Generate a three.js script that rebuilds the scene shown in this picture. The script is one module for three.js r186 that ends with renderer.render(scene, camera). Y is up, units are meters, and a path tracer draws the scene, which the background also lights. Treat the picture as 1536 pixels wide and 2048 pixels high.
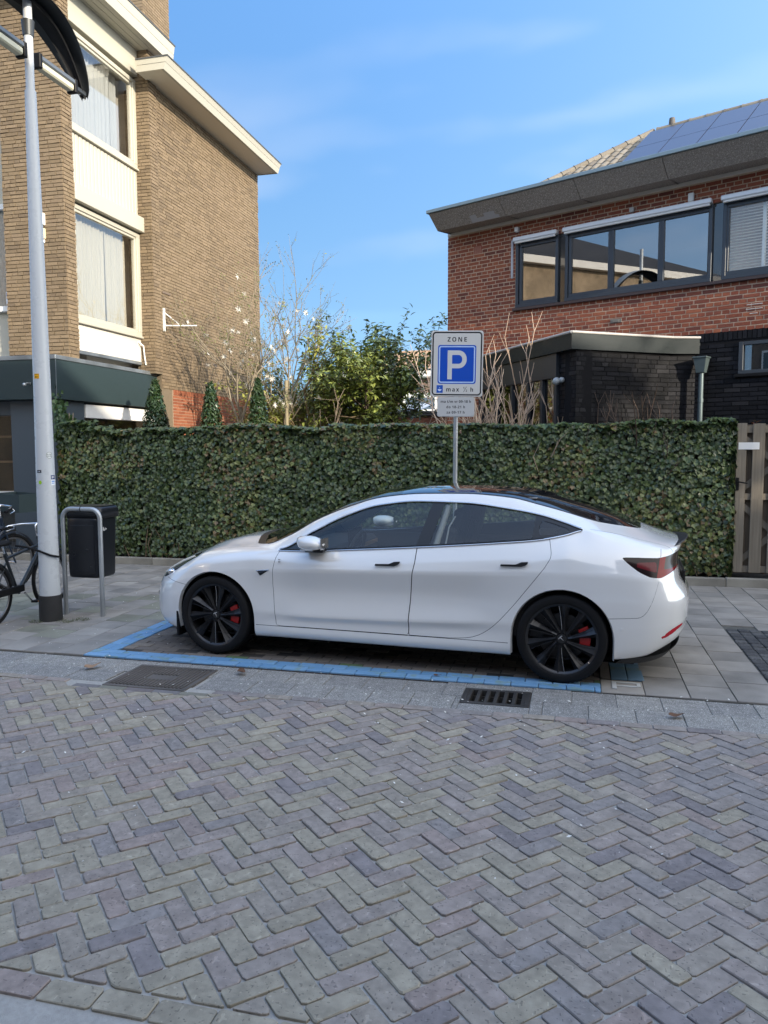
import * as THREE from 'three';
import { mergeGeometries, mergeVertices } from 'three/addons/utils/BufferGeometryUtils.js';

// ---------------------------------------------------------------- camera, sky, sun, exposure
// World axes: x runs along the street (to the right), z across it (towards the photographer), y up, metres.
const scene = new THREE.Scene();
const STREET = THREE.MathUtils.degToRad(14);
const camera = new THREE.PerspectiveCamera(2 * Math.atan(1024 / 1538) * 180 / Math.PI, 0.75, 0.05, 400);
camera.position.set(0, 1.743, 0);
camera.rotation.order = 'YXZ';
camera.rotation.set(-0.083, STREET, -0.0028);

const SUN = new THREE.Vector3(1, 0.365, 0.65).normalize();
const sun = new THREE.DirectionalLight(new THREE.Color().setRGB(1.0, 0.885, 0.72), 2.6);
sun.position.copy(SUN).multiplyScalar(80);
sun.castShadow = true;
sun.shadow.radius = 1.2;
sun.shadow.mapSize.set(4096, 4096);
Object.assign(sun.shadow.camera, { left: -45, right: 45, top: 40, bottom: -40, near: 1, far: 200 });
scene.add(sun, sun.target);

const renderer = new THREE.WebGLRenderer({ antialias: true });
renderer.toneMapping = THREE.LinearToneMapping;
renderer.toneMappingExposure = 2.45;
renderer.shadowMap.enabled = true;

function mulberry(seed) { let s = seed | 0; return () => { s = (s + 0x6d2b79f5) | 0; let t = Math.imul(s ^ (s >>> 15), 1 | s); t = (t + Math.imul(t ^ (t >>> 7), 61 | t)) ^ t; return ((t ^ (t >>> 14)) >>> 0) / 4294967296; }; }
const hash2 = (x, y, s = 0) => { let h = Math.imul(x | 0, 374761393) + Math.imul(y | 0, 668265263) + Math.imul(s | 0, 1442695041); h = Math.imul(h ^ (h >>> 13), 1274126177); h ^= h >>> 16; return (h >>> 0) / 4294967296; };
const sm = (t) => t * t * (3 - 2 * t);
function vnoise(x, y, period = 0, s = 0) {
  const xi = Math.floor(x), yi = Math.floor(y), fx = sm(x - xi), fy = sm(y - yi), w = (a) => (period ? ((a % period) + period) % period : a);
  const a = hash2(w(xi), w(yi), s), b = hash2(w(xi + 1), w(yi), s), c = hash2(w(xi), w(yi + 1), s), d = hash2(w(xi + 1), w(yi + 1), s);
  return a + (b - a) * fx + (c - a) * fy + (a - b - c + d) * fx * fy;
}
function fbm(x, y, oct = 4, period = 0, s = 0) { let v = 0, a = 0.5, n = 0; for (let i = 0; i < oct; i++) { v += a * vnoise(x, y, period, s + i * 17); n += a; a *= 0.5; x *= 2; y *= 2; period *= 2; } return v / n; }

{ // the sky: clear late-winter air with a little high cirrus, brighter towards the sun
  const W = 1024, H = 512, data = new Float32Array(W * H * 4);
  const lerp = (a, b, t) => a + (b - a) * t;
  for (let r = 0; r < H; r++) {
    const el = ((r + 0.5) / H - 0.5) * Math.PI, y = Math.sin(el), c = Math.cos(el);
    for (let q = 0; q < W; q++) {
      const az = ((q + 0.5) / W - 0.5) * 2 * Math.PI, x = Math.cos(az) * c, z = Math.sin(az) * c;
      const cg = x * SUN.x + y * SUN.y + z * SUN.z, up = Math.max(0, y);
      const t = Math.pow(1 - up, 3.5);                          // paler towards the horizon
      let R = lerp(0.044, 0.172, t), G = lerp(0.138, 0.315, t), B = lerp(0.325, 0.44, t);
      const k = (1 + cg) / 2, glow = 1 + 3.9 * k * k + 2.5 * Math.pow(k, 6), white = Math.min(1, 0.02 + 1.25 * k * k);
      const m = 0.3 * R + 0.5 * G + 0.2 * B;
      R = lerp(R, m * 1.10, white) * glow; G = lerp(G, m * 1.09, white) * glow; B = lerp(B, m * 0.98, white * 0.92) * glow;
      if (y > 0.02) {                                            // thin cirrus, on a layer high above
        const px = x / (y + 0.12), pz = z / (y + 0.12), s = fbm(px * 1.3 + pz * 0.9 + 7, pz * 3.2 - px * 0.6 + 3, 5, 0, 5), p = fbm(px * 0.6, pz * 0.6, 3, 0, 9);
        const cl = Math.max(0, s - 0.46) * 2.2 * Math.max(0, p - 0.3) * Math.min(1, y * 4);
        const L = 0.4 * glow; R = lerp(R, L, Math.min(0.5, cl)); G = lerp(G, L * 1.03, Math.min(0.5, cl)); B = lerp(B, L * 1.12, Math.min(0.5, cl));
      }
      const o = (r * W + q) * 4; data[o] = R; data[o + 1] = G; data[o + 2] = B; data[o + 3] = 1;
    }
  }
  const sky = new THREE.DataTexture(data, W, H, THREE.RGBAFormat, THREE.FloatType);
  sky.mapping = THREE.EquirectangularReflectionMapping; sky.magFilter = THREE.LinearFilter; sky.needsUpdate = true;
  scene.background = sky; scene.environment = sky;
}

// ---------------------------------------------------------------- helpers
const V = (x, y, z) => new THREE.Vector3(x, y, z);
const D2R = Math.PI / 180;
const rgb = (r, g, b) => new THREE.Color().setRGB(r, g, b);
const taken = new Map();
function numbered(n) { const k = taken.get(n) || 0; taken.set(n, k + 1); return k ? n + '_' + String(k).padStart(3, '0') : n; }
function thing(name, label, category, [x, y, z] = [0, 0, 0], turn = 0, group) {
  const o = new THREE.Group(); o.name = numbered(name); o.position.set(x, y, z); o.rotation.y = turn; scene.add(o);
  o.userData = { label, category }; if (group) o.userData.group = group; return o;
}
function setting(name) { const o = new THREE.Group(); o.name = numbered(name); o.userData = { kind: 'structure' }; scene.add(o); return o; }
function add(name, geo, mat, parent, kind) {
  const g = geo.isBufferGeometry ? geo : geo.build(), m = new THREE.Mesh(g, mat);
  m.name = parent === scene ? numbered(name) : name; m.castShadow = m.receiveShadow = true; parent.add(m); if (kind) m.userData.kind = kind; return m;
}
class GB {                                                     // collects faces; uv is in metres
  constructor(color) { this.p = []; this.n = []; this.u = []; this.c = []; this.i = []; this.color = color || null; }
  vert(p, n, u, v) { this.p.push(p.x, p.y, p.z); this.n.push(n.x, n.y, n.z); this.u.push(u, v); const c = this.color; if (c) this.c.push(c.r, c.g, c.b); return this.p.length / 3 - 1; }
  uvOf(p, n) { const ax = Math.abs(n.x), ay = Math.abs(n.y), az = Math.abs(n.z); return ay >= ax && ay >= az ? [p.x, p.z] : ax > az ? [p.z, p.y] : [p.x, p.y]; }
  face(pts, off = 0) {                                          // a flat convex polygon
    const n = V(0, 0, 0); pts.forEach((a, k) => { const c = pts[(k + 1) % pts.length]; n.x += (a.y - c.y) * (a.z + c.z); n.y += (a.z - c.z) * (a.x + c.x); n.z += (a.x - c.x) * (a.y + c.y); }); n.normalize();
    const b = pts.map((p) => { const t = this.uvOf(p, n); return this.vert(p, n, t[0] + off, t[1] + off * 1.7); });
    for (let k = 1; k < b.length - 1; k++) this.i.push(b[0], b[k], b[k + 1]);
    return this;
  }
  box(x0, x1, y0, y1, z0, z1, off = 0, skip = '') {
    const a = V(x0, y0, z0), b = V(x1, y0, z0), c = V(x1, y1, z0), d = V(x0, y1, z0), e = V(x0, y0, z1), f = V(x1, y0, z1), g = V(x1, y1, z1), h = V(x0, y1, z1);
    if (!skip.includes('f')) this.face([e, f, g, h], off); if (!skip.includes('k')) this.face([b, a, d, c], off);
    if (!skip.includes('r')) this.face([f, b, c, g], off); if (!skip.includes('l')) this.face([a, e, h, d], off);
    if (!skip.includes('t')) this.face([h, g, c, d], off); if (!skip.includes('b')) this.face([a, b, f, e], off);
    return this;
  }
  cbox(x, y, z, sx, sy, sz, off) { return this.box(x - sx / 2, x + sx / 2, y - sy / 2, y + sy / 2, z - sz / 2, z + sz / 2, off); }
  bbox(x0, x1, y0, y1, z0, z1, b = 0.004) {                     // a box with chamfered edges
    const g = chamfer(x1 - x0, y1 - y0, z1 - z0, b); return this.geo(g, new THREE.Matrix4().makeTranslation((x0 + x1) / 2, (y0 + y1) / 2, (z0 + z1) / 2));
  }
  tube(pts, r, seg = 8, cap = true) {
    const n = pts.length, R = typeof r === 'function' ? r : () => r; let N = null, len = 0; const rows = [];
    for (let k = 0; k < n; k++) {
      const T = (k < n - 1 ? pts[k + 1].clone().sub(pts[k]) : V(0, 0, 0)); if (k > 0) T.add(pts[k].clone().sub(pts[k - 1]).normalize().multiplyScalar(T.length() || 1)); T.normalize();
      if (!N) { N = Math.abs(T.y) < 0.9 ? V(0, 1, 0) : V(1, 0, 0); } N = N.clone().addScaledVector(T, -N.dot(T)).normalize();
      const B = V(0, 0, 0).crossVectors(T, N); if (k) len += pts[k].distanceTo(pts[k - 1]); const row = [], rr = R(k / (n - 1));
      for (let s = 0; s <= seg; s++) { const a = s / seg * 2 * Math.PI, d = N.clone().multiplyScalar(Math.cos(a)).addScaledVector(B, Math.sin(a)); row.push(this.vert(pts[k].clone().addScaledVector(d, rr), d, s / seg * 2 * Math.PI * rr, len)); }
      rows.push(row);
    }
    for (let k = 0; k < n - 1; k++) for (let s = 0; s < seg; s++) { const a = rows[k][s], b = rows[k][s + 1], c = rows[k + 1][s], d = rows[k + 1][s + 1]; this.i.push(a, b, c, b, d, c); }
    if (cap) for (const e of [0, n - 1]) { const T = (e ? pts[n - 1].clone().sub(pts[n - 2]) : pts[0].clone().sub(pts[1])).normalize(), ring = []; for (let s = 0; s < seg; s++) { const q = rows[e][s] * 3; ring.push(this.vert(V(this.p[q], this.p[q + 1], this.p[q + 2]), T, 0, 0)); } const m = this.vert(pts[e], T, 0, 0); for (let s = 0; s < seg; s++) e ? this.i.push(m, ring[s], ring[(s + 1) % seg]) : this.i.push(m, ring[(s + 1) % seg], ring[s]); }
    return this;
  }
  geo(g, mat) {
    const P = g.attributes.position, N = g.attributes.normal, U = g.attributes.uv, o = this.p.length / 3, nm = mat ? new THREE.Matrix3().getNormalMatrix(mat) : null, p = V(0, 0, 0), n = V(0, 0, 0);
    for (let k = 0; k < P.count; k++) { p.fromBufferAttribute(P, k); n.fromBufferAttribute(N, k); if (mat) { p.applyMatrix4(mat); n.applyMatrix3(nm).normalize(); } this.vert(p, n, U ? U.getX(k) : 0, U ? U.getY(k) : 0); }
    if (g.index) for (let k = 0; k < g.index.count; k++) this.i.push(o + g.index.getX(k)); else for (let k = 0; k < P.count; k++) this.i.push(o + k);
    return this;
  }
  prism(poly, y0, y1, inset = 0, drop = 0, off = 0) {            // a polygon in x,z (counter-clockwise seen from above: x right, z down the page) with an optional chamfer
    const n = poly.length, cx = poly.reduce((s, q) => s + q[0], 0) / n, cz = poly.reduce((s, q) => s + q[1], 0) / n;
    const top = poly.map(([x, z]) => { const d = Math.hypot(x - cx, z - cz) || 1, k = Math.min(0.5, inset * 1.3 / d); return V(x + (cx - x) * k, y1, z + (cz - z) * k); });
    this.face([...top].reverse(), off);
    for (let k = 0; k < n; k++) {
      const a = poly[k], b = poly[(k + 1) % n], ta = top[k], tb = top[(k + 1) % n];
      if (inset) this.face([ta, tb, V(b[0], y1 - drop, b[1]), V(a[0], y1 - drop, a[1])], off);
      this.face([V(a[0], y1 - drop, a[1]), V(b[0], y1 - drop, b[1]), V(b[0], y0, b[1]), V(a[0], y0, a[1])], off);
    }
    return this;
  }
  build() {
    const g = new THREE.BufferGeometry();
    g.setAttribute('position', new THREE.Float32BufferAttribute(this.p, 3)); g.setAttribute('normal', new THREE.Float32BufferAttribute(this.n, 3)); g.setAttribute('uv', new THREE.Float32BufferAttribute(this.u, 2));
    if (this.c.length) g.setAttribute('color', new THREE.Float32BufferAttribute(this.c, 3));
    g.setIndex(this.i); return g;
  }
}
const chamfers = new Map();
function chamfer(w, h, d, b) {                                  // box with bevelled edges, flat shaded, uv in metres
  const key = [w, h, d, b].map((x) => x.toFixed(4)).join(); if (chamfers.has(key)) return chamfers.get(key);
  const g = new GB(), X = w / 2, Y = h / 2, Z = d / 2, q = Math.min(b, X * 0.45, Y * 0.45, Z * 0.45);
  for (const s of [-1, 1]) {
    const f = (pts) => g.face(s > 0 ? pts : pts.reverse());
    f([V(s * X, -Y + q, Z - q), V(s * X, -Y + q, -Z + q), V(s * X, Y - q, -Z + q), V(s * X, Y - q, Z - q)]);
    f([V(-X + q, s * Y, Z - q), V(X - q, s * Y, Z - q), V(X - q, s * Y, -Z + q), V(-X + q, s * Y, -Z + q)]);
    f([V(-X + q, -Y + q, s * Z), V(X - q, -Y + q, s * Z), V(X - q, Y - q, s * Z), V(-X + q, Y - q, s * Z)]);
  }
  const fix = (pts) => { const c = pts.reduce((a, p) => a.add(p), V(0, 0, 0)), n = V(0, 0, 0).crossVectors(pts[1].clone().sub(pts[0]), pts[2].clone().sub(pts[0])); g.face(n.dot(c) < 0 ? pts.reverse() : pts); };
  for (const a of [-1, 1]) for (const c of [-1, 1]) {
    fix([V(a * X, c * (Y - q), Z - q), V(a * X, c * (Y - q), -Z + q), V(a * (X - q), c * Y, -Z + q), V(a * (X - q), c * Y, Z - q)]);
    fix([V(a * X, Y - q, c * (Z - q)), V(a * X, -Y + q, c * (Z - q)), V(a * (X - q), -Y + q, c * Z), V(a * (X - q), Y - q, c * Z)]);
    fix([V(X - q, a * Y, c * (Z - q)), V(-X + q, a * Y, c * (Z - q)), V(-X + q, a * (Y - q), c * Z), V(X - q, a * (Y - q), c * Z)]);
    for (const e of [-1, 1]) fix([V(a * X, c * (Y - q), e * (Z - q)), V(a * (X - q), c * Y, e * (Z - q)), V(a * (X - q), c * (Y - q), e * Z)]);
  }
  const r = g.build(); chamfers.set(key, r); return r;
}
// ---- textures: neutral grain, multiplied with each material's own colour
function tex(size, metres, fn, srgb = false) {
  const d = new Uint8Array(size * size * 4);
  for (let y = 0; y < size; y++) for (let x = 0; x < size; x++) { const v = fn(x / size, y / size, x, y), o = (y * size + x) * 4, a = Array.isArray(v) ? v : [v, v, v]; for (let k = 0; k < 3; k++) d[o + k] = Math.max(0, Math.min(255, a[k] * 255)); d[o + 3] = 255; }
  const t = new THREE.DataTexture(d, size, size, THREE.RGBAFormat); t.wrapS = t.wrapT = THREE.RepeatWrapping; t.magFilter = THREE.LinearFilter; t.minFilter = THREE.LinearMipmapLinearFilter; t.generateMipmaps = true; t.repeat.set(1 / metres, 1 / metres); t.needsUpdate = true;
  if (srgb) t.colorSpace = THREE.SRGBColorSpace; return t;
}
const ov = (t, metres) => { const c = t.clone(); c.repeat.set(1 / metres, 1 / metres); c.needsUpdate = true; return c; };
const T_fine = tex(512, 0.5, (u, v, x, y) => 0.62 + 0.26 * fbm(u * 32, v * 32, 4, 32, 1) + 0.14 * hash2(x, y, 3) + 0.12 * (fbm(u * 6, v * 6, 3, 6, 8) - 0.5));
const T_clink = tex(512, 0.6, (u, v, x, y) => { const a = fbm(u * 24, v * 24, 5, 24, 101), b = fbm(u * 5, v * 5, 3, 5, 107), c = vnoise(u * 70, v * 70, 70, 111), d = vnoise(u * 40, v * 40, 40, 119); return 0.66 + 0.34 * (a - 0.5) + 0.26 * (b - 0.5) + (c > 0.88 ? -0.22 : 0) + (d > 0.9 ? 0.16 : 0) + 0.08 * (hash2(x, y, 9) - 0.5); });
const T_coarse = tex(512, 3.1, (u, v, x, y) => { const a = fbm(u * 7, v * 7, 6, 7, 21), b = fbm(u * 23, v * 23, 3, 23, 33); return 0.36 + 0.62 * a + 0.22 * (b - 0.5) + 0.06 * hash2(x, y, 3); });
const T_aggr = tex(512, 0.42, (u, v, x, y) => { const a = vnoise(u * 90, v * 90, 90, 5), b = vnoise(u * 150, v * 150, 150, 6), s = a > 0.76 ? 0.42 : a < 0.25 ? -0.16 : 0; return 0.44 + s * 0.9 + 0.22 * (b - 0.5) + 0.18 * (fbm(u * 9, v * 9, 3, 9, 7) - 0.5); });
const T_wood = tex(512, 1.0, (u, v) => { const w = fbm(u * 46 + 1.4 * fbm(u * 4, v * 3, 3, 0, 2), v * 2.2, 4, 0, 11), k = fbm(u * 5, v * 1.5, 3, 0, 14); return 0.46 + 0.4 * w + 0.2 * (k - 0.5); });
const T_rough = tex(256, 0.6, (u, v) => 0.55 + 0.45 * fbm(u * 12, v * 12, 4, 12, 41));
const matte = (c, r = 0.8, o = {}) => new THREE.MeshPhysicalMaterial({ color: c, roughness: r, metalness: 0, specularIntensity: 0.35, ...o });
const std = (c, r = 0.8, o = {}) => new THREE.MeshStandardMaterial({ color: c, roughness: r, metalness: 0, ...o });
const M = {
  joint: std(rgb(0.44, 0.42, 0.385), 0.95, { map: T_fine, bumpMap: T_fine, bumpScale: 0.004 }),
  mortarTan: std(rgb(0.21, 0.165, 0.11), 0.95, { map: T_fine }),
  mortarRed: std(rgb(0.58, 0.44, 0.32), 0.95, { map: T_fine }),
  mortarDark: matte(rgb(0.014, 0.014, 0.016), 0.95, { map: T_fine }),
  white: std(rgb(0.47, 0.45, 0.375), 0.55), whitePlain: std(rgb(0.8, 0.8, 0.78), 0.4),
  anthracite: matte(rgb(0.035, 0.045, 0.056), 0.5), slate: matte(rgb(0.030, 0.048, 0.052), 0.5, { roughnessMap: T_rough, specularIntensity: 0.6 }),
  zinc: std(rgb(0.36, 0.40, 0.43), 0.45, { metalness: 0.6, map: T_coarse }), galv: std(rgb(0.62, 0.65, 0.67), 0.42, { metalness: 0.7, map: T_coarse }),
  black: matte(rgb(0.010, 0.010, 0.011), 0.5), rubber: matte(rgb(0.012, 0.012, 0.013), 0.75), chrome: std(rgb(0.75, 0.76, 0.78), 0.18, { metalness: 1 }),
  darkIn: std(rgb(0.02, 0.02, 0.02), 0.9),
  glass: new THREE.MeshPhysicalMaterial({ color: rgb(0.95, 0.95, 0.94), roughness: 0.0, transmission: 1, thickness: 0, ior: 1.65 }),
};
// ---------------------------------------------------------------- ground
{ const g = new GB(); g.box(-150, 150, -0.8, -0.45, -150, 150); add('ground', g, std(rgb(0.13, 0.125, 0.115), 0.95, { map: T_coarse }), setting('ground')); }
function clipZ(poly, z, keepGreater) {
  const out = [], ins = (p) => keepGreater ? p[1] >= z : p[1] <= z;
  poly.forEach((a, k) => { const b = poly[(k + 1) % poly.length]; if (ins(a)) out.push(a); if (ins(a) !== ins(b)) { const t = (z - a[1]) / (b[1] - a[1]); out.push([a[0] + (b[0] - a[0]) * t, z]); } });
  return out;
}
const area2 = (p) => p.reduce((s, a, k) => { const b = p[(k + 1) % p.length]; return s + a[0] * b[1] - b[0] * a[1]; }, 0) / 2;
const orient = (p) => (area2(p) < 0 ? p : p.slice().reverse());
function ragged(poly, R, amt) {                                   // a worn outline: corners knocked in, sides not quite straight
  const out = [], n = poly.length, cx = poly.reduce((s, q) => s + q[0], 0) / n, cz = poly.reduce((s, q) => s + q[1], 0) / n;
  for (let k = 0; k < n; k++) {
    const a = poly[(k + n - 1) % n], p = poly[k], b = poly[(k + 1) % n], la = Math.hypot(a[0] - p[0], a[1] - p[1]), lb = Math.hypot(b[0] - p[0], b[1] - p[1]);
    const ca = Math.min(0.3, (0.006 + R() * R() * amt * 2.4) / la), cb = Math.min(0.3, (0.006 + R() * R() * amt * 2.4) / lb);
    out.push([p[0] + (a[0] - p[0]) * ca, p[1] + (a[1] - p[1]) * ca], [p[0] + (b[0] - p[0]) * cb, p[1] + (b[1] - p[1]) * cb]);
    if (lb > 0.13) { const t = 0.3 + R() * 0.4, j = (R() - 0.6) * amt, mx = p[0] + (b[0] - p[0]) * t, mz = p[1] + (b[1] - p[1]) * t; out.push([mx + (mx - cx) * j * 4, mz + (mz - cz) * j * 4]); }
  }
  return out;
}
function palette(list, make) { return list.map((c) => { const m = make(rgb(...c)); return { m, c: rgb(...c) }; }); }
// Pieces collect here: the largest ones in view become meshes of their own, the rest one joined part of the same material family.
function pieces(parent, name, list, tones, makeShared, limit, score) {
  const order = list.map((p, k) => [score(p), k]).sort((a, b) => b[0] - a[0]), single = new Set(order.slice(0, limit).map((q) => q[1]));
  const rest = new GB(); let any = false;
  list.forEach((p, k) => {
    if (single.has(k)) { const g = new GB(); p.draw(g); add(name, g, tones[p.tone].m, parent); } else { rest.color = tones[p.tone].c; p.draw(rest); any = true; }
  });
  if (any) add(name, rest, makeShared(), parent, 'stuff');
}
const near = (x, z, y = 0) => { const dx = x, dz = z, f = -(dx * Math.sin(STREET) + dz * Math.cos(STREET)), s = dx * Math.cos(STREET) - dz * Math.sin(STREET); return f < 0.3 ? -9 : Math.abs(s / f) > 0.54 ? -1 : 1 / Math.hypot(dx, dz, y - 1.743); };
// ---- the road: clinker pavers in herringbone at 45 degrees, with a straight course along the near edge
{
  const road = setting('road'), R = mulberry(11);
  const base = new GB(); base.box(-14, 10, -0.059, -0.0092, -5.02, 3.2); add('sand_bed', base, M.joint, road);
  const mk = (c) => std(c, 0.8, { map: T_clink, bumpMap: T_clink, bumpScale: 0.004 });
  const tones = palette([[0.440, 0.372, 0.330], [0.445, 0.388, 0.322], [0.465, 0.412, 0.316], [0.375, 0.338, 0.316], [0.436, 0.352, 0.312], [0.505, 0.446, 0.342], [0.422, 0.364, 0.320], [0.330, 0.290, 0.280]], mk);
  const shared = () => { const m = mk(rgb(1, 1, 1)); m.vertexColors = true; return m; };
  const Lp = 0.2035, Wp = 0.0885, gap = 0.0032, list = [], c45 = Math.SQRT1_2;
  const put = (poly, cx, cz) => {
    let tone = [0, 1, 2, 3, 4, 5, 6, 6, 0, 1, 7, 0, 6, 1, 2][Math.floor(R() * 15)]; const blotch = fbm(cx * 0.9 + 4, cz * 0.9, 3, 0, 77); if (blotch > 0.58 && R() < 0.4) tone = 2; if (blotch < 0.4 && R() < 0.4) tone = 3;
    const h = (R() - 0.5) * 0.006 + 0.004 * (fbm(cx * 1.2, cz * 1.2, 2, 0, 5) - 0.5), tx = (R() - 0.5) * 0.022, tz = (R() - 0.5) * 0.022, off = R() * 3, ins = 0.0014 + R() * R() * 0.004;
    list.push({ x: cx, z: cz, tone, draw: (g) => { const s = g.p.length; g.prism(poly, -0.05, 0, ins, ins * 1.0, off); for (let k = s; k < g.p.length; k += 3) if (g.p[k + 1] > -0.02) g.p[k + 1] += h + tx * (g.p[k] - cx) + tz * (g.p[k + 2] - cz); } });
  };
  const loc = (a, b) => [(a - b) * c45 - 0.02, (a + b) * c45 - 3.1];    // local herringbone axes to street axes
  const tryPut = (a0, a1, b0, b1) => {
    const ja = (R() - 0.5) * 0.003, jb = (R() - 0.5) * 0.003, rot = (R() - 0.5) * 0.022, am = (a0 + a1) / 2, bm = (b0 + b1) / 2, g2 = gap * (0.8 + R() * 0.7);
    let q = [[a0 + g2, b0 + g2], [a1 - g2, b0 + g2], [a1 - g2, b1 - g2], [a0 + g2, b1 - g2]].map(([a, b]) => loc(am + (a - am) - (b - bm) * rot + ja, bm + (b - bm) + (a - am) * rot + jb));
    const mz = q.reduce((s, p) => s + p[1], 0) / 4, mx = q.reduce((s, p) => s + p[0], 0) / 4;
    if (mx < -6.6 || mx > 3.6 || mz < -5.2 || mz > -1.9) return;
    const lo = mx > -3.62 && mx < -2.5 ? -4.83 : -4.9;
    q = clipZ(clipZ(q, -2.083 + (R() - 0.5) * 0.008, false), lo - 0.012 * R(), true); if (q.length < 3 || Math.abs(area2(q)) < 0.0012) return;
    put(orient(ragged(orient(q), R, 0.0075)), mx, mz);
  };
  for (let j = -30; j <= 30; j++) for (let k = -70; k <= 70; k++) {   // H and V bricks of one stair, stairs repeated by (L,-L)
    const oa = j * Lp, ob = -j * Lp; tryPut(oa + k * Wp, oa + k * Wp + Lp, ob + k * Wp, ob + k * Wp + Wp);
    const a0 = oa + k * Wp + Lp, b1 = ob + (k + 1) * Wp; tryPut(a0, a0 + Wp, b1 - Lp, b1);
  }
  for (let k = -34; k < 20; k++) for (const [z0, z1] of [[-2.074, -1.972], [-4.995, -4.912]]) {  // the straight courses along both edges
    const x0 = k * 0.2 - 0.055 * (z0 < -4 ? 1 : 0) + 0.15, x1 = x0 + 0.2; if (x1 < -6.6 || x0 > 3.4) continue; if (z0 < -4 && (x1 > -3.6 && x0 < -2.55)) continue;
    const q = orient(ragged([[x0 + 0.003, z0 + 0.003], [x1 - 0.003, z0 + 0.003], [x1 - 0.003, z1 - 0.003], [x0 + 0.003, z1 - 0.003]], R, 0.004)); put(q, (x0 + x1) / 2, (z0 + z1) / 2);
  }
  pieces(road, 'brick', list, tones, shared, 300, (p) => near(p.x, p.z));
  const near2 = new GB(); near2.box(-14, 10, -0.059, -0.03, -1.968, 3.2); add('asphalt_strip', near2, std(rgb(0.165, 0.175, 0.172), 0.9, { map: T_aggr, bumpMap: T_aggr, bumpScale: 0.006 }), road);
}
// ---- gutter of exposed-aggregate blocks between road and pavement
{
  const gut = setting('gutter'), R = mulberry(5), mk = (c) => std(c, 0.9, { map: T_aggr, bumpMap: T_aggr, bumpScale: 0.005 });
  const tones = [[0.62, 0.60, 0.56], [0.56, 0.545, 0.515], [0.66, 0.635, 0.585]].map((c) => mk(rgb(...c)));
  const b = new GB(); for (const [x0, x1, z0, z1] of [[-14, -0.716, -5.6, -4.99], [-0.314, 10, -5.6, -4.99], [-0.715, -0.315, -5.6, -5.442], [-0.715, -0.315, -5.178, -4.99]]) b.box(x0, x1, -0.058, -0.02, z0, z1); add('bed', b, M.joint, gut, 'stuff');
  for (let r = 0; r < 2; r++) for (let k = -30; k < 16; k++) {
    const x0 = k * 0.3 + r * 0.11, x1 = x0 + 0.297, z0 = -5.585 + r * 0.296, z1 = z0 + 0.292, mx = (x0 + x1) / 2; if (x1 > -3.44 && x0 < -2.67 && r === 1) continue;
    if (x1 > -0.75 && x0 < -0.28) continue;
    const g = new GB(), dy = -0.004 - (R() * 0.004) - (r ? 0.002 : 0.006); g.bbox(x0 + 0.001, x1 - 0.001, -0.05, dy, z0, z1, 0.003); const s = R() * 5; for (let i = 0; i < g.u.length; i++) g.u[i] += s; add('gutter_block', g, tones[Math.floor(R() * 3)], gut);
  }
  for (const [x0, x1, z0, z1] of [[-0.9, -0.755, -5.585, -5.293], [-0.79, -0.755, -5.288, -4.997], [-0.275, -0.002, -5.585, -5.293], [-0.275, -0.193, -5.288, -4.997], [-0.753, -0.277, -5.585, -5.475], [-0.753, -0.277, -5.14, -4.997], [-3.75, -3.44, -5.285, -4.997], [-2.67, -2.4, -5.285, -4.997]]) { const g = new GB(); g.bbox(x0, x1, -0.05, -0.006, z0, z1, 0.003); add('gutter_block', g, tones[1], gut); }
}
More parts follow.
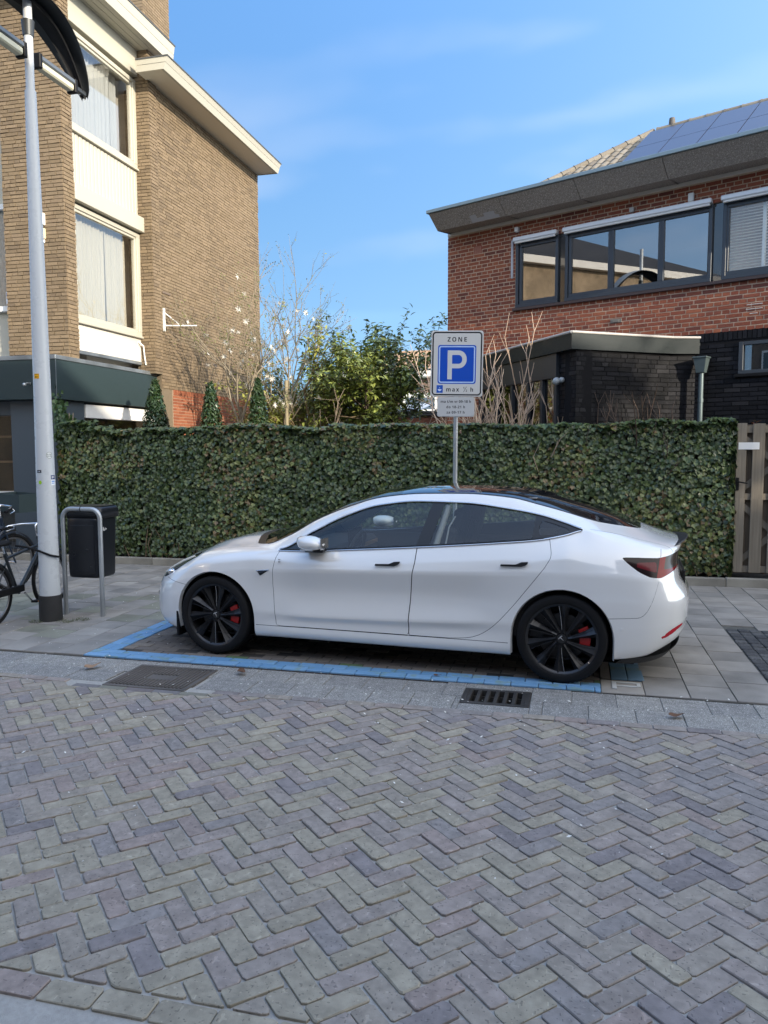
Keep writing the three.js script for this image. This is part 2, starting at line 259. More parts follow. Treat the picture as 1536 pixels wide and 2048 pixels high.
// ---- pavement of 30 cm concrete slabs, up to the kerb in front of the hedge
const BAY = { x0: -4.04, x1: 0.205, z0: -7.75, z1: -5.6 };
{
  const pav = setting('pavement'), R = mulberry(23), b = new GB(); b.box(-14, 10, -0.057, -0.012, -10.45, -5.6); add('sand_bed', b, std(rgb(0.12, 0.118, 0.105), 0.95, { map: T_fine }), pav);
  const mk = (c) => std(c, 0.88, { map: T_coarse, bumpMap: T_fine, bumpScale: 0.002 });
  const tones = palette([[0.38, 0.352, 0.315], [0.42, 0.385, 0.34], [0.34, 0.318, 0.288], [0.33, 0.325, 0.255], [0.36, 0.34, 0.318]], mk), shared = () => { const m = mk(rgb(1, 1, 1)); m.vertexColors = true; return m; };
  const list = [];
  for (let i = -32; i < 14; i++) for (let j = 0; j < 16; j++) {
    const half = i % 2 ? 0.15 : 0, x0 = 0.205 + i * 0.302, x1 = x0 + 0.299, z1 = -5.602 - j * 0.302 - (j ? half : 0) + (j ? 0 : 0), z0 = Math.max(-10.26, -5.602 - (j + 1) * 0.302 - half + 0.003);
    if (z1 - z0 < 0.05) continue; const mx = (x0 + x1) / 2, mz = (z0 + z1) / 2;
    if (mx > BAY.x0 && mx < BAY.x1 && mz > BAY.z0) continue; if (mx > 1.41 && mz > -7.9) continue;
    if (x0 < -9.2 || x0 > 3.2) continue; if (i === 0 && mz > -7.2 && mz < -5.9) continue;
    if (Math.hypot(mx + 5.185, mz + 6.7) < 0.02) continue;
    let xa = x0, xb = x1; if (mx < BAY.x0 && x1 > BAY.x0 && mz > BAY.z0) xb = BAY.x0 - 0.003; if (xb - xa < 0.04) continue;
    const mossy = fbm(mx * 0.8 + 9, mz * 0.8, 3, 0, 61) > 0.55 && mx < -2.5 && mz > -8.2, tone = mossy ? 3 : Math.floor(R() * 5) % 5 === 3 ? 0 : Math.floor(R() * 3), h = (R() - 0.5) * 0.005, tx = (R() - 0.5) * 0.012, tz = (R() - 0.5) * 0.012, off = R() * 7;
    const poly = orient([[xa + 0.002, z0 + 0.001], [xb - 0.001, z0 + 0.001], [xb - 0.001, z1 - 0.002], [xa + 0.002, z1 - 0.002]]);
    list.push({ x: mx, z: mz, tone, draw: (g) => { const s = g.p.length; g.prism(poly, -0.05, 0, 0.003, 0.003, off); for (let k = s; k < g.p.length; k += 3) if (g.p[k + 1] > -0.02) g.p[k + 1] += h + tx * (g.p[k] - mx) + tz * (g.p[k + 2] - mz); } });
  }
  pieces(pav, 'paving_slab', list, tones, shared, 300, (p) => near(p.x, p.z));
  // dark setts in the driveway strip at the right
  const sm_ = (c) => std(c, 0.85, { map: T_aggr, bumpMap: T_fine, bumpScale: 0.004 }), st = palette([[0.15, 0.15, 0.155], [0.19, 0.19, 0.19], [0.11, 0.112, 0.12]], sm_), l2 = [];
  for (let i = 0; i < 20; i++) for (let j = 0; j < 20; j++) {
    const x0 = 1.42 + i * 0.105 + (R() - 0.5) * 0.006, z0 = -7.88 + j * 0.112 + (R() - 0.5) * 0.006, mx = x0 + 0.05, mz = z0 + 0.053; if (z0 > -5.72) continue;
    const q = orient(ragged([[x0 + 0.004, z0 + 0.004], [x0 + 0.1, z0 + 0.004], [x0 + 0.1, z0 + 0.107], [x0 + 0.004, z0 + 0.107]], R, 0.008)), h = (R() - 0.5) * 0.008, off = R() * 4;
    l2.push({ x: mx, z: mz, tone: Math.floor(R() * 3), draw: (g) => { g.prism(q, -0.05, h, 0.006, 0.005, off); } });
  }
  pieces(pav, 'sett', l2, st, () => { const m = sm_(rgb(1, 1, 1)); m.vertexColors = true; return m; }, 150, (p) => near(p.x, p.z));
  // concrete kerb in front of the hedge
  const km = std(rgb(0.40, 0.37, 0.31), 0.9, { map: T_coarse, bumpMap: T_fine, bumpScale: 0.003 });
  for (let k = -10; k < 4; k++) { const g = new GB(); g.bbox(k * 1.0 - 0.15, k * 1.0 + 0.846, -0.05, 0.105 + (R() - 0.5) * 0.008, -10.36, -10.265, 0.008); const s = R() * 3; for (let i = 0; i < g.u.length; i++) g.u[i] += s; add('kerb_stone', g, km, pav); }
  const soil = new GB(); soil.box(-14, 12, -0.05, 0.075, -24, -10.362); add('garden_soil', soil, std(rgb(0.055, 0.043, 0.032), 0.95, { map: T_coarse, bumpMap: T_fine, bumpScale: 0.01 }), pav);
}
// ---- the parking bay: worn brown pavers with a blue painted border
{
  const bay = setting('parking_bay'), R = mulberry(41), b = new GB(); b.box(BAY.x0, BAY.x1 + 0.36, -0.0565, -0.010, BAY.z0, BAY.z1 + 0.003); add('sand_bed', b, std(rgb(0.07, 0.065, 0.06), 0.95, { map: T_fine }), bay);
  const dark = [[0.22, 0.188, 0.162], [0.185, 0.160, 0.142], [0.25, 0.215, 0.18]].map((c) => std(rgb(...c), 0.85, { map: T_fine, bumpMap: T_fine, bumpScale: 0.004 }));
  const T_wear = tex(512, 0.7, (u, v) => { const a = fbm(u * 9, v * 9, 5, 9, 51), w = a > 0.57 ? Math.min(1, (a - 0.57) * 7) : 0, k = 0.86 + 0.14 * fbm(u * 30, v * 30, 3, 30, 4); return [(0.72 + 0.1 * w) * k, (0.8 - 0.05 * w) * k, (0.86 - 0.3 * w) * k]; });
  const blue = [[0.25, 0.46, 0.69], [0.22, 0.42, 0.645], [0.285, 0.49, 0.71]].map((c) => std(rgb(...c), 0.6, { map: T_wear, bumpMap: T_fine, bumpScale: 0.002 }));
  const green = std(rgb(0.14, 0.21, 0.10), 0.8, { map: T_fine });
  const one = (x0, x1, z0, z1, m, dy = 0) => { const g = new GB(), q = orient(ragged([[x0 + 0.0025, z0 + 0.0025], [x1 - 0.0025, z0 + 0.0025], [x1 - 0.0025, z1 - 0.0025], [x0 + 0.0025, z1 - 0.0025]], R, 0.003)); g.prism(q, -0.04, dy + (R() - 0.5) * 0.004, 0.004, 0.004, R() * 5); add('brick', g, m, bay); };
  let nb = 0;
  for (let j = 0; j < 22; j++) { const z1 = -5.602 - j * 0.0985, z0 = z1 - 0.0985; if (z0 < BAY.z0) break;
    for (let k = -1; k < 23; k++) { let x0 = BAY.x0 + k * 0.2 + (j % 2) * 0.1, x1 = x0 + 0.2; x0 = Math.max(x0, BAY.x0); x1 = Math.min(x1, BAY.x1); if (x1 - x0 < 0.03) continue; const mx = (x0 + x1) / 2;
      const isBlue = j < 2 && mx < BAY.x1, front = j >= 2 && mx < BAY.x0 + 0.2; if (front) continue; if (j > 12 && mx > -3.4) continue;
      one(x0, x1, z0, z1, isBlue ? blue[Math.floor(R() * 3)] : j === 2 && R() < 0.16 ? green : dark[Math.floor(R() * 3)], isBlue ? 0.003 : -0.004 - R() * 0.006); nb++; } }
  for (let j = 0; j < 10; j++) for (let c = 0; c < 2; c++) { const x0 = BAY.x0 + c * 0.1, z1 = -5.799 - j * 0.2 + c * 0.1 - (c ? 0.1 : 0), z0 = Math.max(BAY.z0, z1 - 0.2); if (z1 - z0 < 0.05) continue; one(x0, x0 + 0.1, z0, z1, blue[Math.floor(R() * 3)], 0.002); }
  for (let j = 0; j < 3; j++) for (let c = 0; c < 2; c++) { const g = new GB(), x0 = 0.288 + c * 0.122, z1 = -5.945 - j * 0.4; g.bbox(x0, x0 + 0.116, -0.04, 0.002, z1 - 0.396, z1, 0.003); add('brick', g, std(rgb(0.20, 0.32, 0.42), 0.65, { map: T_wear }), bay); }
  one(BAY.x1 + 0.003, 0.284, -7.2, -5.945, dark[0]);
  { const g = new GB(), m = 0.0052; g.box(0.285, 0.317, -0.02, m, -5.86, -5.68); g.box(0.318, 0.46, -0.02, m, -5.86, -5.832); g.box(0.318, 0.46, -0.02, m, -5.775, -5.75); g.box(0.461, 0.487, -0.02, m, -5.85, -5.76); add('painted_letter', g, std(rgb(0.62, 0.62, 0.60), 0.8, { map: T_coarse }), bay); }
}
// ---- manhole cover, gutter grate, fallen petals and leaves
{
  const o = thing('manhole_cover', 'square brown ribbed iron manhole cover set in the gutter', 'manhole cover', [-3.055, 0, -5.19]), R = mulberry(3);
  const rust = std(rgb(0.185, 0.165, 0.15), 0.75, { map: T_coarse, metalness: 0.25 }), g = new GB(); g.bbox(-0.3, 0.3, -0.05, -0.006, -0.24, 0.24, 0.004); add('plate', g, rust, o);
  const f = new GB(); for (const [a, b, c, d] of [[-0.335, 0.335, -0.275, -0.243], [-0.335, 0.335, 0.243, 0.275], [-0.335, -0.303, -0.242, 0.242], [0.303, 0.335, -0.242, 0.242]]) f.bbox(a, b, -0.05, 0.0, c, d, 0.003); add('frame', f, rust, o);
  for (let k = 0; k < 19; k++) { const x = -0.28 + k * 0.0311, mid = Math.abs(x) < 0.1, segs = mid ? [[-0.225, -0.06], [0.06, 0.225]] : [[-0.225, 0.225]]; for (const [a, b] of segs) { const r = new GB(); r.bbox(x - 0.009, x + 0.009, -0.008, 0.002, a, b, 0.003); add('rib', r, rust, o); } }
  const bt = [[0.20, 0.188, 0.19], [0.23, 0.222, 0.178], [0.2, 0.17, 0.165]].map((c) => std(rgb(...c), 0.8, { map: T_fine })); // paver border of the cover
  const bay = scene.getObjectByName('road');
  for (let k = 0; k < 5; k++) { const q = new GB(); q.bbox(-3.6 + k * 0.218, -3.6 + k * 0.218 + 0.212, -0.05, -0.002, -4.908, -4.838, 0.005); add('brick', q, bt[k % 3], bay); }
  const d = thing('gutter_grate', 'black slotted iron drain grate beside the rear wheel', 'drain', [-0.515, 0, -5.31]);
  const iron = std(rgb(0.085, 0.08, 0.076), 0.6, { map: T_coarse, metalness: 0.5 });
  const fr = new GB(); for (const [a, b, c, e] of [[-0.235, 0.235, -0.162, -0.13], [-0.235, 0.235, 0.13, 0.165], [-0.235, -0.2, -0.13, 0.13], [0.2, 0.235, -0.13, 0.13]]) fr.bbox(a, b, -0.05, 0.0, c, e, 0.004); add('frame', fr, iron, d);
  for (let k = 0; k < 7; k++) { const b = new GB(), x = -0.19 + k * 0.0633; b.bbox(x - 0.014, x + 0.014, -0.05, -0.002, -0.135, 0.135, 0.004); add('bar', b, iron, d); }
  const pit = new GB(); for (const [a, b, c, e, f, h2] of [[-0.21, 0.21, -0.449, -0.42, -0.14, 0.14], [-0.22, -0.2, -0.42, -0.05, -0.14, 0.14], [0.2, 0.22, -0.42, -0.05, -0.14, 0.14], [-0.2, 0.2, -0.42, -0.05, -0.14, -0.13], [-0.2, 0.2, -0.42, -0.05, 0.13, 0.14]]) pit.box(a, b, c, e, f, h2); add('pit', pit, std(rgb(0.12, 0.115, 0.11), 0.95, { map: T_coarse }), d);
  const petal = new THREE.BufferGeometry(); petal.setAttribute('position', new THREE.Float32BufferAttribute([-1, 0, 0, 0, 0.15, -0.55, 1, 0.3, 0, 0, 0.1, 0.5], 3)); petal.setIndex([0, 2, 1, 0, 3, 2]); petal.computeVertexNormals();
  const n = 900, im = new THREE.InstancedMesh(petal, std(rgb(0.78, 0.76, 0.7), 0.8), n), m4 = new THREE.Matrix4(), q = new THREE.Quaternion(); im.name = 'fallen_petals'; im.userData = { kind: 'stuff', label: 'tiny white petals and grit scattered over the paving', category: 'petals' };
  for (let k = 0; k < n; k++) { let x, z; const r = R(); if (r < 0.34) { x = -6 + R() * 9; z = -5.6 + R() * 0.65; } else if (r < 0.62) { x = -7 + R() * 4.2; z = -8.2 + R() * 2.6; } else { x = -5.5 + R() * 8; z = -4.9 + R() * 2.7 * Math.sqrt(R()); } const s = 0.0035 + 0.0095 * R() * R() * (z > -3.4 ? 0.7 : 1.3); q.setFromEuler(new THREE.Euler((R() - 0.5) * 0.6, R() * 6.28, (R() - 0.5) * 0.6)); m4.compose(V(x, 0.008, z), q, V(s, s, s)); im.setMatrixAt(k, m4); }
  scene.add(im);
  const leafM = std(rgb(0.13, 0.065, 0.035), 0.85);
  for (const [x, z, s, r, lab] of [[0.66, -5.17, 0.055, 0.4, 'curled dark dead leaf lying in the gutter right of the grate'], [-3.72, -5.28, 0.075, 1.2, 'tan dead leaf in the gutter left of the manhole cover'], [-2.5, -5.42, 0.06, 2.2, 'brown dead leaf in the gutter between manhole cover and blue border'], [-1.0, -5.68, 0.03, 0.2, 'small rust-brown leaf on the blue border near the rear wheel']]) {
    const g = new THREE.PlaneGeometry(2, 1, 6, 3), P = g.attributes.position; for (let k = 0; k < P.count; k++) { const a = P.getX(k), b = P.getY(k), w = Math.sqrt(Math.max(0, 1 - a * a)); P.setXYZ(k, a * s, 0.012 + s * (0.35 * b * b + 0.25 * Math.sin(a * 3) * b + 0.15 * a * a), b * w * s); } g.computeVertexNormals();
    const o2 = add('dead_leaf', g, x < -3 ? std(rgb(0.32, 0.2, 0.12), 0.85) : leafM, scene); o2.position.set(x, 0, z); o2.rotation.y = r; o2.userData = { label: lab, category: 'leaf', group: 'dead leaves on the ground' };
  }
}
// ---------------------------------------------------------------- brickwork
// Bricks of a wall face: P lower left corner, U along the wall, N outward; holes are [u0, u1, v0, v1]. Joints lie behind the bricks, on the wall itself.
function bricks(list, P, U, N, w, h, holes, o) {
  const R = mulberry(o.seed || 1), bl = o.bl || 0.21, bh = o.bh || 0.05, jt = o.jt || 0.012, hp = bh + jt, out = o.out || 0.007, rows = Math.floor((h + jt) / hp), Y = V(0, 1, 0);
  for (let r = 0; r < rows; r++) {
    const v0 = r * hp, v1 = v0 + bh; let u = o.bond === 'cross' ? (r % 2 ? -0.055 : r % 4 ? -0.11 : 0) : -(r % 2 ? 0.5 : 0) * (bl + jt) - (o.wild ? R() * 0.12 : 0);
    while (u < w) {
      const len = o.bond === 'cross' ? (r % 2 ? (bl - jt) / 2 : bl) : o.wild && R() < 0.22 ? (bl - jt) / 2 : bl; let segs = [[Math.max(0, u), Math.min(w, u + len)]]; u += len + jt;
      const vm = (v0 + v1) / 2;
      for (const [a, b, c, d] of holes) if (vm > c && vm < d) segs = segs.flatMap(([s, e]) => (e <= a || s >= b ? [[s, e]] : [[s, Math.min(e, a)], [Math.max(s, b), e]].filter(([x, y]) => y - x > 0.018)));
      for (const [s, e] of segs) {
        if (e - s < 0.018) continue; const tone = o.pick ? o.pick(R, (s + e) / 2, vm) : Math.floor(R() * o.n), dz = out * (0.75 + 0.5 * R()), j = () => (R() - 0.5) * (o.rough || 0.002), jj = [j(), j(), j(), j(), j(), j(), j(), j()], k = [j(), j(), j(), j()], off = R() * 9;
        const mid = P.clone().addScaledVector(U, (s + e) / 2).addScaledVector(Y, vm);
        list.push({ p: mid, tone, draw: (g) => {
          const at = (uu, vv, nn) => P.clone().addScaledVector(U, uu).addScaledVector(Y, vv).addScaledVector(N, nn);
          const a = at(s + jj[0], v0 + jj[1], dz + k[0]), b = at(e + jj[2], v0 + jj[3], dz + k[1]), c = at(e + jj[4], v1 + jj[5], dz + k[2]), d = at(s + jj[6], v1 + jj[7], dz + k[3]);
          const A = at(s, v0, -0.004), B = at(e, v0, -0.004), C = at(e, v1, -0.004), D = at(s, v1, -0.004);
          const base = g.p.length / 3; g.face([a, b, c, d]); for (let q = base; q < g.p.length / 3; q++) { const w2 = V(g.p[q * 3], g.p[q * 3 + 1], g.p[q * 3 + 2]).sub(P); g.u[q * 2] = w2.dot(U) + off; g.u[q * 2 + 1] = w2.y + off; }
          g.face([d, c, C, D]); g.face([A, B, b, a]); g.face([a, d, D, A]); g.face([b, B, C, c]);
        } });
      }
    }
  }
}
function brickParts(parent, list, tones, make, limit, name = 'brick') {
  const keep = list.filter((p) => near(p.p.x, p.p.z, p.p.y) > 0), rest = list.filter((p) => near(p.p.x, p.p.z, p.p.y) <= 0);
  pieces(parent, name, keep.concat(rest), tones, () => { const m = make(rgb(1, 1, 1)); m.vertexColors = true; return m; }, limit, (p) => near(p.p.x, p.p.z, p.p.y));
}
function worldThing(name, label, category, base, group) { const t = thing(name, label, category, base, 0, group), inner = (o) => { o.position.set(-base[0], -base[1], -base[2]); return o; }; t.put = (n, g, m, parent, kind) => inner2(add(n, g, m, parent || t, kind), parent, inner); return t; }
function inner2(o, parent, inner) { if (!parent) inner(o); return o; }
// a curtain: pleats hanging in a plane, u along, from y0 to y1
function curtain(P, U, N, w, y0, y1, pleat, depth, seed, skew = 0) {
  const R = mulberry(seed), nu = Math.ceil(w / pleat) * 6, nv = 10, g = new THREE.BufferGeometry(), p = [], idx = [], ph = []; for (let k = 0; k <= nu; k++) ph.push(R());
  for (let j = 0; j <= nv; j++) for (let i = 0; i <= nu; i++) { const u = i / nu * w, t = j / nv, a = u / pleat * 2 * Math.PI, dz = depth * Math.sin(a + 1.3 * Math.sin(a * 0.31 + seed) + skew * t) * (0.6 + 0.5 * fbm(u * 3, t * 1.5 + seed, 2)), q = P.clone().addScaledVector(U, u).addScaledVector(N, dz); p.push(q.x, y1 + (y0 - y1) * t, q.z); }
  for (let j = 0; j < nv; j++) for (let i = 0; i < nu; i++) { const a = j * (nu + 1) + i; idx.push(a, a + nu + 1, a + 1, a + 1, a + nu + 1, a + nu + 2); }
  g.setAttribute('position', new THREE.Float32BufferAttribute(p, 3)); g.setIndex(idx); g.computeVertexNormals(); return g;
}
const X1 = V(1, 0, 0), Z1 = V(0, 0, 1), nX = V(-1, 0, 0), nZ = V(0, 0, -1);
// ---------------------------------------------------------------- the tan brick building at the left
{
  const b = worldThing('corner_building', 'tan brick building with white framed windows and dark shop fascia, at left', 'building', [-9, 0, -12]);
  const mk = (c) => std(c, 0.9, { map: T_fine, bumpMap: T_fine, bumpScale: 0.004 });
  const tan = palette([[0.258, 0.192, 0.118], [0.240, 0.176, 0.106], [0.282, 0.208, 0.128], [0.218, 0.160, 0.098], [0.268, 0.198, 0.125], [0.200, 0.148, 0.094]], mk), orange = palette([[0.34, 0.11, 0.05], [0.30, 0.092, 0.042], [0.38, 0.13, 0.06]], mk);
  const wallM = M.mortarTan, P1 = { x0: -9.27, x1: -8.12, z: -11.2 }, XW = -8.24, XS = -7.96, ZE = -18.75, P2 = { x: -7.93, z0: -13.55, z1: -13.82 };
  const w = new GB();                                                          // the walls behind the bricks
  w.box(P1.x0, P1.x1, 3.2, 9.2, -11.46, P1.z); w.box(XW - 0.06, P2.x, 3.2, 9.2, P2.z1, P2.z0); w.box(-9.2, XS, 0.0, 8.64, ZE, P2.z1 - 0.001); b.put('wall', w, wallM);
  const core = new GB(); core.box(-15.9, -8.6, 3.2, 9.2, -18.6, -12.35); b.put('inner_wall', core, std(rgb(0.5, 0.48, 0.44), 0.9));
  const list = [], o6 = { n: 6, wild: true, rough: 0.003, pick: (R, u, v) => { const f = fbm(u * 0.8, v * 0.8, 3, 0, 3); return f > 0.6 ? [2, 0, 4, 1][Math.floor(R() * 4)] : f < 0.4 ? [1, 3, 0, 5, 4][Math.floor(R() * 5)] : Math.floor(R() * 5.3); } };
  bricks(list, V(P1.x0, 3.25, P1.z), X1, Z1, P1.x1 - P1.x0 + 0.006, 5.95, [], { ...o6, seed: 2, out: 0.014, rough: 0.007 });
  bricks(list, V(P1.x1, 3.25, P1.z), nZ, X1, 0.26, 5.95, [], { ...o6, seed: 3, out: 0.014, rough: 0.007 });
  bricks(list, V(XW, 3.25, P2.z0), X1, Z1, P2.x - XW + 0.006, 5.95, [], { ...o6, seed: 4, out: 0.013 });
  bricks(list, V(P2.x, 3.25, P2.z0), nZ, X1, 0.27, 5.95, [], { ...o6, seed: 5, out: 0.013 });
  bricks(list, V(XS, 2.94, P2.z1), nZ, X1, -(ZE - P2.z1), 5.7, [[3.10, 3.44, 2.48, 2.61]], { ...o6, seed: 6, out: 0.013, rough: 0.006 });
  bricks(list, V(XS, 8.64, ZE), nX, nZ, 1.2, 0.01, [], { ...o6, seed: 7 });
  brickParts(b, list, tan, mk, 240);
  for (const c of b.children) if (c.name === 'brick') c.position.set(9, 0, 12);
  const lo = []; bricks(lo, V(XS + 0.02, 0.1, P2.z1 - 0.4), nZ, X1, -(ZE - P2.z1) - 0.4, 2.72, [], { n: 3, seed: 8 });
  const plinth = new GB(); plinth.box(XS + 0.001, XS + 0.02, 0.0, 2.93, ZE, P2.z1 - 0.4); b.put('plinth', plinth, std(rgb(0.5, 0.36, 0.26), 0.95, { map: T_fine }));
  for (let k = 0; k < 72; k++) { const z = P2.z1 - 0.41 - k * 0.0625; if (z - 0.05 < ZE) break; const q = orange[k % 3]; lo.push({ p: V(XS, 2.88, z), tone: k % 3, draw: (g) => g.box(XS + 0.015, XS + 0.032, 2.825, 2.93, z - 0.051, z) }); }
  const before = b.children.length; brickParts(b, lo, orange, mk, 60); for (let k = before; k < b.children.length; k++) b.children[k].position.set(9, 0, 12);
  // roof slabs with white boarded edges
  const roofM = M.white, cap = std(rgb(0.07, 0.075, 0.08), 0.6);
  const slab = (name, x1, z0, z1, y0, y1, slope, xi = -16) => {
    const s = new GB(), xo = x1 + slope, ym = (y0 + y1) / 2;
    s.face([V(xi, y0, z0), V(x1, y0, z0), V(x1, y0, z1), V(xi, y0, z1)].reverse());
    const r = b.put('roof', s, std(rgb(0.66, 0.61, 0.50), 0.6));
    const f = new GB(); for (const [a, c, p] of [[y0 - 0.02, ym - 0.004, 0], [ym + 0.004, y1, 0.5]]) { const xa = x1 + slope * p, xb = x1 + slope * (p + 0.5); f.face([V(xa, a, z1 + 0.0), V(xa, a, z0), V(xb, c, z0), V(xb, c, z1)]); f.face([V(xa, a, z0), V(xi, a, z0), V(xi, c, z0), V(xb, c, z0)]); f.face([V(xi, a, z1), V(xa, a, z1), V(xb, c, z1), V(xi, c, z1)]); f.face([V(xi, a, z0), V(xa, a, z0), V(xa, a, z1), V(xi, a, z1)].map((p) => p.clone()).reverse().map((p) => p.setX(p.x > xi + 0.01 ? p.x : xa - 0.05))); f.face([V(xi, c, z1), V(xb, c, z1), V(xb, c, z0), V(xi, c, z0)]); }
    b.put('fascia', f, roofM);
    const t = new GB(); t.box(xi, xo + 0.012, y1, y1 + 0.025, z0 - 0.012, z1 + 0.012); b.put('roof_edge', t, cap);
  };
  slab('upper', -7.735, -14.16, -10.55, 9.2, 9.5, 0.05); slab('lower', -7.40, ZE - 0.001, -13.2, 8.645, 8.84, 0.085, -7.965);
  for (let k = 0; k < 4; k++) { const g = new GB(), x0 = -8.2 + k * 0.118; g.bbox(x0, x0 + 0.112, 9.183, 9.199, -13.54, -10.6, 0.004); b.put('soffit_board', g, M.white); }
  // chimney
  const ch = new GB(); ch.box(-9.75, -9.0, 8.8, 14, -16.34, -15.25); b.put('chimney', ch, wallM);
  const cl = []; bricks(cl, V(-9.75, 9.2, -15.25), X1, Z1, 0.75, 4.5, [], { ...o6, seed: 31 }); bricks(cl, V(-9.0, 9.2, -15.25), nZ, X1, 1.09, 4.5, [], { ...o6, seed: 32 });
  const cg = new GB(); for (const q of cl) { cg.color = tan[q.tone].c; q.draw(cg); } { const m = mk(rgb(1, 1, 1)); m.vertexColors = true; b.put('chimney_brick', cg, m, null, 'stuff'); }
  // the side window bay: band, window, ribbed panel, box beam, window, panel
  const z0 = -11.46, z1 = P2.z0, frame = (name, y0, y1, sash) => {
    const f = new GB(), x = XW, d = 0.055;
    for (const [a, c, e, g2] of [[y0, y0 + 0.075, z1, z0], [y1 - 0.075, y1, z1, z0], [y0 + 0.075, y1 - 0.075, z1, z1 + 0.11], [y0 + 0.075, y1 - 0.075, z0 - 0.11, z0]]) f.bbox(x - 0.06, x + d, a, c, e, g2, 0.006);
    const win = b.put('window', f, M.white); const s = new GB(); for (const [a, c, e, g2] of [[y0 + 0.076, y0 + 0.12, z1 + 0.111, z0 - 0.111], [y1 - 0.12, y1 - 0.076, z1 + 0.111, z0 - 0.111], [y0 + 0.12, y1 - 0.12, z1 + 0.111, z1 + 0.155], [y0 + 0.12, y1 - 0.12, z0 - 0.155, z0 - 0.111]]) s.bbox(x - 0.05, x + 0.03, a, c, e, g2, 0.005); add('sash', s, M.white, win);
    const gl = new GB(); gl.box(x - 0.004, x, y0 + 0.1, y1 - 0.1, z1 + 0.13, z0 - 0.13); add('pane', gl, M.glass, win); return win;
  };
  const band = new GB(); band.bbox(XW - 0.05, XW + 0.10, 8.715, 9.19, z1 - 0.05, z0, 0.006); b.put('lintel_board', band, M.white);
  frame('window', 7.04, 8.66); frame('window', 3.90, 5.83);
  const sill1 = new GB(); sill1.bbox(XW - 0.05, XW + 0.085, 7.0, 7.038, z1 - 0.02, z0, 0.005); b.put('sill', sill1, M.white); const sill2 = new GB(); sill2.bbox(XW - 0.05, XW + 0.085, 3.862, 3.898, z1 - 0.02, z0, 0.005); b.put('sill', sill2, M.white);
  for (let k = 0; k < 20; k++) { const g = new GB(), a = z1 + k * (z0 - z1) / 20; g.bbox(XW - 0.05, XW + 0.03, 6.12, 6.998, a, a + (z0 - z1) / 20 - 0.016, 0.012); b.put('panel_strip', g, M.white); }
  const beam = new GB(); beam.bbox(XW - 0.05, XW + 0.16, 5.855, 6.13, z1 - 0.1, z0, 0.008); b.put('beam', beam, M.white);
  const T_dirt = tex(256, 2.3, (u, v) => { const a = fbm(u * 5, v * 11, 4, 0, 71); return 0.72 + 0.26 * a; });
  const lowp = new GB(); { const bk = new GB(); bk.box(XW - 0.05, XW - 0.02, 6.12, 6.998, z1, z0); b.put('panel_back', bk, M.white); } lowp.box(XW - 0.05, XW + 0.02, 3.42, 3.86, z1, z0); b.put('panel', lowp, std(rgb(0.78, 0.75, 0.68), 0.6, { map: T_dirt })); const lowt = new GB(); lowt.bbox(XW - 0.05, XW + 0.035, 3.36, 3.419, z1 + 0.02, z0, 0.004); b.put('trim', lowt, M.zinc);
  const inn = new GB(); inn.box(XW - 1.3, XW - 1.25, 3.3, 9.1, z1, z0 - 0.1); inn.box(XW - 1.25, XW - 0.06, 8.7, 8.75, z1, z0); inn.box(XW - 1.25, XW - 0.06, 6.0, 6.9, z1, z0); b.put('room', inn, std(rgb(0.42, 0.40, 0.36), 0.9));
  const cur1 = new THREE.MeshPhysicalMaterial({ color: rgb(0.46, 0.48, 0.48), roughness: 0.95, transmission: 0.25, thickness: 0 }), cur2 = new THREE.MeshPhysicalMaterial({ color: rgb(0.50, 0.48, 0.40), roughness: 0.95, transmission: 0.2, thickness: 0 });
  b.put('curtain', curtain(V(XW - 0.16, 0, z0 - 0.02), nZ, X1, 1.5, 7.05, 8.62, 0.11, 0.022, 4), cur1); b.put('curtain', curtain(V(XW - 0.2, 0, z0 - 1.62), nZ, X1, 0.17, 7.05, 8.62, 0.08, 0.02, 5), cur1);
  b.put('curtain', curtain(V(XW - 0.14, 0, z0 - 0.04), nZ, X1, 1.13, 3.95, 5.8, 0.09, 0.028, 6, 1.2), cur2); b.put('curtain', curtain(V(XW - 0.15, 0, z0 - 1.2), nZ, X1, 0.68, 3.95, 5.8, 0.085, 0.026, 9, 0.6), cur2);
  // front bay to the left of the pier
  const fz = -11.38, fw = new GB(); fw.box(-12, P1.x0, 3.2, 9.2, -11.8, fz - 0.05); b.put('front_panel', fw, M.white);
  for (const [y0, y1] of [[4.16, 5.75], [7.1, 8.66]]) { const f = new GB(); f.bbox(-12, -9.275, y0 - 0.09, y0, fz - 0.05, fz + 0.04, 0.005); f.bbox(-12, -9.275, y1, y1 + 0.09, fz - 0.05, fz + 0.04, 0.005); f.bbox(-9.345, -9.275, y0, y1, fz - 0.05, fz + 0.04, 0.005); const fr = b.put('window', f, M.whitePlain); const gl = new GB(); gl.box(-12, -9.346, y0, y1, fz - 0.02, fz - 0.015); add('pane', gl, M.glass, fr); const cu = new GB(); cu.box(-12, -9.35, y0, y1, fz - 0.048, fz - 0.046); b.put('curtain', curtain(V(-12, 0, fz - 0.03), X1, Z1, 2.64, y0, y1, 0.1, 0.008, 12), std(rgb(0.30, 0.33, 0.34), 0.9)); }
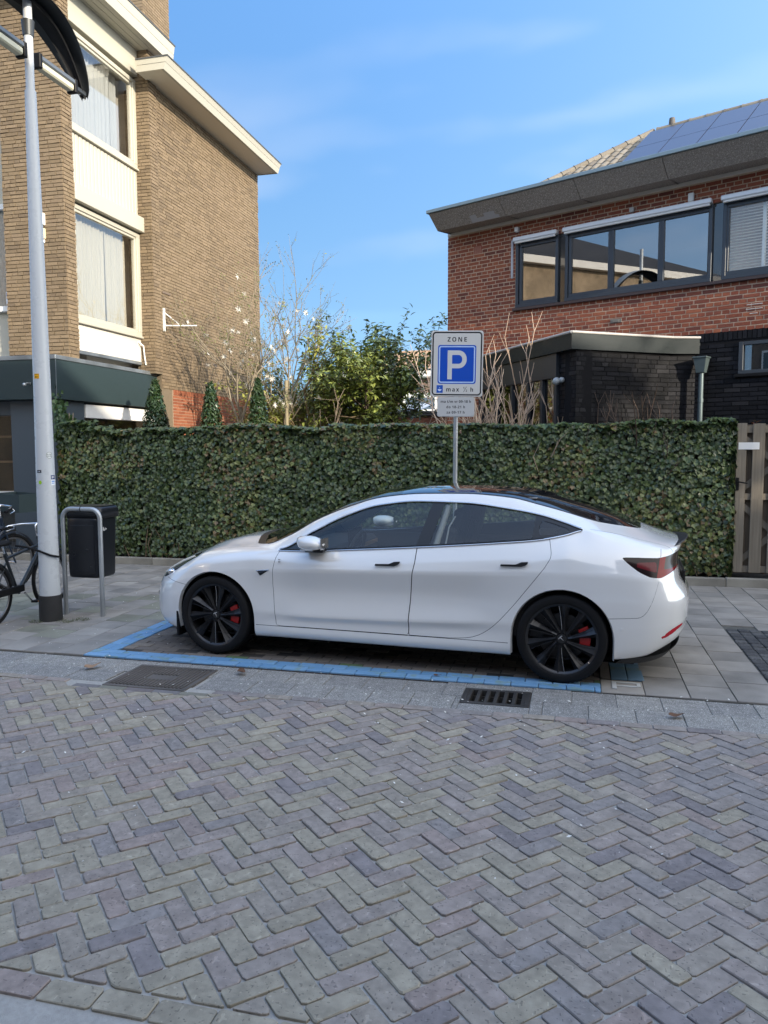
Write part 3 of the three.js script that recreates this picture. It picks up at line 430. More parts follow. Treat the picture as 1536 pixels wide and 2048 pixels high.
  { const c = document.createElement('canvas'); c.width = 64; c.height = 128; const x = c.getContext('2d'); x.fillStyle = '#e8ecf2'; x.fillRect(0, 0, 64, 128); x.fillStyle = '#12368c'; x.fillRect(4, 4, 56, 48); x.strokeStyle = '#fff'; x.lineWidth = 4; x.strokeRect(20, 16, 24, 22); x.strokeStyle = '#667'; x.beginPath(); x.moveTo(18, 70); x.lineTo(46, 110); x.moveTo(46, 70); x.lineTo(18, 110); x.stroke();
    const t = new THREE.CanvasTexture(c); t.colorSpace = THREE.SRGBColorSpace; const m = b.put('window_sticker', new THREE.PlaneGeometry(0.1, 0.2), std(0xffffff, 0.5, { map: t })); m.position.set(-9.4 + 9, 4.3, fz - 0.009 + 12); }
  // alarm siren and wall box on the pier
  { const g = new GB(); g.bbox(-8.56, -8.47, 5.38, 5.57, P1.z + 0.008, P1.z + 0.075, 0.01); const a = b.put('alarm_box', g, M.whitePlain); const s = new GB(); s.bbox(-8.562, -8.535, 5.36, 5.5, P1.z + 0.008, P1.z + 0.085, 0.004); add('strobe', s, std(rgb(0.05, 0.28, 0.5), 0.3), a); const q = new GB(); q.bbox(-8.575, -8.47, 5.16, 5.33, P1.z + 0.008, P1.z + 0.06, 0.008); b.put('junction_box', q, std(rgb(0.62, 0.55, 0.38), 0.6)); const l = new GB(); l.bbox(-8.56, -8.49, 5.1, 5.158, P1.z + 0.008, P1.z + 0.04, 0.008); b.put('lamp_holder', l, M.whitePlain); }
  // vents, bracket and pipe on the side wall
  { const g = new GB(); for (let k = 0; k < 5; k++) g.bbox(XS - 0.03, XS - 0.005, 5.42 + k * 0.026, 5.436 + k * 0.026, -17.25, -16.93, 0.002); b.put('vent', g, std(rgb(0.05, 0.04, 0.035), 0.8)); const h = new GB(); h.bbox(XS, XS + 0.03, 4.79, 4.83, -14.2, -13.9, 0.003); b.put('air_slot', h, std(rgb(0.16, 0.12, 0.09), 0.8)); }
  { const g = new GB(); g.bbox(XS + 0.01, XS + 0.045, 4.05, 4.5, -13.95, -13.9, 0.003); g.tube([V(XS + 0.03, 4.16, -13.92), V(XS + 0.62, 4.17, -14.15)], 0.014, 8); g.tube([V(XS + 0.03, 4.42, -13.93), V(XS + 0.3, 4.19, -14.02)], 0.012, 8); b.put('bracket', g, M.whitePlain); const q = new GB(); q.tube([V(XW + 0.02, 3.8, z1 + 0.12), V(XW + 0.1, 3.72, z1 + 0.06), V(XW + 0.11, 3.5, z1 + 0.04), V(XW + 0.12, 3.36, z1 + 0.02)], 0.014, 8); b.put('drain_hose', q, M.whitePlain); }
  // shop floor: fascia box, zinc cap, pillar, shutter box, window
  const fa = new GB(); fa.bbox(-16, -8.06, 2.54, 3.17, -14.25, -10.75, 0.006); b.put('shop_fascia', fa, M.slate);
  const ca = new GB(); ca.bbox(-16, -8.048, 3.172, 3.24, -14.262, -10.738, 0.004); b.put('zinc_cap', ca, M.zinc);
  const rs = new GB(); rs.box(-8.058, -8.053, 2.54, 3.17, -10.757, -10.748); b.put('corner_trim', rs, M.zinc);
  const slateBlue = std(rgb(0.065, 0.085, 0.105), 0.5, { roughnessMap: T_rough });
  const pl = new GB(); pl.bbox(-9.1, -8.15, 0, 2.538, -11.59, -10.95, 0.006); b.put('pillar', pl, slateBlue); const base = new GB(); base.bbox(-16, -8.13, 0.0, 0.1, -11.6, -10.93, 0.004); b.put('plinth_strip', base, M.anthracite);
  const sb = new GB(); sb.bbox(-8.32, -8.13, 2.27, 2.5, -13.9, -11.6, 0.006); b.put('shutter_box', sb, M.whitePlain); const back = new GB(); back.box(-16, -8.3, 0, 2.5, -14.2, -13.95); back.box(-8.36, -8.3, 0, 1.1, -13.95, -11.6); b.put('shop_wall', back, std(rgb(0.05, 0.055, 0.06), 0.8));
  const wn = new GB(); wn.box(-8.26, -8.25, 1.1, 2.26, -13.9, -11.6); b.put('shop_pane', wn, M.glass);
  const sg = new GB(); sg.box(-16, -9.1, 0.1, 2.3, -11.13, -11.12); b.put('shop_pane', sg, M.glass); const sf = new GB(); sf.bbox(-16, -9.1, 2.3, 2.538, -11.2, -11.05, 0.005); sf.bbox(-9.15, -9.1, 0.1, 2.3, -11.2, -11.05, 0.005); b.put('shop_frame', sf, slateBlue);
  for (const y of [0.95, 1.5, 1.95]) { const g = new GB(); g.bbox(-12, -9.3, y, y + 0.03, -12.2, -11.7, 0.004); b.put('shelf', g, std(rgb(0.28, 0.2, 0.13), 0.7)); }
  const ws = new GB(); ws.box(-10, -9.16, 0.92, 1.03, -11.1, -11.095); b.put('window_strip', ws, M.whitePlain);
  { const g = new GB(); g.tube([V(-8.53, 2.79, -10.745), V(-8.53, 2.79, -10.66), V(-8.535, 2.77, -10.62)], 0.016, 8); g.geo(new THREE.SphereGeometry(0.03, 10, 8), new THREE.Matrix4().makeTranslation(-8.537, 2.765, -10.61)); b.put('spotlight', g, M.galv); }
}
// ---------------------------------------------------------------- the red brick house at the right, turned 26 degrees to the street
const HOUSE = { x: -2.242, z: -13.7, a: -26 * D2R };
{
  const h = thing('red_brick_house', 'red brick house with long window strip, tiled roof and dark angled extension, at right', 'house', [HOUSE.x, 0, HOUSE.z], HOUSE.a);
  const toW = (p) => p.clone().applyAxisAngle(V(0, 1, 0), HOUSE.a).add(V(HOUSE.x, 0, HOUSE.z));
  const part = (list, tones, mk, lim, parent, name) => { for (const q of list) { q.l = q.p; q.p = toW(q.p); } brickParts(parent, list, tones, mk, lim, name); };
  const mk = (c) => std(c, 0.85, { map: T_fine, bumpMap: T_fine, bumpScale: 0.004 });
  const red = palette([[0.33, 0.098, 0.050], [0.285, 0.080, 0.043], [0.37, 0.118, 0.058], [0.235, 0.068, 0.040], [0.40, 0.145, 0.075], [0.185, 0.056, 0.038]], mk);
  const mkd = (c) => matte(c, 0.6, { map: T_fine, bumpMap: T_fine, bumpScale: 0.004 }), dark = palette([[0.012, 0.0125, 0.016], [0.017, 0.0175, 0.022], [0.009, 0.0095, 0.012], [0.03, 0.03, 0.034]], mkd);
  const W = 7.5, wins = [[1.37, 2.135, 4.04, 5.1], [2.255, 4.48, 4.04, 5.1], [4.62, 7.2, 4.04, 5.1]];
  const wall = new GB();                                                      // wall with the window strip left open
  wall.box(0, 1.36, 0, 5.44, -0.3, 0); wall.box(1.36, 7.3, 5.11, 5.44, -0.3, 0); wall.box(1.36, 7.3, 3.34, 4.03, -0.3, 0); wall.box(7.3, W, 3.34, 5.44, -0.3, 0); wall.box(0, 0.3, 0, 5.44, -6, -0.301); h.children.length; add('wall', wall, M.mortarRed, h);
  const wl = new GB(); wl.box(1.36, 4.88, 0, 3.339, -0.3, -0.002); wl.box(4.88, W, 0, 2.74, -0.3, -0.002); wl.box(4.88, W, 3.18, 3.339, -0.3, -0.002); add('lower_wall', wl, M.mortarDark, h);
  const list = [], R0 = { n: 6, bond: 'cross', bl: 0.205, bh: 0.0475, jt: 0.0135, rough: 0.005, out: 0.0035, pick: (R, u, v) => { const f = fbm(u * 0.9, v * 1.2, 3, 0, 13); return f > 0.56 ? [2, 4, 0, 1][Math.floor(R() * 4)] : [0, 1, 3, 5, 1, 0, 2][Math.floor(R() * 7)]; } };
  bricks(list, V(0, 1.2, 0), X1, Z1, W, 4.24, [[1.355, 7.305, 2.82, 3.92], [3.9, W, -0.1, 2.12], [0.535, 0.7, 3.83, 3.98]], { ...R0, seed: 51 });
  bricks(list, V(0, 1.2, -1.2), Z1, nX, 1.2, 4.24, [], { ...R0, seed: 52 });
  part(list, red, mk, 300, h, 'brick');
  const ld = []; bricks(ld, V(4.15, 1.2, 0), X1, Z1, W - 4.15, 2.0, [[0.76, W, 1.53, 1.98]], { n: 4, seed: 53, out: 0.006, bh: 0.05, jt: 0.012, pick: (R) => (R() < 0.06 ? 3 : Math.floor(R() * 3)) });
  for (let k = 0; k < 48; k++) { const u = 4.3 + k * 0.0625; ld.push({ p: V(u, 3.27, 0), tone: k % 3, draw: (g) => g.box(u, u + 0.05, 3.22, 3.33, -0.01, 0.008) }); }
  part(ld, dark, mkd, 60, h, 'dark_brick');
  { const g = new GB(); for (let k = 0; k < 4; k++) g.bbox(0.545 + k * 0.041, 0.575 + k * 0.041, 5.04, 5.17, -0.02, 0.004, 0.003); add('air_vent', g, std(rgb(0.26, 0.06, 0.04), 0.8), h); const q = new GB(); q.bbox(3.02, 3.2, 3.62, 3.68, 0.0, 0.012, 0.003); q.bbox(3.06, 3.16, 3.63, 3.67, 0.012, 0.02, 0.003); add('air_brick', q, std(rgb(0.18, 0.17, 0.15), 0.8), h); }
  const rw = std(rgb(0.62, 0.58, 0.54), 0.9, { map: T_fine }); { const g = new GB(); for (const [u, v, l] of [[4.95, 3.6, 0.21], [4.96, 3.66, 0.2], [5.0, 3.54, 0.1]]) g.bbox(u, u + l, v, v + 0.012, 0.0, 0.0075, 0.002); add('repointed_joint', g, rw, h); }
  // windows
  const fr = std(rgb(0.033, 0.045, 0.062), 0.35), interior = std(rgb(0.35, 0.33, 0.31), 0.9);
  const glassM = new THREE.MeshPhysicalMaterial({ color: rgb(0.42, 0.45, 0.47), roughness: 0.0, transmission: 1, thickness: 0, ior: 2.8 });
  const panes = [[1.48, 2.08, 0], [2.36, 2.96, 1], [3.05, 3.723, 1], [3.808, 4.42, 1], [4.70, 5.4, 2], [5.5, 6.2, 2], [6.3, 7.1, 2]];
  wins.forEach(([a, b, c, d], k) => {
    const f = new GB(), z = -0.06; f.bbox(a, b, c, c + 0.05, z, 0.03, 0.004); f.bbox(a, b, d - 0.05, d, z, 0.02, 0.004); f.bbox(a, a + 0.05, c + 0.05, d - 0.05, z, 0.02, 0.004); f.bbox(b - 0.05, b, c + 0.05, d - 0.05, z, 0.02, 0.004); const win = add('window', f, fr, h);
    for (const [p, q, w] of panes) if (w === k) {
      const s = new GB(), e = 0.045; s.bbox(p - e, q + e, c + 0.051, c + 0.11, -0.055, 0.008, 0.004); s.bbox(p - e, q + e, d - 0.095, d - 0.051, -0.055, 0.008, 0.004); s.bbox(p - e, p, c + 0.11, d - 0.095, -0.055, 0.008, 0.004); s.bbox(q, q + e, c + 0.11, d - 0.095, -0.055, 0.008, 0.004); add('sash', s, fr, win);
      const g = new GB(); g.box(p, q, c + 0.11, d - 0.095, -0.025, -0.02); add('pane', g, k === 2 ? M.glass : glassM, win);
    }
    const bl = new GB(); bl.bbox(a - 0.02, b - 0.0, d - 0.008, d + 0.062, 0.0, 0.1, 0.012); const bb = add('sun_blind', bl, std(rgb(0.72, 0.74, 0.76), 0.35, { metalness: 0.2 }), h); const ba = new GB(); ba.bbox(a + 0.01, b - 0.02, d - 0.04, d - 0.012, 0.06, 0.095, 0.006); add('bottom_bar', ba, M.whitePlain, bb);
  });
  for (const [a, b] of [[2.137, 2.253], [4.482, 4.618]]) { const g = new GB(); g.box(a, b, 4.05, 5.1, -0.06, -0.03); add('spandrel', g, new THREE.MeshPhysicalMaterial({ color: rgb(0.012, 0.014, 0.017), roughness: 0.08, clearcoat: 1 }), h); } { const s = new GB(); s.bbox(1.33, 7.3, 3.99, 4.035, -0.05, 0.055, 0.005); add('sill', s, std(rgb(0.045, 0.03, 0.03), 0.5), h); }
  const rm = new GB(); rm.box(0.31, W, 3.9, 3.95, -3, -0.31); rm.box(0.31, W, 5.3, 5.35, -3, -0.31); rm.box(0.31, W, 3.95, 5.3, -3.05, -3); rm.box(2.17, 2.23, 3.95, 5.3, -3, -0.31); rm.box(4.53, 4.59, 3.95, 5.3, -3, -0.31); add('room', rm, interior, h);
  { const g = new GB(); g.bbox(3.1, 3.28, 4.1, 4.32, -0.28, -0.25, 0.004); g.bbox(3.62, 3.68, 4.1, 4.3, -0.28, -0.25, 0.004); add('picture_frame', g, M.whitePlain, h); for (let k = 0; k < 22; k++) { const b = new GB(); b.bbox(4.66, 7.2, 4.14 + k * 0.04, 4.143 + k * 0.04, -0.13, -0.09, 0.001); add('blind_slat', b, M.whitePlain, h); } const c = new GB(); c.bbox(5.1, 5.14, 4.14, 5.05, -0.14, -0.085, 0.004); add('blind_mullion', c, M.whitePlain, h); }
  { const g = new GB(); g.bbox(1.285, 1.32, 4.53, 5.14, 0.0, 0.03, 0.004); add('conduit', g, std(rgb(0.45, 0.47, 0.52), 0.4), h); const q = new GB(); q.bbox(1.36, 1.43, 5.255, 5.335, 0, 0.07, 0.012); const s1 = add('sensor', q, M.whitePlain, h); const q2 = new GB(); q2.bbox(3.29, 3.36, 5.2, 5.27, 0, 0.05, 0.01); add('sensor', q2, std(rgb(0.5, 0.49, 0.47), 0.5), h); const q3 = new GB(); q3.bbox(4.14, 4.22, 5.18, 5.3, 0, 0.04, 0.012); add('wall_box', q3, M.whitePlain, h); }
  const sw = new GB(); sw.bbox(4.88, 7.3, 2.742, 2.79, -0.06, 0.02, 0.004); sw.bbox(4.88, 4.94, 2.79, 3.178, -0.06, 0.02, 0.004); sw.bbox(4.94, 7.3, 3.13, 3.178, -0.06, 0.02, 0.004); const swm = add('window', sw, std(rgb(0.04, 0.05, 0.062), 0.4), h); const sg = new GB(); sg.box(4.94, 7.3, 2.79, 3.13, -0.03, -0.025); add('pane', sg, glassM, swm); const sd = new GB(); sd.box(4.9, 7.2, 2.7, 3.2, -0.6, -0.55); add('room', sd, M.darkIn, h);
  const sk = new GB(); sk.bbox(4.84, 7.3, 2.7, 2.741, -0.05, 0.045, 0.004); add('sill', sk, M.black, h);
  // eaves: white strip, sloping pebble-dash fascia in lengths, metal edge
  const ws = new GB(); ws.bbox(0.0, W, 5.42, 5.47, -0.05, 0.018, 0.004); add('frieze', ws, std(rgb(0.62, 0.58, 0.52), 0.7), h);
  const T_peb = tex(512, 0.5, (u, v) => { const a = vnoise(u * 110, v * 110, 110, 15), b = vnoise(u * 60, v * 60, 60, 16); return 0.3 + 0.5 * a * b + 0.35 * (a > 0.72 ? 1 : 0) * b; });
  const peb = std(rgb(0.74, 0.665, 0.59), 0.95, { map: T_peb, bumpMap: T_peb, bumpScale: 0.006 }), fx = [0.06, 1.41, 2.69, 3.99, 5.35, 6.7, W + 0.3];
  for (let k = 0; k < 6; k++) { const a = fx[k] + 0.004, b = fx[k + 1] - 0.004, g = new GB(), A = [[0.40, 5.43], [0.66, 5.655], [-0.3, 5.655], [-0.3, 5.47], [0.05, 5.47]], ring = (x) => A.map(([z, y]) => V(x, y, z)); const p = ring(a), q = ring(b); for (let i = 0; i < A.length; i++) { const j = (i + 1) % A.length; g.face([q[i], q[j], p[j], p[i]]); } g.face(p); g.face([...q].reverse()); add('fascia', g, peb, h); }
  { const g = new GB(); g.bbox(0.95, 1.02, 5.46, 5.5, 0.434, 0.47, 0.002); add('paint_patch', (() => { const q = new GB(); const y = (t) => 5.43 + t * 0.225, z = (t) => 0.402 + t * 0.26; for (const [a, b, t0, t1] of [[0.78, 0.9, 0.02, 0.42], [0.9, 1.04, 0.02, 0.22], [1.04, 1.24, 0.02, 0.4], [1.24, 1.3, 0.02, 0.18]]) q.face([V(a, y(t0), z(t0)), V(b, y(t0), z(t0)), V(b, y(t1), z(t1)), V(a, y(t1), z(t1))]); return q; })(), std(rgb(0.42, 0.41, 0.42), 0.8), h); }
  const ed = new GB(); ed.bbox(0.03, W + 0.3, 5.66, 5.715, 0.3, 0.69, 0.006); add('roof_edge', ed, std(rgb(0.22, 0.29, 0.32), 0.45, { metalness: 0.4 }), h);
  // tiled hip roof with solar panels
  const E0 = V(0.09, 6.69, -2.42), K = V(2.0, 7.86, -4.09), E1 = V(9, 6.69, -2.42), K1 = V(9, 7.86, -4.09), Lh = V(0.09, 6.69, -5.8);
  const roof = new GB(); roof.face([E0, E1, K1, K]); roof.face([Lh, E0, K]); roof.face([K, K1, V(9, 6.69, -5.8), Lh]); roof.face([V(0.09, 5.6, -2.42), V(9, 5.6, -2.42), E1, E0]); roof.face([V(0.09, 5.6, -5.8), V(0.09, 5.6, -2.42), E0, Lh]); roof.face([V(0, 5.66, 0.3), V(9, 5.66, 0.3), V(9, 5.66, -2.42), V(0, 5.66, -2.42)].reverse()); add('roof', roof, std(rgb(0.22, 0.19, 0.16), 0.9), h);
  const up = K1.clone().sub(E1).normalize(), nr = V(0, 0, 0).crossVectors(X1, up).negate(); if (nr.y < 0) nr.negate();
  const tileM = palette([[0.30, 0.262, 0.205], [0.26, 0.225, 0.175], [0.33, 0.29, 0.23], [0.21, 0.18, 0.145]], (c) => std(c, 0.85, { map: T_fine })), tl = [], RT = mulberry(77), slope = K1.distanceTo(E1);
  const tileG = (() => { const g = new THREE.BufferGeometry(), p = [], id = []; const n = 6; for (let j = 0; j < 2; j++) for (let i = 0; i <= n; i++) { const t = i / n; p.push(t * 0.196 - 0.098, 0.028 * Math.sin(t * Math.PI * 1.35) + (j ? 0 : 0.018), j ? -0.29 : 0); } for (let i = 0; i <= n; i++) { const t = i / n; p.push(t * 0.196 - 0.098, 0.028 * Math.sin(t * Math.PI * 1.35) - 0.004, 0.0); } for (let i = 0; i < n; i++) { id.push(i, i + 1, i + n + 1, i + 1, i + n + 2, i + n + 1, i, 2 * n + 2 + i, i + 1, i + 1, 2 * n + 2 + i, 2 * n + 3 + i); } g.setAttribute('position', new THREE.Float32BufferAttribute(p, 3)); g.setIndex(id); g.computeVertexNormals(); return g; })();
  const basis = new THREE.Matrix4().makeBasis(X1, nr, up.clone().negate());
  for (let r = 0; r < 8; r++) for (let c = 0; c < 40; c++) { const u = 0.1 + c * 0.18, s = r * 0.262 + 0.02, xL = 0.09 + (s / slope) * 1.91; if (u < xL + 0.02) continue; if (u > 2.02 && s > 0.0 && s < 1.75) continue; const m = add('roof_tile', tileG, tileM[Math.floor(RT() * 4)].m, h); m.matrixAutoUpdate = true; const pos = V(u, E0.y, E0.z).addScaledVector(up, s).addScaledVector(nr, 0.02); m.applyMatrix4(basis.clone().setPosition(pos)); }
  const ridgeT = (a, b, n) => { for (let k = 0; k < n; k++) { const p = a.clone().lerp(b, k / n), q = a.clone().lerp(b, (k + 1.12) / n), g = new GB(); g.tube([p, p.clone().lerp(q, 0.12), q], (t) => (t < 0.06 ? 0.088 : 0.076), 10); add('ridge_tile', g, tileM[k % 3].m, h); } };
  ridgeT(E0.clone().add(V(0, 0.03, 0)), K.clone().add(V(0, 0.04, 0)), 10); ridgeT(K.clone().add(V(0.1, 0.04, 0)), K1.clone().add(V(0, 0.04, 0)), 22);
  { const c = new GB(); c.tube([V(2.38, 7.85, -4.09), V(2.38, 8.03, -4.09), V(2.38, 8.08, -4.09)], (t) => 0.07 - t * 0.018, 10); add('vent_pipe', c, std(rgb(0.12, 0.11, 0.1), 0.7), h); }
  const pm = new THREE.MeshPhysicalMaterial({ color: rgb(0.06, 0.058, 0.085), roughness: 0.32, clearcoat: 0.35, clearcoatRoughness: 0.1 });
  for (let c = 0; c < 9; c++) for (let r = 0; r < 2; r++) { const u0 = 2.06 + c * 0.66, s0 = 0.03 + r * 0.9; const g = new GB(), P = (u, s, n) => V(u, E0.y, E0.z).addScaledVector(up, s).addScaledVector(nr, n), a = P(u0, s0, 0.12), b = P(u0 + 0.645, s0, 0.12), d = P(u0 + 0.645, s0 + 0.885, 0.12), e = P(u0, s0 + 0.885, 0.12), dn = nr.clone().multiplyScalar(-0.04); g.face([a, b, d, e]); for (const [x, y] of [[a, b], [b, d], [d, e], [e, a]]) g.face([x.clone().add(dn), y.clone().add(dn), y, x]); add('solar_panel', g, pm, h); }
  // the dark angled extension
  const c0 = V(0.72, 0, 0.02), c1 = V(3.26, 0, 1.62), c2 = V(4.02, 0, 0.24), c3 = V(4.3, 0, 0.0), H = 3.06;
  const along = (a, b) => b.clone().sub(a).normalize(), nrm = (a, b) => { const u = along(a, b); return V(-u.z, 0, u.x); };
  const ext = new GB(); const wallSeg = (g, a, b, y0, y1, t) => { const n = nrm(a, b), A = a.clone().addScaledVector(n, -t), B = b.clone().addScaledVector(n, -t), u = (p, y) => V(p.x, y, p.z); g.face([u(a, y0), u(b, y0), u(b, y1), u(a, y1)]); g.face([u(B, y0), u(A, y0), u(A, y1), u(B, y1)]); g.face([u(A, y0), u(a, y0), u(a, y1), u(A, y1)]); g.face([u(b, y0), u(B, y0), u(B, y1), u(b, y1)]); g.face([u(a, y1), u(b, y1), u(B, y1), u(A, y1)]); };
  const nu = (a, b) => { const u = along(a, b); let n = V(u.z, 0, -u.x); if (n.z < 0) n.negate(); return n; };
  wallSeg(ext, c1, c2, 0, H, 0.25); wallSeg(ext, c2, c3, 0, H, 0.2); const d1 = c0.clone().lerp(c1, 0.86); wallSeg(ext, d1, c1, 0, H, 0.25); const E = add('extension', ext, M.mortarDark, h);
  const le = []; const seg = (a, b, s) => bricks(le, V(a.x, 1.3, a.z), along(a, b), (() => { const u = along(a, b), n = V(-u.z, 0, u.x); return n.z < 0 ? n.negate() : n; })(), a.distanceTo(b), 1.76, [], { n: 4, seed: s, wild: true, out: 0.007, rough: 0.004, pick: (R) => (R() < 0.08 ? 3 : Math.floor(R() * 3)) });
  seg(c1, c2, 61); seg(d1, c1, 62); bricks(le, V(c2.x, 1.3, c2.z), along(c2, c3), (() => { const u = along(c2, c3), n = V(-u.z, 0, u.x); return n.x < 0 ? n.negate() : n; })(), c2.distanceTo(c3), 1.76, [], { n: 4, seed: 63, pick: (R) => (R() < 0.08 ? 3 : Math.floor(R() * 3)) });
  part(le, dark, mkd, 240, E, 'brick');
  const eaveM = matte(rgb(0.018, 0.026, 0.028), 0.5, { roughnessMap: T_rough }), off = (p, d) => p.clone().add(d);
  const ring = [c0.clone().add(V(-0.14, 0, 0)), c1.clone().add(V(-0.02, 0, 0.1)), c2.clone().add(V(0.06, 0, 0.02)), c3.clone().add(V(0.06, 0, 0.0))]; const ev = new GB(); for (let k = 0; k < 3; k++) { const a = ring[k], b = ring[k + 1], u = (p, y) => V(p.x, y, p.z); ev.face([u(a, H), u(b, H), u(b, 3.27), u(a, 3.27)]); } ev.face([V(ring[0].x, H, ring[0].z), V(c0.x, H, 0), V(c3.x, H, 0), V(ring[3].x, H, ring[3].z), V(ring[2].x, H, ring[2].z), V(ring[1].x, H, ring[1].z)]); add('fascia', ev, eaveM, E);
  const rf = new GB(); const tri = ring.map((p) => V(p.x, 3.27, p.z)); rf.face([...tri, V(4.3, 3.27, 0.01), V(0.6, 3.27, 0.01)].reverse()); add('flat_roof', rf, std(rgb(0.2, 0.2, 0.2), 0.9), E);
  { const g = new GB(); for (let k = 0; k < 3; k++) g.tube([ring[k].clone().setY(3.285), ring[k + 1].clone().setY(3.285)], 0.02, 6); add('roof_trim', g, std(rgb(0.5, 0.48, 0.45), 0.5), E); }
  // its glazed doors
  const du = along(c0, d1), dl = c0.distanceTo(d1), dn = V(-du.z, 0, du.x); if (dn.z < 0) dn.negate(); const dm = std(rgb(0.033, 0.038, 0.045), 0.4), B4 = new THREE.Matrix4().makeBasis(du, V(0, 1, 0), V(0, 0, 0).crossVectors(du, V(0, 1, 0))).setPosition(c0);
  const dp = (n, g, m, parent) => { const o = add(n, g, m, parent); o.applyMatrix4(B4); return o; };
  const dg = new GB(); dg.bbox(0, dl, 2.72, 3.055, -0.06, 0.06, 0.004); dp('door_head', dg, dm, E);
  const cuts = [0.0, 0.62, 1.18, 1.7, 2.12, dl]; for (let k = 0; k < cuts.length; k++) { const g = new GB(), x = Math.min(cuts[k], dl - 0.07); g.bbox(x, x + 0.07, 0.1, 2.719, -0.05, 0.05, 0.004); dp('door_post', g, dm, E); if (k) { const q = new GB(); q.box(cuts[k - 1] + 0.07, x, 0.1, 2.72, -0.003, 0.003); dp('door_pane', q, new THREE.MeshPhysicalMaterial({ color: rgb(0.10, 0.11, 0.11), roughness: 0, transmission: 1, thickness: 0, ior: 3.0 }), E); } }
  const ib = new GB(); ib.box(1.3, 4.2, 0.02, 0.06, 0.02, 1.5); add('inner_floor', ib, M.darkIn, E);
  { const g = new GB(), p = d1.clone().lerp(c1, 0.35).add(V(-0.1, 2.66, 0.06)); g.geo(new THREE.SphereGeometry(0.055, 14, 10), new THREE.Matrix4().makeTranslation(p.x, p.y, p.z)); g.geo(new THREE.SphereGeometry(0.04, 12, 8), new THREE.Matrix4().makeTranslation(p.x + 0.07, p.y + 0.015, p.z - 0.02)); g.tube([V(p.x + 0.02, p.y, p.z - 0.02), V(p.x + 0.1, p.y + 0.02, p.z - 0.08)], 0.02, 8); add('wall_lamp', g, std(rgb(0.35, 0.38, 0.4), 0.3), E); }
  // rainwater hopper and downpipe
  { const g = new GB(), x = 4.43, z = 0.14; const a = 0.085, b = 0.055; const T = [V(x - a, 2.98, z - a), V(x + a, 2.98, z - a), V(x + a, 2.98, z + a), V(x - a, 2.98, z + a)], Bt = [V(x - b, 2.78, z - b), V(x + b, 2.78, z - b), V(x + b, 2.78, z + b), V(x - b, 2.78, z + b)]; for (let k = 0; k < 4; k++) g.face([Bt[(k + 1) % 4], Bt[k], T[k], T[(k + 1) % 4]]); g.face([...Bt]); g.bbox(x - a - 0.012, x + a + 0.012, 2.98, 3.0, z - a - 0.012, z + a + 0.012, 0.003); add('rain_hopper', g, std(rgb(0.10, 0.135, 0.14), 0.45, { metalness: 0.3 }), h); const q = new GB(); q.tube([V(x, 2.79, z), V(x, 2.4, z), V(x, 0.1, z)], 0.036, 12); q.tube([V(x, 2.42, z), V(x, 2.37, z)], 0.042, 12); add('downpipe', q, std(rgb(0.13, 0.17, 0.18), 0.4, { metalness: 0.4 }), h); }
}
// ---------------------------------------------------------------- houses across the street, behind the photographer: they shade the street and show in the glass
function backHouse(name, label, base, w, d, h, ridge, wallC, roofC, lean) {
  const t = thing(name, label, 'house', base), g = new GB(); g.box(0, w, 0, h, 0, d); add('wall', g, std(rgb(...wallC), 0.9, { map: T_coarse }), t);
  const r = new GB(), o = 0.35; if (ridge > 0) { const A = V(-o, h, -o), B = V(w + o, h, -o), C = V(w + o, h, d + o), D = V(-o, h, d + o), K0 = V(lean ? -o : d / 2, h + ridge, d / 2), K1 = V(w + (lean ? o : -d / 2), h + ridge, d / 2); r.face([B, A, K0, K1]); r.face([D, C, K1, K0]); r.face([A, D, K0]); r.face([C, B, K1]); add('roof', r, std(rgb(...roofC), 0.9, { map: T_coarse }), t); }
  const f = new GB(); f.box(-o, w + o, h - 0.32, h - 0.002, -o, d + o); add('eaves', f, std(rgb(0.74, 0.70, 0.64), 0.6), t);
  const gm = new THREE.MeshPhysicalMaterial({ color: rgb(0.04, 0.045, 0.05), roughness: 0.05, clearcoat: 1 }), wm = M.whitePlain;
  for (let y = 0.9; y < h - 1.6; y += 2.8) for (let x = 0.9; x < w - 1.5; x += 2.6) { const s = new GB(); s.box(x - 0.08, x + 1.48, y - 0.08, y + 1.48, -0.03, -0.002); const q = add('window', s, wm, t), p = new GB(); p.box(x, x + 1.4, y, y + 1.4, -0.04, -0.031); add('pane', p, gm, q); }
  for (let y = 0.9; y < h - 1.6; y += 2.8) for (let z = 1; z < d - 1.5; z += 2.8) { const s = new GB(); s.box(w + 0.002, w + 0.03, y - 0.08, y + 1.48, z - 0.08, z + 1.3); const q = add('window', s, wm, t), p = new GB(); p.box(w + 0.031, w + 0.04, y, y + 1.4, z, z + 1.22); add('pane', p, gm, q); }
  return t;
}
backHouse('terrace_house', 'tall brick terrace across the street beside the photographer', [4.5, 0, 2.6], 10.9, 8, 10.5, 2.1, [0.30, 0.2, 0.14], [0.06, 0.06, 0.065], true);
backHouse('terrace_house', 'lower brick terrace farther along the street behind the photographer', [21.9, 0, 2.9], 24, 8, 8.3, 2.1, [0.33, 0.24, 0.17], [0.07, 0.05, 0.04], true);
backHouse('tan_house', 'tan house with white eaves across the street, mirrored in the windows', [-30, 0, -3], 11, 14, 10.1, 3.6, [0.42, 0.31, 0.2], [0.05, 0.05, 0.055], false);
backHouse('row_house', 'low brick house across the street right behind the photographer', [-13.5, 0, 3.4], 17.6, 7, 6.4, 2.6, [0.24, 0.19, 0.15], [0.05, 0.05, 0.05], false);
backHouse('terrace_house', 'single tall brick terrace house across the street with a gap beside it', [18.2, 0, 2.6], 3.3, 8, 10.5, 2.1, [0.30, 0.2, 0.14], [0.06, 0.06, 0.065], true);
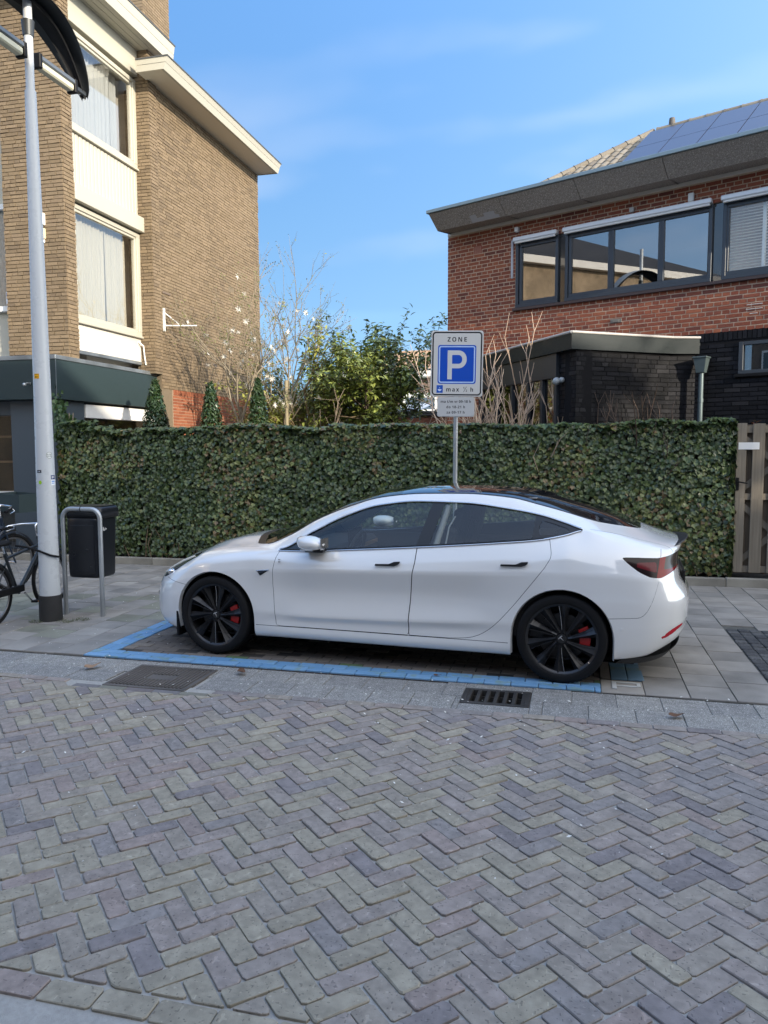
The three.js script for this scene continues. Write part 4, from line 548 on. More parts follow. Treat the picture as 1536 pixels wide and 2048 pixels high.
backHouse('garden_house', 'low brick house in the gap of the terrace across the street', [15.7, 0, 3.2], 2.2, 7, 5.2, 1.4, [0.3, 0.22, 0.16], [0.06, 0.05, 0.045], true);
// ---------------------------------------------------------------- plants
const leafMat = (c, o = {}) => new THREE.MeshPhysicalMaterial({ color: c, roughness: 0.42, transmission: 0.22, thickness: 0, side: THREE.DoubleSide, ...o, ...(o.roughness ? {} : { roughness: 0.5 }) });
function shape(pts, fold = 0.25, bend = 0.2) {                     // a leaf outline folded along its midrib; outline given for the right half, tip last
  const p = [], id = [], n = pts.length; for (const s of [1, -1]) { const o = p.length / 3; for (const [x, y] of pts) { p.push(0, y, -bend * y * y); p.push(s * x, y, fold * x - bend * y * y); } for (let k = 0; k < n - 1; k++) { const a = o + k * 2; s > 0 ? id.push(a, a + 1, a + 2, a + 1, a + 3, a + 2) : id.push(a, a + 2, a + 1, a + 1, a + 2, a + 3); } }
  const g = new THREE.BufferGeometry(); g.setAttribute('position', new THREE.Float32BufferAttribute(p, 3)); g.setIndex(id); g.computeVertexNormals(); return g;
}
const IVY = shape([[0.12, 0], [0.62, 0.12], [0.5, 0.42], [0.72, 0.62], [0.36, 0.78], [0.0, 1.25]], 0.22, 0.12), LAUREL = shape([[0.0, 0], [0.2, 0.3], [0.24, 0.6], [0.14, 0.95], [0, 1.2]], 0.3, 0.18), OVAL = shape([[0.0, 0], [0.3, 0.3], [0.32, 0.6], [0.18, 0.9], [0, 1.05]], 0.25, 0.2);
const _q = new THREE.Quaternion(), _m = new THREE.Matrix4(), _e = new THREE.Euler();
function scatter(name, geo, mat, spots, parent) {                  // spots: [position, outward direction, droop, size, colour, roll]
  const im = new THREE.InstancedMesh(geo, mat, spots.length); im.name = name; im.castShadow = im.receiveShadow = true; im.userData.kind = 'stuff';
  spots.forEach(([p, d, s, c, roll, tipDown], k) => {
    const n = d.clone().normalize(), t = V(0, tipDown ? -1 : 1, 0).addScaledVector(n, -n.y * (tipDown ? -1 : 1)).normalize(); if (t.lengthSq() < 0.1) t.set(1, 0, 0); const b = V(0, 0, 0).crossVectors(t, n), tt = t.clone().multiplyScalar(Math.cos(roll)).addScaledVector(b, Math.sin(roll)), bb = V(0, 0, 0).crossVectors(tt, n);
    _m.makeBasis(bb, tt, n).scale(V(s, s, s)).setPosition(p); im.setMatrixAt(k, _m); im.setColorAt(k, c);
  });
  parent.add(im); return im;
}
// ---- the clipped ivy hedge along the back of the pavement
{
  const o = thing('ivy_hedge', 'long clipped ivy hedge along the pavement behind the white car', 'hedge', [-2.95, 0, -10.55]), R = mulberry(101), spots = [];
  const core = new GB(); core.box(-4.72, 4.72, 0.12, 1.94, -0.2, -0.13); add('woody_core', core, std(rgb(0.10, 0.075, 0.05), 1, { map: T_coarse }), o);
  const tw = new GB(); for (let k = 0; k < 60; k++) { const x = -4.7 + R() * 9.4; tw.tube([V(x, 0.06, 0.05 + R() * 0.05), V(x + (R() - 0.5) * 0.3, 0.3, 0.09), V(x + (R() - 0.5) * 0.5, 0.75, 0.07)], 0.006, 5, false); } add('stems', tw, std(rgb(0.16, 0.11, 0.07), 0.9), o, 'stuff');
  const C = [rgb(0.050, 0.080, 0.026), rgb(0.070, 0.106, 0.032), rgb(0.100, 0.140, 0.042), rgb(0.032, 0.056, 0.021), rgb(0.165, 0.19, 0.056), rgb(0.19, 0.13, 0.056)];
  const col = (x, y) => { const f = fbm(x * 1.1 + 20, y * 1.3, 3, 0, 91), r = R(); let k = Math.floor(r * 4); if (f > 0.56 && R() < 0.45) k = R() < 0.3 ? 5 : 4; else if (R() < 0.04) k = 4; const c = C[k].clone(), m = 0.8 + 0.45 * R(); return c.multiplyScalar(m); };
  const prof = (x) => 2.05 + 0.14 * (fbm(x * 1.3 + 3, 0.5, 3, 0, 4) - 0.5) + 0.05 * (fbm(x * 5, 1.5, 2, 0, 6) - 0.5) + (x < -4.45 ? 0.1 : 0) + (x > 4.6 ? 0.05 : 0);
  for (let k = 0; k < 36000; k++) {
    const x = -4.86 + R() * 9.74, top = prof(x), y = 0.13 + Math.pow(R(), 0.96) * (top - 0.13), d = 0.11 + 0.15 * (fbm(x * 2.1, y * 2.1, 3, 0, 8) - 0.5) + 0.05 * (fbm(x * 7, y * 7, 2, 0, 12) - 0.5) - R() * R() * 0.2 + (y < 0.3 ? -0.03 : 0);
    spots.push([V(x, y, d), V((R() - 0.5) * 1.1, 0.25 + (R() - 0.4) * 0.9, 1), 0.031 + 0.024 * R(), col(x, y), (R() - 0.5) * 1.9, true]);
  }
  for (let k = 0; k < 6500; k++) { const x = -4.86 + R() * 9.74, z = 0.14 - R() * 0.42; spots.push([V(x, prof(x) - 0.02 + 0.05 * (R() - 0.5) - 0.1 * Math.max(0, z - 0.05), z), V((R() - 0.5) * 1.2, 1, (R() - 0.2) * 1.2), 0.04 + 0.03 * R(), col(x, 2.1), R() * 6.3, true]); }
  for (const s of [-1, 1]) for (let k = 0; k < 1700; k++) { const y = 0.13 + R() * 1.95, z = 0.12 - R() * 0.34; spots.push([V(s * (4.8 + 0.07 * R() + 0.05 * fbm(y * 3, z * 4, 2)), y, z), V(s, 0.3 + (R() - 0.5) * 0.8, (R() - 0.3) * 1.1), 0.04 + 0.028 * R(), col(s * 4.8, y), (R() - 0.5) * 1.9, true]); }
  scatter('foliage', IVY, leafMat(rgb(1, 1, 1), { roughness: 0.36, transmission: 0.12 }), spots, o);
}
// ---- ivy creeping up the shop pillar behind the end of the hedge
{
  const o = thing('ivy_plant', 'ivy climbing the dark shop pillar at the hedge end', 'ivy', [-7.95, 0.07, -10.75]), R = mulberry(103), spots = [];
  const st = new GB(); for (let k = 0; k < 4; k++) st.tube([V(-0.02 + k * 0.05, 0, 0.0), V(-0.08 + k * 0.06, 1.6, -0.04), V(-0.1 + k * 0.07, 2.25, -0.1)], 0.007, 5, false); add('stems', st, std(rgb(0.35, 0.28, 0.2), 0.9), o, 'stuff');
  for (let k = 0; k < 520; k++) { const y = 1.8 + R() * 0.75 * R() + R() * 0.2, w = 0.34 * (1 - (y - 1.8) / 0.85); spots.push([V(-0.16 + R() * Math.max(0.04, w) * 1.2, y, 0.05 - R() * 0.2), V((R() - 0.5), 0.3, 1), 0.04 + 0.03 * R(), rgb(0.06, 0.11, 0.035).multiplyScalar(0.7 + 0.7 * R()), (R() - 0.5) * 2, true]); }
  scatter('foliage', IVY, leafMat(rgb(1, 1, 1), { roughness: 0.38 }), spots, o);
}
// ---- clipped laurel cones behind the hedge
function cone(x, z, y0, y1, r, label, seed) {
  const o = thing('laurel_cone', label, 'shrub', [x, 0.07, z], 0, 'laurel cones behind the hedge'), R = mulberry(seed), spots = [], H = y1;
  const tr = new GB(); tr.tube([V(0, 0, 0), V(0.01, H * 0.5, 0), V(0, H * 0.95, 0.01)], (t) => 0.025 * (1 - t * 0.7), 7); add('trunk', tr, std(rgb(0.12, 0.085, 0.06), 0.9), o);
  for (let k = 0; k < 2600; k++) { const t = Math.pow(R(), 0.8), y = y0 + (H - y0) * t, a = R() * 6.283, q = r * Math.pow(1 - t, 0.62) * (0.78 + 0.3 * fbm(a * 1.5, y * 4, 2, 0, seed)) * (0.55 + 0.5 * Math.sqrt(R())) + 0.02; const d = V(Math.cos(a), 0.5 + R() * 0.8, Math.sin(a)); spots.push([V(Math.cos(a) * q, y, Math.sin(a) * q), d.clone().add(V((R() - 0.5) * 1.2, (R() - 0.5), (R() - 0.5) * 1.2)), 0.052 + 0.03 * R(), rgb(0.028, 0.062, 0.026).lerp(rgb(0.075, 0.115, 0.035), R() * R()), (R() - 0.5) * 1.6, false]); }
  scatter('foliage', LAUREL, leafMat(rgb(1, 1, 1), { roughness: 0.33 }), spots, o);
}
cone(-7.16, -12.2, 1.2, 2.83, 0.36, 'clipped laurel cone before the shop shutter box, leftmost of three', 201);
cone(-6.50, -13.0, 1.2, 2.83, 0.34, 'clipped laurel cone before the orange brick plinth, middle of three', 202);
cone(-6.00, -14.0, 1.2, 2.98, 0.36, 'clipped laurel cone near the magnolia trunks, rightmost of three', 203);
// ---- branching trees
function grow(g, tips, R, p, d, len, r, depth, o) {
  const n = 4, pts = [p.clone()], dir = d.clone(); let q = p.clone();
  for (let k = 0; k < n; k++) { dir.add(V((R() - 0.5) * o.wob, (R() - 0.5) * o.wob + o.up, (R() - 0.5) * o.wob)).normalize(); q = q.clone().addScaledVector(dir, len / n); pts.push(q); if (depth <= o.leafDepth) tips.push([q.clone(), dir.clone(), depth]); }
  g.tube(pts, (t) => r * (1 - t * 0.42), depth > 2 ? 7 : 4, false);
  if (depth <= 0) return;
  const kids = o.kids(depth, R); for (let k = 0; k < kids; k++) { const a = R() * 6.283, sp = o.spread * (0.6 + R() * 0.8), u = V(0, 0, 0).crossVectors(dir, Math.abs(dir.y) < 0.9 ? V(0, 1, 0) : X1).normalize(), v = V(0, 0, 0).crossVectors(dir, u), nd = dir.clone().multiplyScalar(Math.cos(sp)).addScaledVector(u, Math.sin(sp) * Math.cos(a)).addScaledVector(v, Math.sin(sp) * Math.sin(a)); grow(g, tips, R, k === 0 ? pts[n] : pts[1 + Math.floor(R() * (n - 0.01))], nd, len * (o.shrink * (0.8 + 0.4 * R())), r * 0.6, depth - 1, o); }
}
function tree(name, label, pos, o) {
  const t = thing(name, label, 'tree', pos), R = mulberry(o.seed), tips = [], b = new GB(), tr = new GB();
  const top = V(o.lean || 0, o.trunk, 0); tr.tube([V(0, 0, 0), V((o.lean || 0) * 0.3 + 0.02, o.trunk * 0.5, 0.01), top], (q) => o.r * (1 - q * 0.25), 9); add('trunk', tr, std(rgb(...o.bark), 0.9, { map: T_coarse }), t);
  for (let k = 0; k < o.limbs; k++) { const a = k / o.limbs * 6.283 + R(), e = o.open * (0.6 + R() * 0.6); grow(b, tips, R, top.clone().multiplyScalar(0.75 + 0.25 * R()), V(Math.cos(a) * Math.sin(e) + (o.tilt || 0), Math.cos(e), Math.sin(a) * Math.sin(e)), o.len * (0.8 + 0.4 * R()), o.r * 0.55, o.depth, o); }
  add('branches', b, std(rgb(...o.bark), 0.9), t, 'stuff'); return { t, tips, R };
}
const kidsA = (d, R) => (d > 2 ? 3 : 2 + (R() < 0.6 ? 1 : 0));
const FLOWER = (() => { const gs = []; for (let k = 0; k < 7; k++) { const a = k / 7 * 6.283, g = new THREE.PlaneGeometry(0.34, 1, 1, 3), P = g.attributes.position; for (let i = 0; i < P.count; i++) { const v = P.getY(i) + 0.5, w = P.getX(i) * Math.sin(Math.PI * Math.min(0.95, v * 0.85 + 0.12)); P.setXYZ(i, w, 0.25 + v * 0.5 - 0.45 * v * v * (k % 2 ? 1 : 0.4), v); } g.rotateY(a); g.computeVertexNormals(); gs.push(g); } return mergeGeometries(gs); })();
{ // two star magnolias with bare twigs and white flowers against the brick wall
  for (const [lab, pos, seed, lean, H, sc, fl] of [['slender star magnolia with bare twigs before the tan brick wall', [-6.5, 0.07, -14.4], 311, -0.05, 2.5, 1.25, 45], ['taller star magnolia with white flowers right of the wall corner', [-5.85, 0.07, -14.9], 322, 0.05, 2.4, 1.35, 85]]) {
    const { t, tips, R } = tree('magnolia_tree', lab, pos, { seed, trunk: H, lean, r: 0.038, bark: [0.30, 0.25, 0.18], limbs: 6, open: 0.55, len: sc, depth: 4, leafDepth: 2, wob: 0.22, up: 0.035, spread: 0.5, shrink: 0.66, kids: kidsA });
    const fs = [], bs = []; for (const [p, d, dp] of tips) { if (R() < fl / tips.length * (p.y < 3.8 ? 1.7 : 0.25)) fs.push([p, V((R() - 0.5), 0.6 + R() * 0.5, 0.4 + R() * 0.6), 0.045 + 0.03 * R(), rgb(0.80, 0.78, 0.72), R() * 6, false]); if (R() < 0.45) bs.push([p, d.clone().add(V(R() - 0.5, R() - 0.5, R() - 0.5)), 0.028 + 0.018 * R(), rgb(0.16, 0.18, 0.05).multiplyScalar(0.6 + R() * 0.8), R() * 6, false]); }
    scatter('flowers', FLOWER, leafMat(rgb(1, 1, 1), { roughness: 0.7 }), fs, t); scatter('buds', LAUREL, leafMat(rgb(1, 1, 1)), bs, t);
  }
}
function leafy(name, label, pos, o) {
  const { t, tips, R } = tree(name, label, pos, o), sp = [];
  for (const [p, d, dp] of tips) { const n = o.per; for (let k = 0; k < n; k++) { const q = p.clone().add(V((R() - 0.5), (R() - 0.5), (R() - 0.5)).multiplyScalar(o.puff)); sp.push([q, V(R() - 0.5, 0.2 + R() * 0.8, R() - 0.5 + 0.1), o.leaf * (0.7 + 0.6 * R()), rgb(...o.c0).lerp(rgb(...o.c1), Math.pow(R(), 1.4)), R() * 6.3, false]); } }
  scatter('foliage', o.geo || LAUREL, leafMat(rgb(1, 1, 1), { roughness: o.gloss || 0.4, transmission: 0.3 }), sp, t); return t;
}
leafy('olive_shrub_tree', 'yellow-green leafy shrub tree left of the dark laurel', [-5.5, 0.07, -15.7], { seed: 41, trunk: 1.9, r: 0.05, bark: [0.28, 0.2, 0.12], limbs: 9, open: 0.8, len: 1.0, depth: 3, leafDepth: 1, wob: 0.3, up: 0.04, spread: 0.55, shrink: 0.7, kids: (d, R) => 3, per: 4, puff: 0.2, leaf: 0.08, c0: [0.22, 0.26, 0.05], c1: [0.50, 0.50, 0.12], gloss: 0.45, tilt: 0.05 });
leafy('evergreen_laurel', 'dense dark evergreen laurel left of the parking sign', [-4.02, 0.07, -15.4], { seed: 57, trunk: 2.25, r: 0.055, bark: [0.07, 0.05, 0.04], limbs: 10, open: 1.0, len: 0.72, depth: 3, leafDepth: 1, wob: 0.3, up: 0.03, spread: 0.6, shrink: 0.72, kids: (d, R) => 3, per: 6, puff: 0.26, leaf: 0.095, c0: [0.09, 0.13, 0.03], c1: [0.40, 0.46, 0.10], gloss: 0.4 });
leafy('willowleaf_shrub', 'loose evergreen shrub with long shoots behind the laurel', [-4.2, 0.07, -16.2], { seed: 66, trunk: 2.4, r: 0.04, bark: [0.16, 0.12, 0.08], limbs: 10, open: 0.75, len: 0.95, depth: 3, leafDepth: 1, wob: 0.2, up: 0.05, spread: 0.45, shrink: 0.75, kids: (d, R) => 2, per: 5, puff: 0.14, leaf: 0.10, c0: [0.10, 0.14, 0.04], c1: [0.25, 0.29, 0.10], gloss: 0.35, tilt: 0.12 });
leafy('garden_shrub', 'shrub of yellow-green leaves along the garden wall behind the magnolias', [-5.9, 0.07, -16.9], { seed: 68, trunk: 1.6, r: 0.05, bark: [0.22, 0.16, 0.1], limbs: 9, open: 0.9, len: 0.85, depth: 3, leafDepth: 1, wob: 0.3, up: 0.03, spread: 0.6, shrink: 0.7, kids: (d, R) => 3, per: 4, puff: 0.22, leaf: 0.085, c0: [0.15, 0.18, 0.04], c1: [0.40, 0.39, 0.09] });
for (const [x, z, h, s] of [[-6.7, -15.9, 3.0, 1], [-6.55, -16.6, 3.2, 2]]) leafy('garden_shrub', s === 1 ? 'thin shrub beside the wall corner behind the laurel cones' : 'thin shrub farther back along the tan brick wall', [x, 0.07, z], { seed: 80 + s, trunk: 1.8, r: 0.03, bark: [0.24, 0.18, 0.12], limbs: 6, open: 0.6, len: 0.7, depth: 2, leafDepth: 1, wob: 0.2, up: 0.05, spread: 0.5, shrink: 0.7, kids: (d, R) => 3, per: 2, puff: 0.15, leaf: 0.06, c0: [0.08, 0.11, 0.03], c1: [0.2, 0.2, 0.06] });
// ---- bare dogwood and other twigs over the hedge
function twigs(name, label, x, z, n, h, spread, bark, seed) {
  const o = thing(name, label, 'shrub', [x, 0.07, z]), R = mulberry(seed), b = new GB(), tips = [];
  for (let k = 0; k < n; k++) { const a = R() * 6.283, e = spread * (0.2 + R()); grow(b, tips, R, V((R() - 0.5) * 0.5, 0, (R() - 0.5) * 0.2), V(Math.cos(a) * Math.sin(e), Math.cos(e), Math.sin(a) * Math.sin(e) * 0.5), h * (0.62 + 0.35 * R()), 0.014, 2, { wob: 0.12, up: 0.03, leafDepth: 0, spread: 0.42, shrink: 0.36, kids: () => 4 }); }
  add('branches', b, std(rgb(...bark), 0.7), o, 'stuff'); return o;
}
twigs('dogwood_shrub', 'bare pinkish tan dogwood twigs before the glazed garden doors', -0.98, -11.3, 22, 2.45, 0.42, [0.66, 0.49, 0.36], 401);
twigs('dogwood_shrub', 'single long bare dogwood shoots before the dark brick corner', -0.42, -11.1, 5, 2.3, 0.5, [0.64, 0.49, 0.36], 402);
twigs('dogwood_shrub', 'bare tan shoots just left below the parking sign', -1.75, -11.6, 8, 2.2, 0.45, [0.6, 0.44, 0.32], 403);
twigs('bare_shrub', 'low bare brown twigs before the dark brick extension', 0.72, -10.85, 12, 1.75, 0.35, [0.09, 0.06, 0.045], 404);
twigs('bare_shrub', 'bare arching stems under the dark laurel', -3.95, -12.6, 9, 1.9, 0.6, [0.33, 0.25, 0.18], 405);
leafy('red_leaved_plant', 'small plant with reddish leaves above the wooden gate at right edge', [2.42, 0.07, -10.95], { seed: 93, trunk: 1.7, r: 0.02, bark: [0.14, 0.08, 0.05], limbs: 5, open: 0.7, len: 0.25, depth: 1, leafDepth: 1, wob: 0.2, up: 0.02, spread: 0.5, shrink: 0.7, kids: () => 2, per: 3, puff: 0.1, leaf: 0.06, c0: [0.10, 0.10, 0.03], c1: [0.3, 0.06, 0.03] });
for (const [x, z, s] of [[-4.98, -6.64, 1], [-5.25, -6.56, 2], [-4.86, -6.75, 3]]) { const o = thing('grass_tuft', ['', 'grass tuft right of the lamp post foot', 'grass tuft in front of the lamp post foot', 'grass tuft between lamp post and bin leg'][s], 'grass', [x, 0, z], 0, 'grass tufts round the lamp post'), R = mulberry(500 + s), sp = []; for (let k = 0; k < 90; k++) sp.push([V((R() - 0.5) * 0.16, 0.002, (R() - 0.5) * 0.1), V(R() - 0.5, 0.15, R() - 0.5), 0.018 + 0.02 * R(), rgb(0.09, 0.11, 0.04).multiplyScalar(0.7 + R() * 0.6), (R() - 0.5) * 1.2, false]); scatter('blades', shape([[0.05, 0], [0.045, 0.6], [0, 1.3]], 0.1, 0.3), leafMat(rgb(1, 1, 1), { roughness: 0.6 }), sp, o); }
// ---- garden wall, shed roof and the house beyond
{
  const mk = (c) => std(c, 0.9, { map: T_fine }), tones = palette([[0.22, 0.085, 0.055], [0.18, 0.066, 0.045], [0.25, 0.1, 0.065]], mk), list = [];
  const gw = worldThing('garden_wall', 'low dark red brick garden wall with tiled cap behind the hedge', 'wall', [-4, 0, -21]); const w = new GB(); w.box(-7.3, 0.5, 0, 2.62, -21.3, -21); gw.put('wall', w, std(rgb(0.22, 0.13, 0.10), 0.95, { map: T_fine })); bricks(list, V(-7.3, 1.4, -21), X1, Z1, 7.8, 1.2, [], { n: 3, seed: 71, out: 0.006 });
  const g = new GB(); for (const q of list) { g.color = tones[q.tone].c; q.draw(g); } const m = mk(rgb(1, 1, 1)); m.vertexColors = true; gw.put('brick', g, m, null, 'stuff');
  const cap = new GB(); cap.bbox(-7.35, 0.5, 2.62, 2.70, -21.4, -20.9, 0.02); gw.put('cap', cap, std(rgb(0.05, 0.05, 0.055), 0.7));
  const tl = new GB(); for (let k = 0; k < 34; k++) { tl.bbox(-5.0 + k * 0.16, -5.0 + k * 0.16 + 0.15, 2.7, 2.76, -21.35, -20.88, 0.015); } gw.put('cap_tiles', tl, std(rgb(0.09, 0.1, 0.1), 0.6), null, 'stuff');
  const sh = worldThing('shed', 'low shed with pale grey ribbed sheet roof behind the laurel', 'shed', [-6, 0, -22.5]); const s = new GB(); s.box(-9.5, -4.6, 0, 2.65, -24.5, -21.6); sh.put('wall', s, std(rgb(0.2, 0.13, 0.1), 0.9)); const rf = new GB(); rf.face([V(-9.6, 2.72, -21.5), V(-4.5, 2.72, -21.5), V(-4.5, 3.15, -24.6), V(-9.6, 3.15, -24.6)]); sh.put('roof', rf, std(rgb(0.46, 0.50, 0.56), 0.4, { metalness: 0.3 })); const rb = new GB(); for (let k = 0; k < 32; k++) rb.tube([V(-9.55 + k * 0.16, 2.735, -21.48), V(-9.55 + k * 0.16, 3.165, -24.58)], 0.02, 5); sh.put('ribs', rb, std(rgb(0.42, 0.46, 0.52), 0.4, { metalness: 0.3 }), null, 'stuff');
  const bw = worldThing('boundary_wall', 'sunlit brown brick boundary wall beside the tan building', 'wall', [-7, 0, -19]); const bg = new GB(); bg.box(-7.75, -7.55, 0, 2.85, -20.9, -18.76); bw.put('wall', bg, std(rgb(0.36, 0.2, 0.12), 0.9, { map: T_fine })); const bl = []; bricks(bl, V(-7.55, 1.2, -18.78), nZ, X1, 2.1, 1.62, [], { n: 3, seed: 73 }); const bgb = new GB(); for (const q of bl) { bgb.color = [rgb(0.38, 0.19, 0.1), rgb(0.33, 0.16, 0.09), rgb(0.42, 0.22, 0.12)][q.tone]; q.draw(bgb); } { const m2 = mk(rgb(1, 1, 1)); m2.vertexColors = true; bw.put('brick', bgb, m2, null, 'stuff'); } const bc = new GB(); bc.bbox(-7.8, -7.5, 2.85, 2.93, -20.9, -18.76, 0.01); bw.put('cap', bc, M.whitePlain);
  for (const [x, z, lab] of [[-6.35, -17.6, 'pale wooden stake left of the shrubs'], [-5.35, -17.6, 'pale wooden stake under the laurel foliage'], [-5.55, -14.35, 'pale thick wooden stake beside the magnolia trunk']]) { const t = thing('wooden_stake', lab, 'stake', [x, 0.07, z], 0, 'wooden stakes among the shrubs'), q = new GB(); q.tube([V(0, 0, 0), V(0, x > -6 && z > -15 ? 3.0 : 2.75, 0)], z > -15 ? 0.04 : 0.045, 8); add('stake', q, std(rgb(0.45, 0.38, 0.24), 0.85, { map: T_wood }), t); }
  // house beyond
  const h = worldThing('background_house', 'brown brick house with sunlit tan tile roof seen behind the sign', 'house', [-5, 0, -34]); const hw = new GB(); hw.box(-10.4, -2, 0, 4.75, -40, -33); h.put('wall', hw, std(rgb(0.30, 0.21, 0.16), 0.9, { map: T_coarse }));
  const co = new GB(); co.bbox(-10.6, -1.8, 4.75, 5.1, -40, -32.6, 0.05); h.put('cornice', co, M.whitePlain); const hr = new GB(); hr.face([V(-10.7, 5.1, -32.5), V(-1.7, 5.1, -32.5), V(-1.7, 6.45, -37), V(-8.2, 6.45, -37)]); hr.face([V(-10.7, 5.1, -40), V(-10.7, 5.1, -32.5), V(-8.2, 6.45, -37)]); hr.face([V(-1.7, 5.1, -32.5), V(-1.7, 5.1, -40), V(-1.7, 6.45, -37)]); h.put('roof', hr, std(rgb(0.55, 0.36, 0.22), 0.9, { map: T_fine }));
  const rd = new GB(); for (let k = 0; k < 9; k++) { const t = k / 9; rd.box(-10.7 + 2.5 * t, -1.69, 5.1 + 1.35 * t, 5.125 + 1.35 * t, -32.5 - 4.5 * t - 0.04, -32.5 - 4.5 * t + 0.02); } h.put('tile_courses', rd, std(rgb(0.46, 0.29, 0.18), 0.9), null, 'stuff');
  for (const x of [-9.9, -7.35, -5.1]) { const f = new GB(); for (const [a, b, c, d] of [[0, 1.5, 1.52, 1.6], [0, 1.5, 0.92, 1.0], [0, 0.1, 0, 1.52], [1.4, 1.5, 0, 1.52], [0.7, 0.78, 0, 0.92], [-0.15, 0, 0.9, 1.02], [1.5, 1.65, 0.9, 1.02]]) f.box(x + a, x + b, 2.4 + c, 2.4 + d, -33.0, -32.92); const wn = h.put('window', f, M.whitePlain); const p = new GB(); p.box(x + 0.1, x + 1.4, 2.4, 3.92, -32.98, -32.96); add('pane', p, new THREE.MeshPhysicalMaterial({ color: rgb(0.12, 0.16, 0.2), roughness: 0.05, clearcoat: 1 }), wn); }
  const lt = new GB(); lt.box(-10.4, -2, 4.0, 4.12, -33.0, -32.95); h.put('lintel_band', lt, M.whitePlain);
}
// ---- wooden gate at the right end of the hedge
{
  const o = thing('wooden_gate', 'weathered wooden garden gate with gapped boards right of the hedge', 'gate', [1.95, 0, -10.47]), wm = [[0.34, 0.29, 0.225], [0.30, 0.255, 0.195], [0.37, 0.32, 0.25]].map((c) => std(rgb(...c), 0.85, { map: T_wood, bumpMap: T_wood, bumpScale: 0.002 }));
  const bd = [[0.0, 0.115], [0.185, 0.325], [0.395, 0.535], [0.605, 0.745], [0.815, 0.955]]; bd.forEach(([a, b], k) => { const g = new GB(); g.bbox(a, b, 0.16, 2.04 - (k % 2) * 0.006, 0, 0.022, 0.003); for (let i = 0; i < g.u.length; i += 2) g.u[i] += k * 0.37; add('board', g, wm[k % 3], o); });
  [[0.1, 0.2], [0.31, 0.41], [0.52, 0.62], [0.73, 0.83]].forEach(([a, b], k) => { const g = new GB(); g.bbox(a, b, 0.16, 2.02, -0.075, -0.055, 0.003); for (let i = 0; i < g.u.length; i += 2) g.u[i] += k * 0.21 + 3; add('back_board', g, std(rgb(0.20, 0.155, 0.11), 0.9, { map: T_wood }), o); });
  for (const y of [0.2, 1.12, 1.96]) { const g = new GB(); g.bbox(0.0, 0.96, y - 0.04, y + 0.04, -0.05, -0.003, 0.003); add('rail', g, wm[1], o); }
  for (const [y0, y1] of [[0.24, 1.08], [1.16, 1.92]]) for (const s of [0, 1]) { const g = new GB(), a = V(0.02, s ? y1 : y0, -0.028), b = V(0.94, s ? y0 : y1, -0.028), u = b.clone().sub(a).normalize(), n = V(-u.y, u.x, 0).multiplyScalar(0.035), z = V(0, 0, s ? 0.01 : 0.0); g.face([a.clone().sub(n).add(z), b.clone().sub(n).add(z), b.clone().add(n).add(z), a.clone().add(n).add(z)]); g.face([a.clone().add(n).add(z), b.clone().add(n).add(z), b.clone().add(n), a.clone().add(n)].map((p, k) => (k > 1 ? p.setZ(-0.045) : p))); g.face([a.clone().add(n), b.clone().add(n), b.clone().sub(n), a.clone().sub(n)].map((p) => p.setZ(-0.046 + (s ? 0.006 : 0)))); add('brace', g, wm[1], o); }
  const pl = new GB(); pl.bbox(0.02, 0.262, 1.712, 1.8, 0.023, 0.028, 0.002); add('name_plate', pl, M.whitePlain, o);
  const hd = new GB(); hd.bbox(0.002, 0.04, 1.2, 1.36, 0.023, 0.033, 0.003); hd.tube([V(0.021, 1.31, 0.03), V(0.021, 1.31, 0.07), V(0.05, 1.305, 0.075), V(0.13, 1.29, 0.075)], 0.009, 8); add('handle', hd, M.black, o);
  const gv = new GB(); gv.box(1.9, 4, 0.0755, 0.083, -10.9, -10.36); const gm = add('gravel_threshold', gv, std(rgb(0.2, 0.21, 0.22), 0.9, { map: T_aggr }), scene.getObjectByName('pavement'));
}
leafy('street_tree', 'leafy tree in the terrace gap across the street behind the photographer', [16.8, 0, 2.0], { seed: 111, trunk: 4.2, r: 0.14, bark: [0.1, 0.08, 0.06], limbs: 8, open: 0.8, len: 2.0, depth: 3, leafDepth: 1, wob: 0.25, up: 0.05, spread: 0.55, shrink: 0.72, kids: () => 3, per: 2, puff: 0.5, leaf: 0.22, c0: [0.05, 0.08, 0.03], c1: [0.12, 0.15, 0.05] });
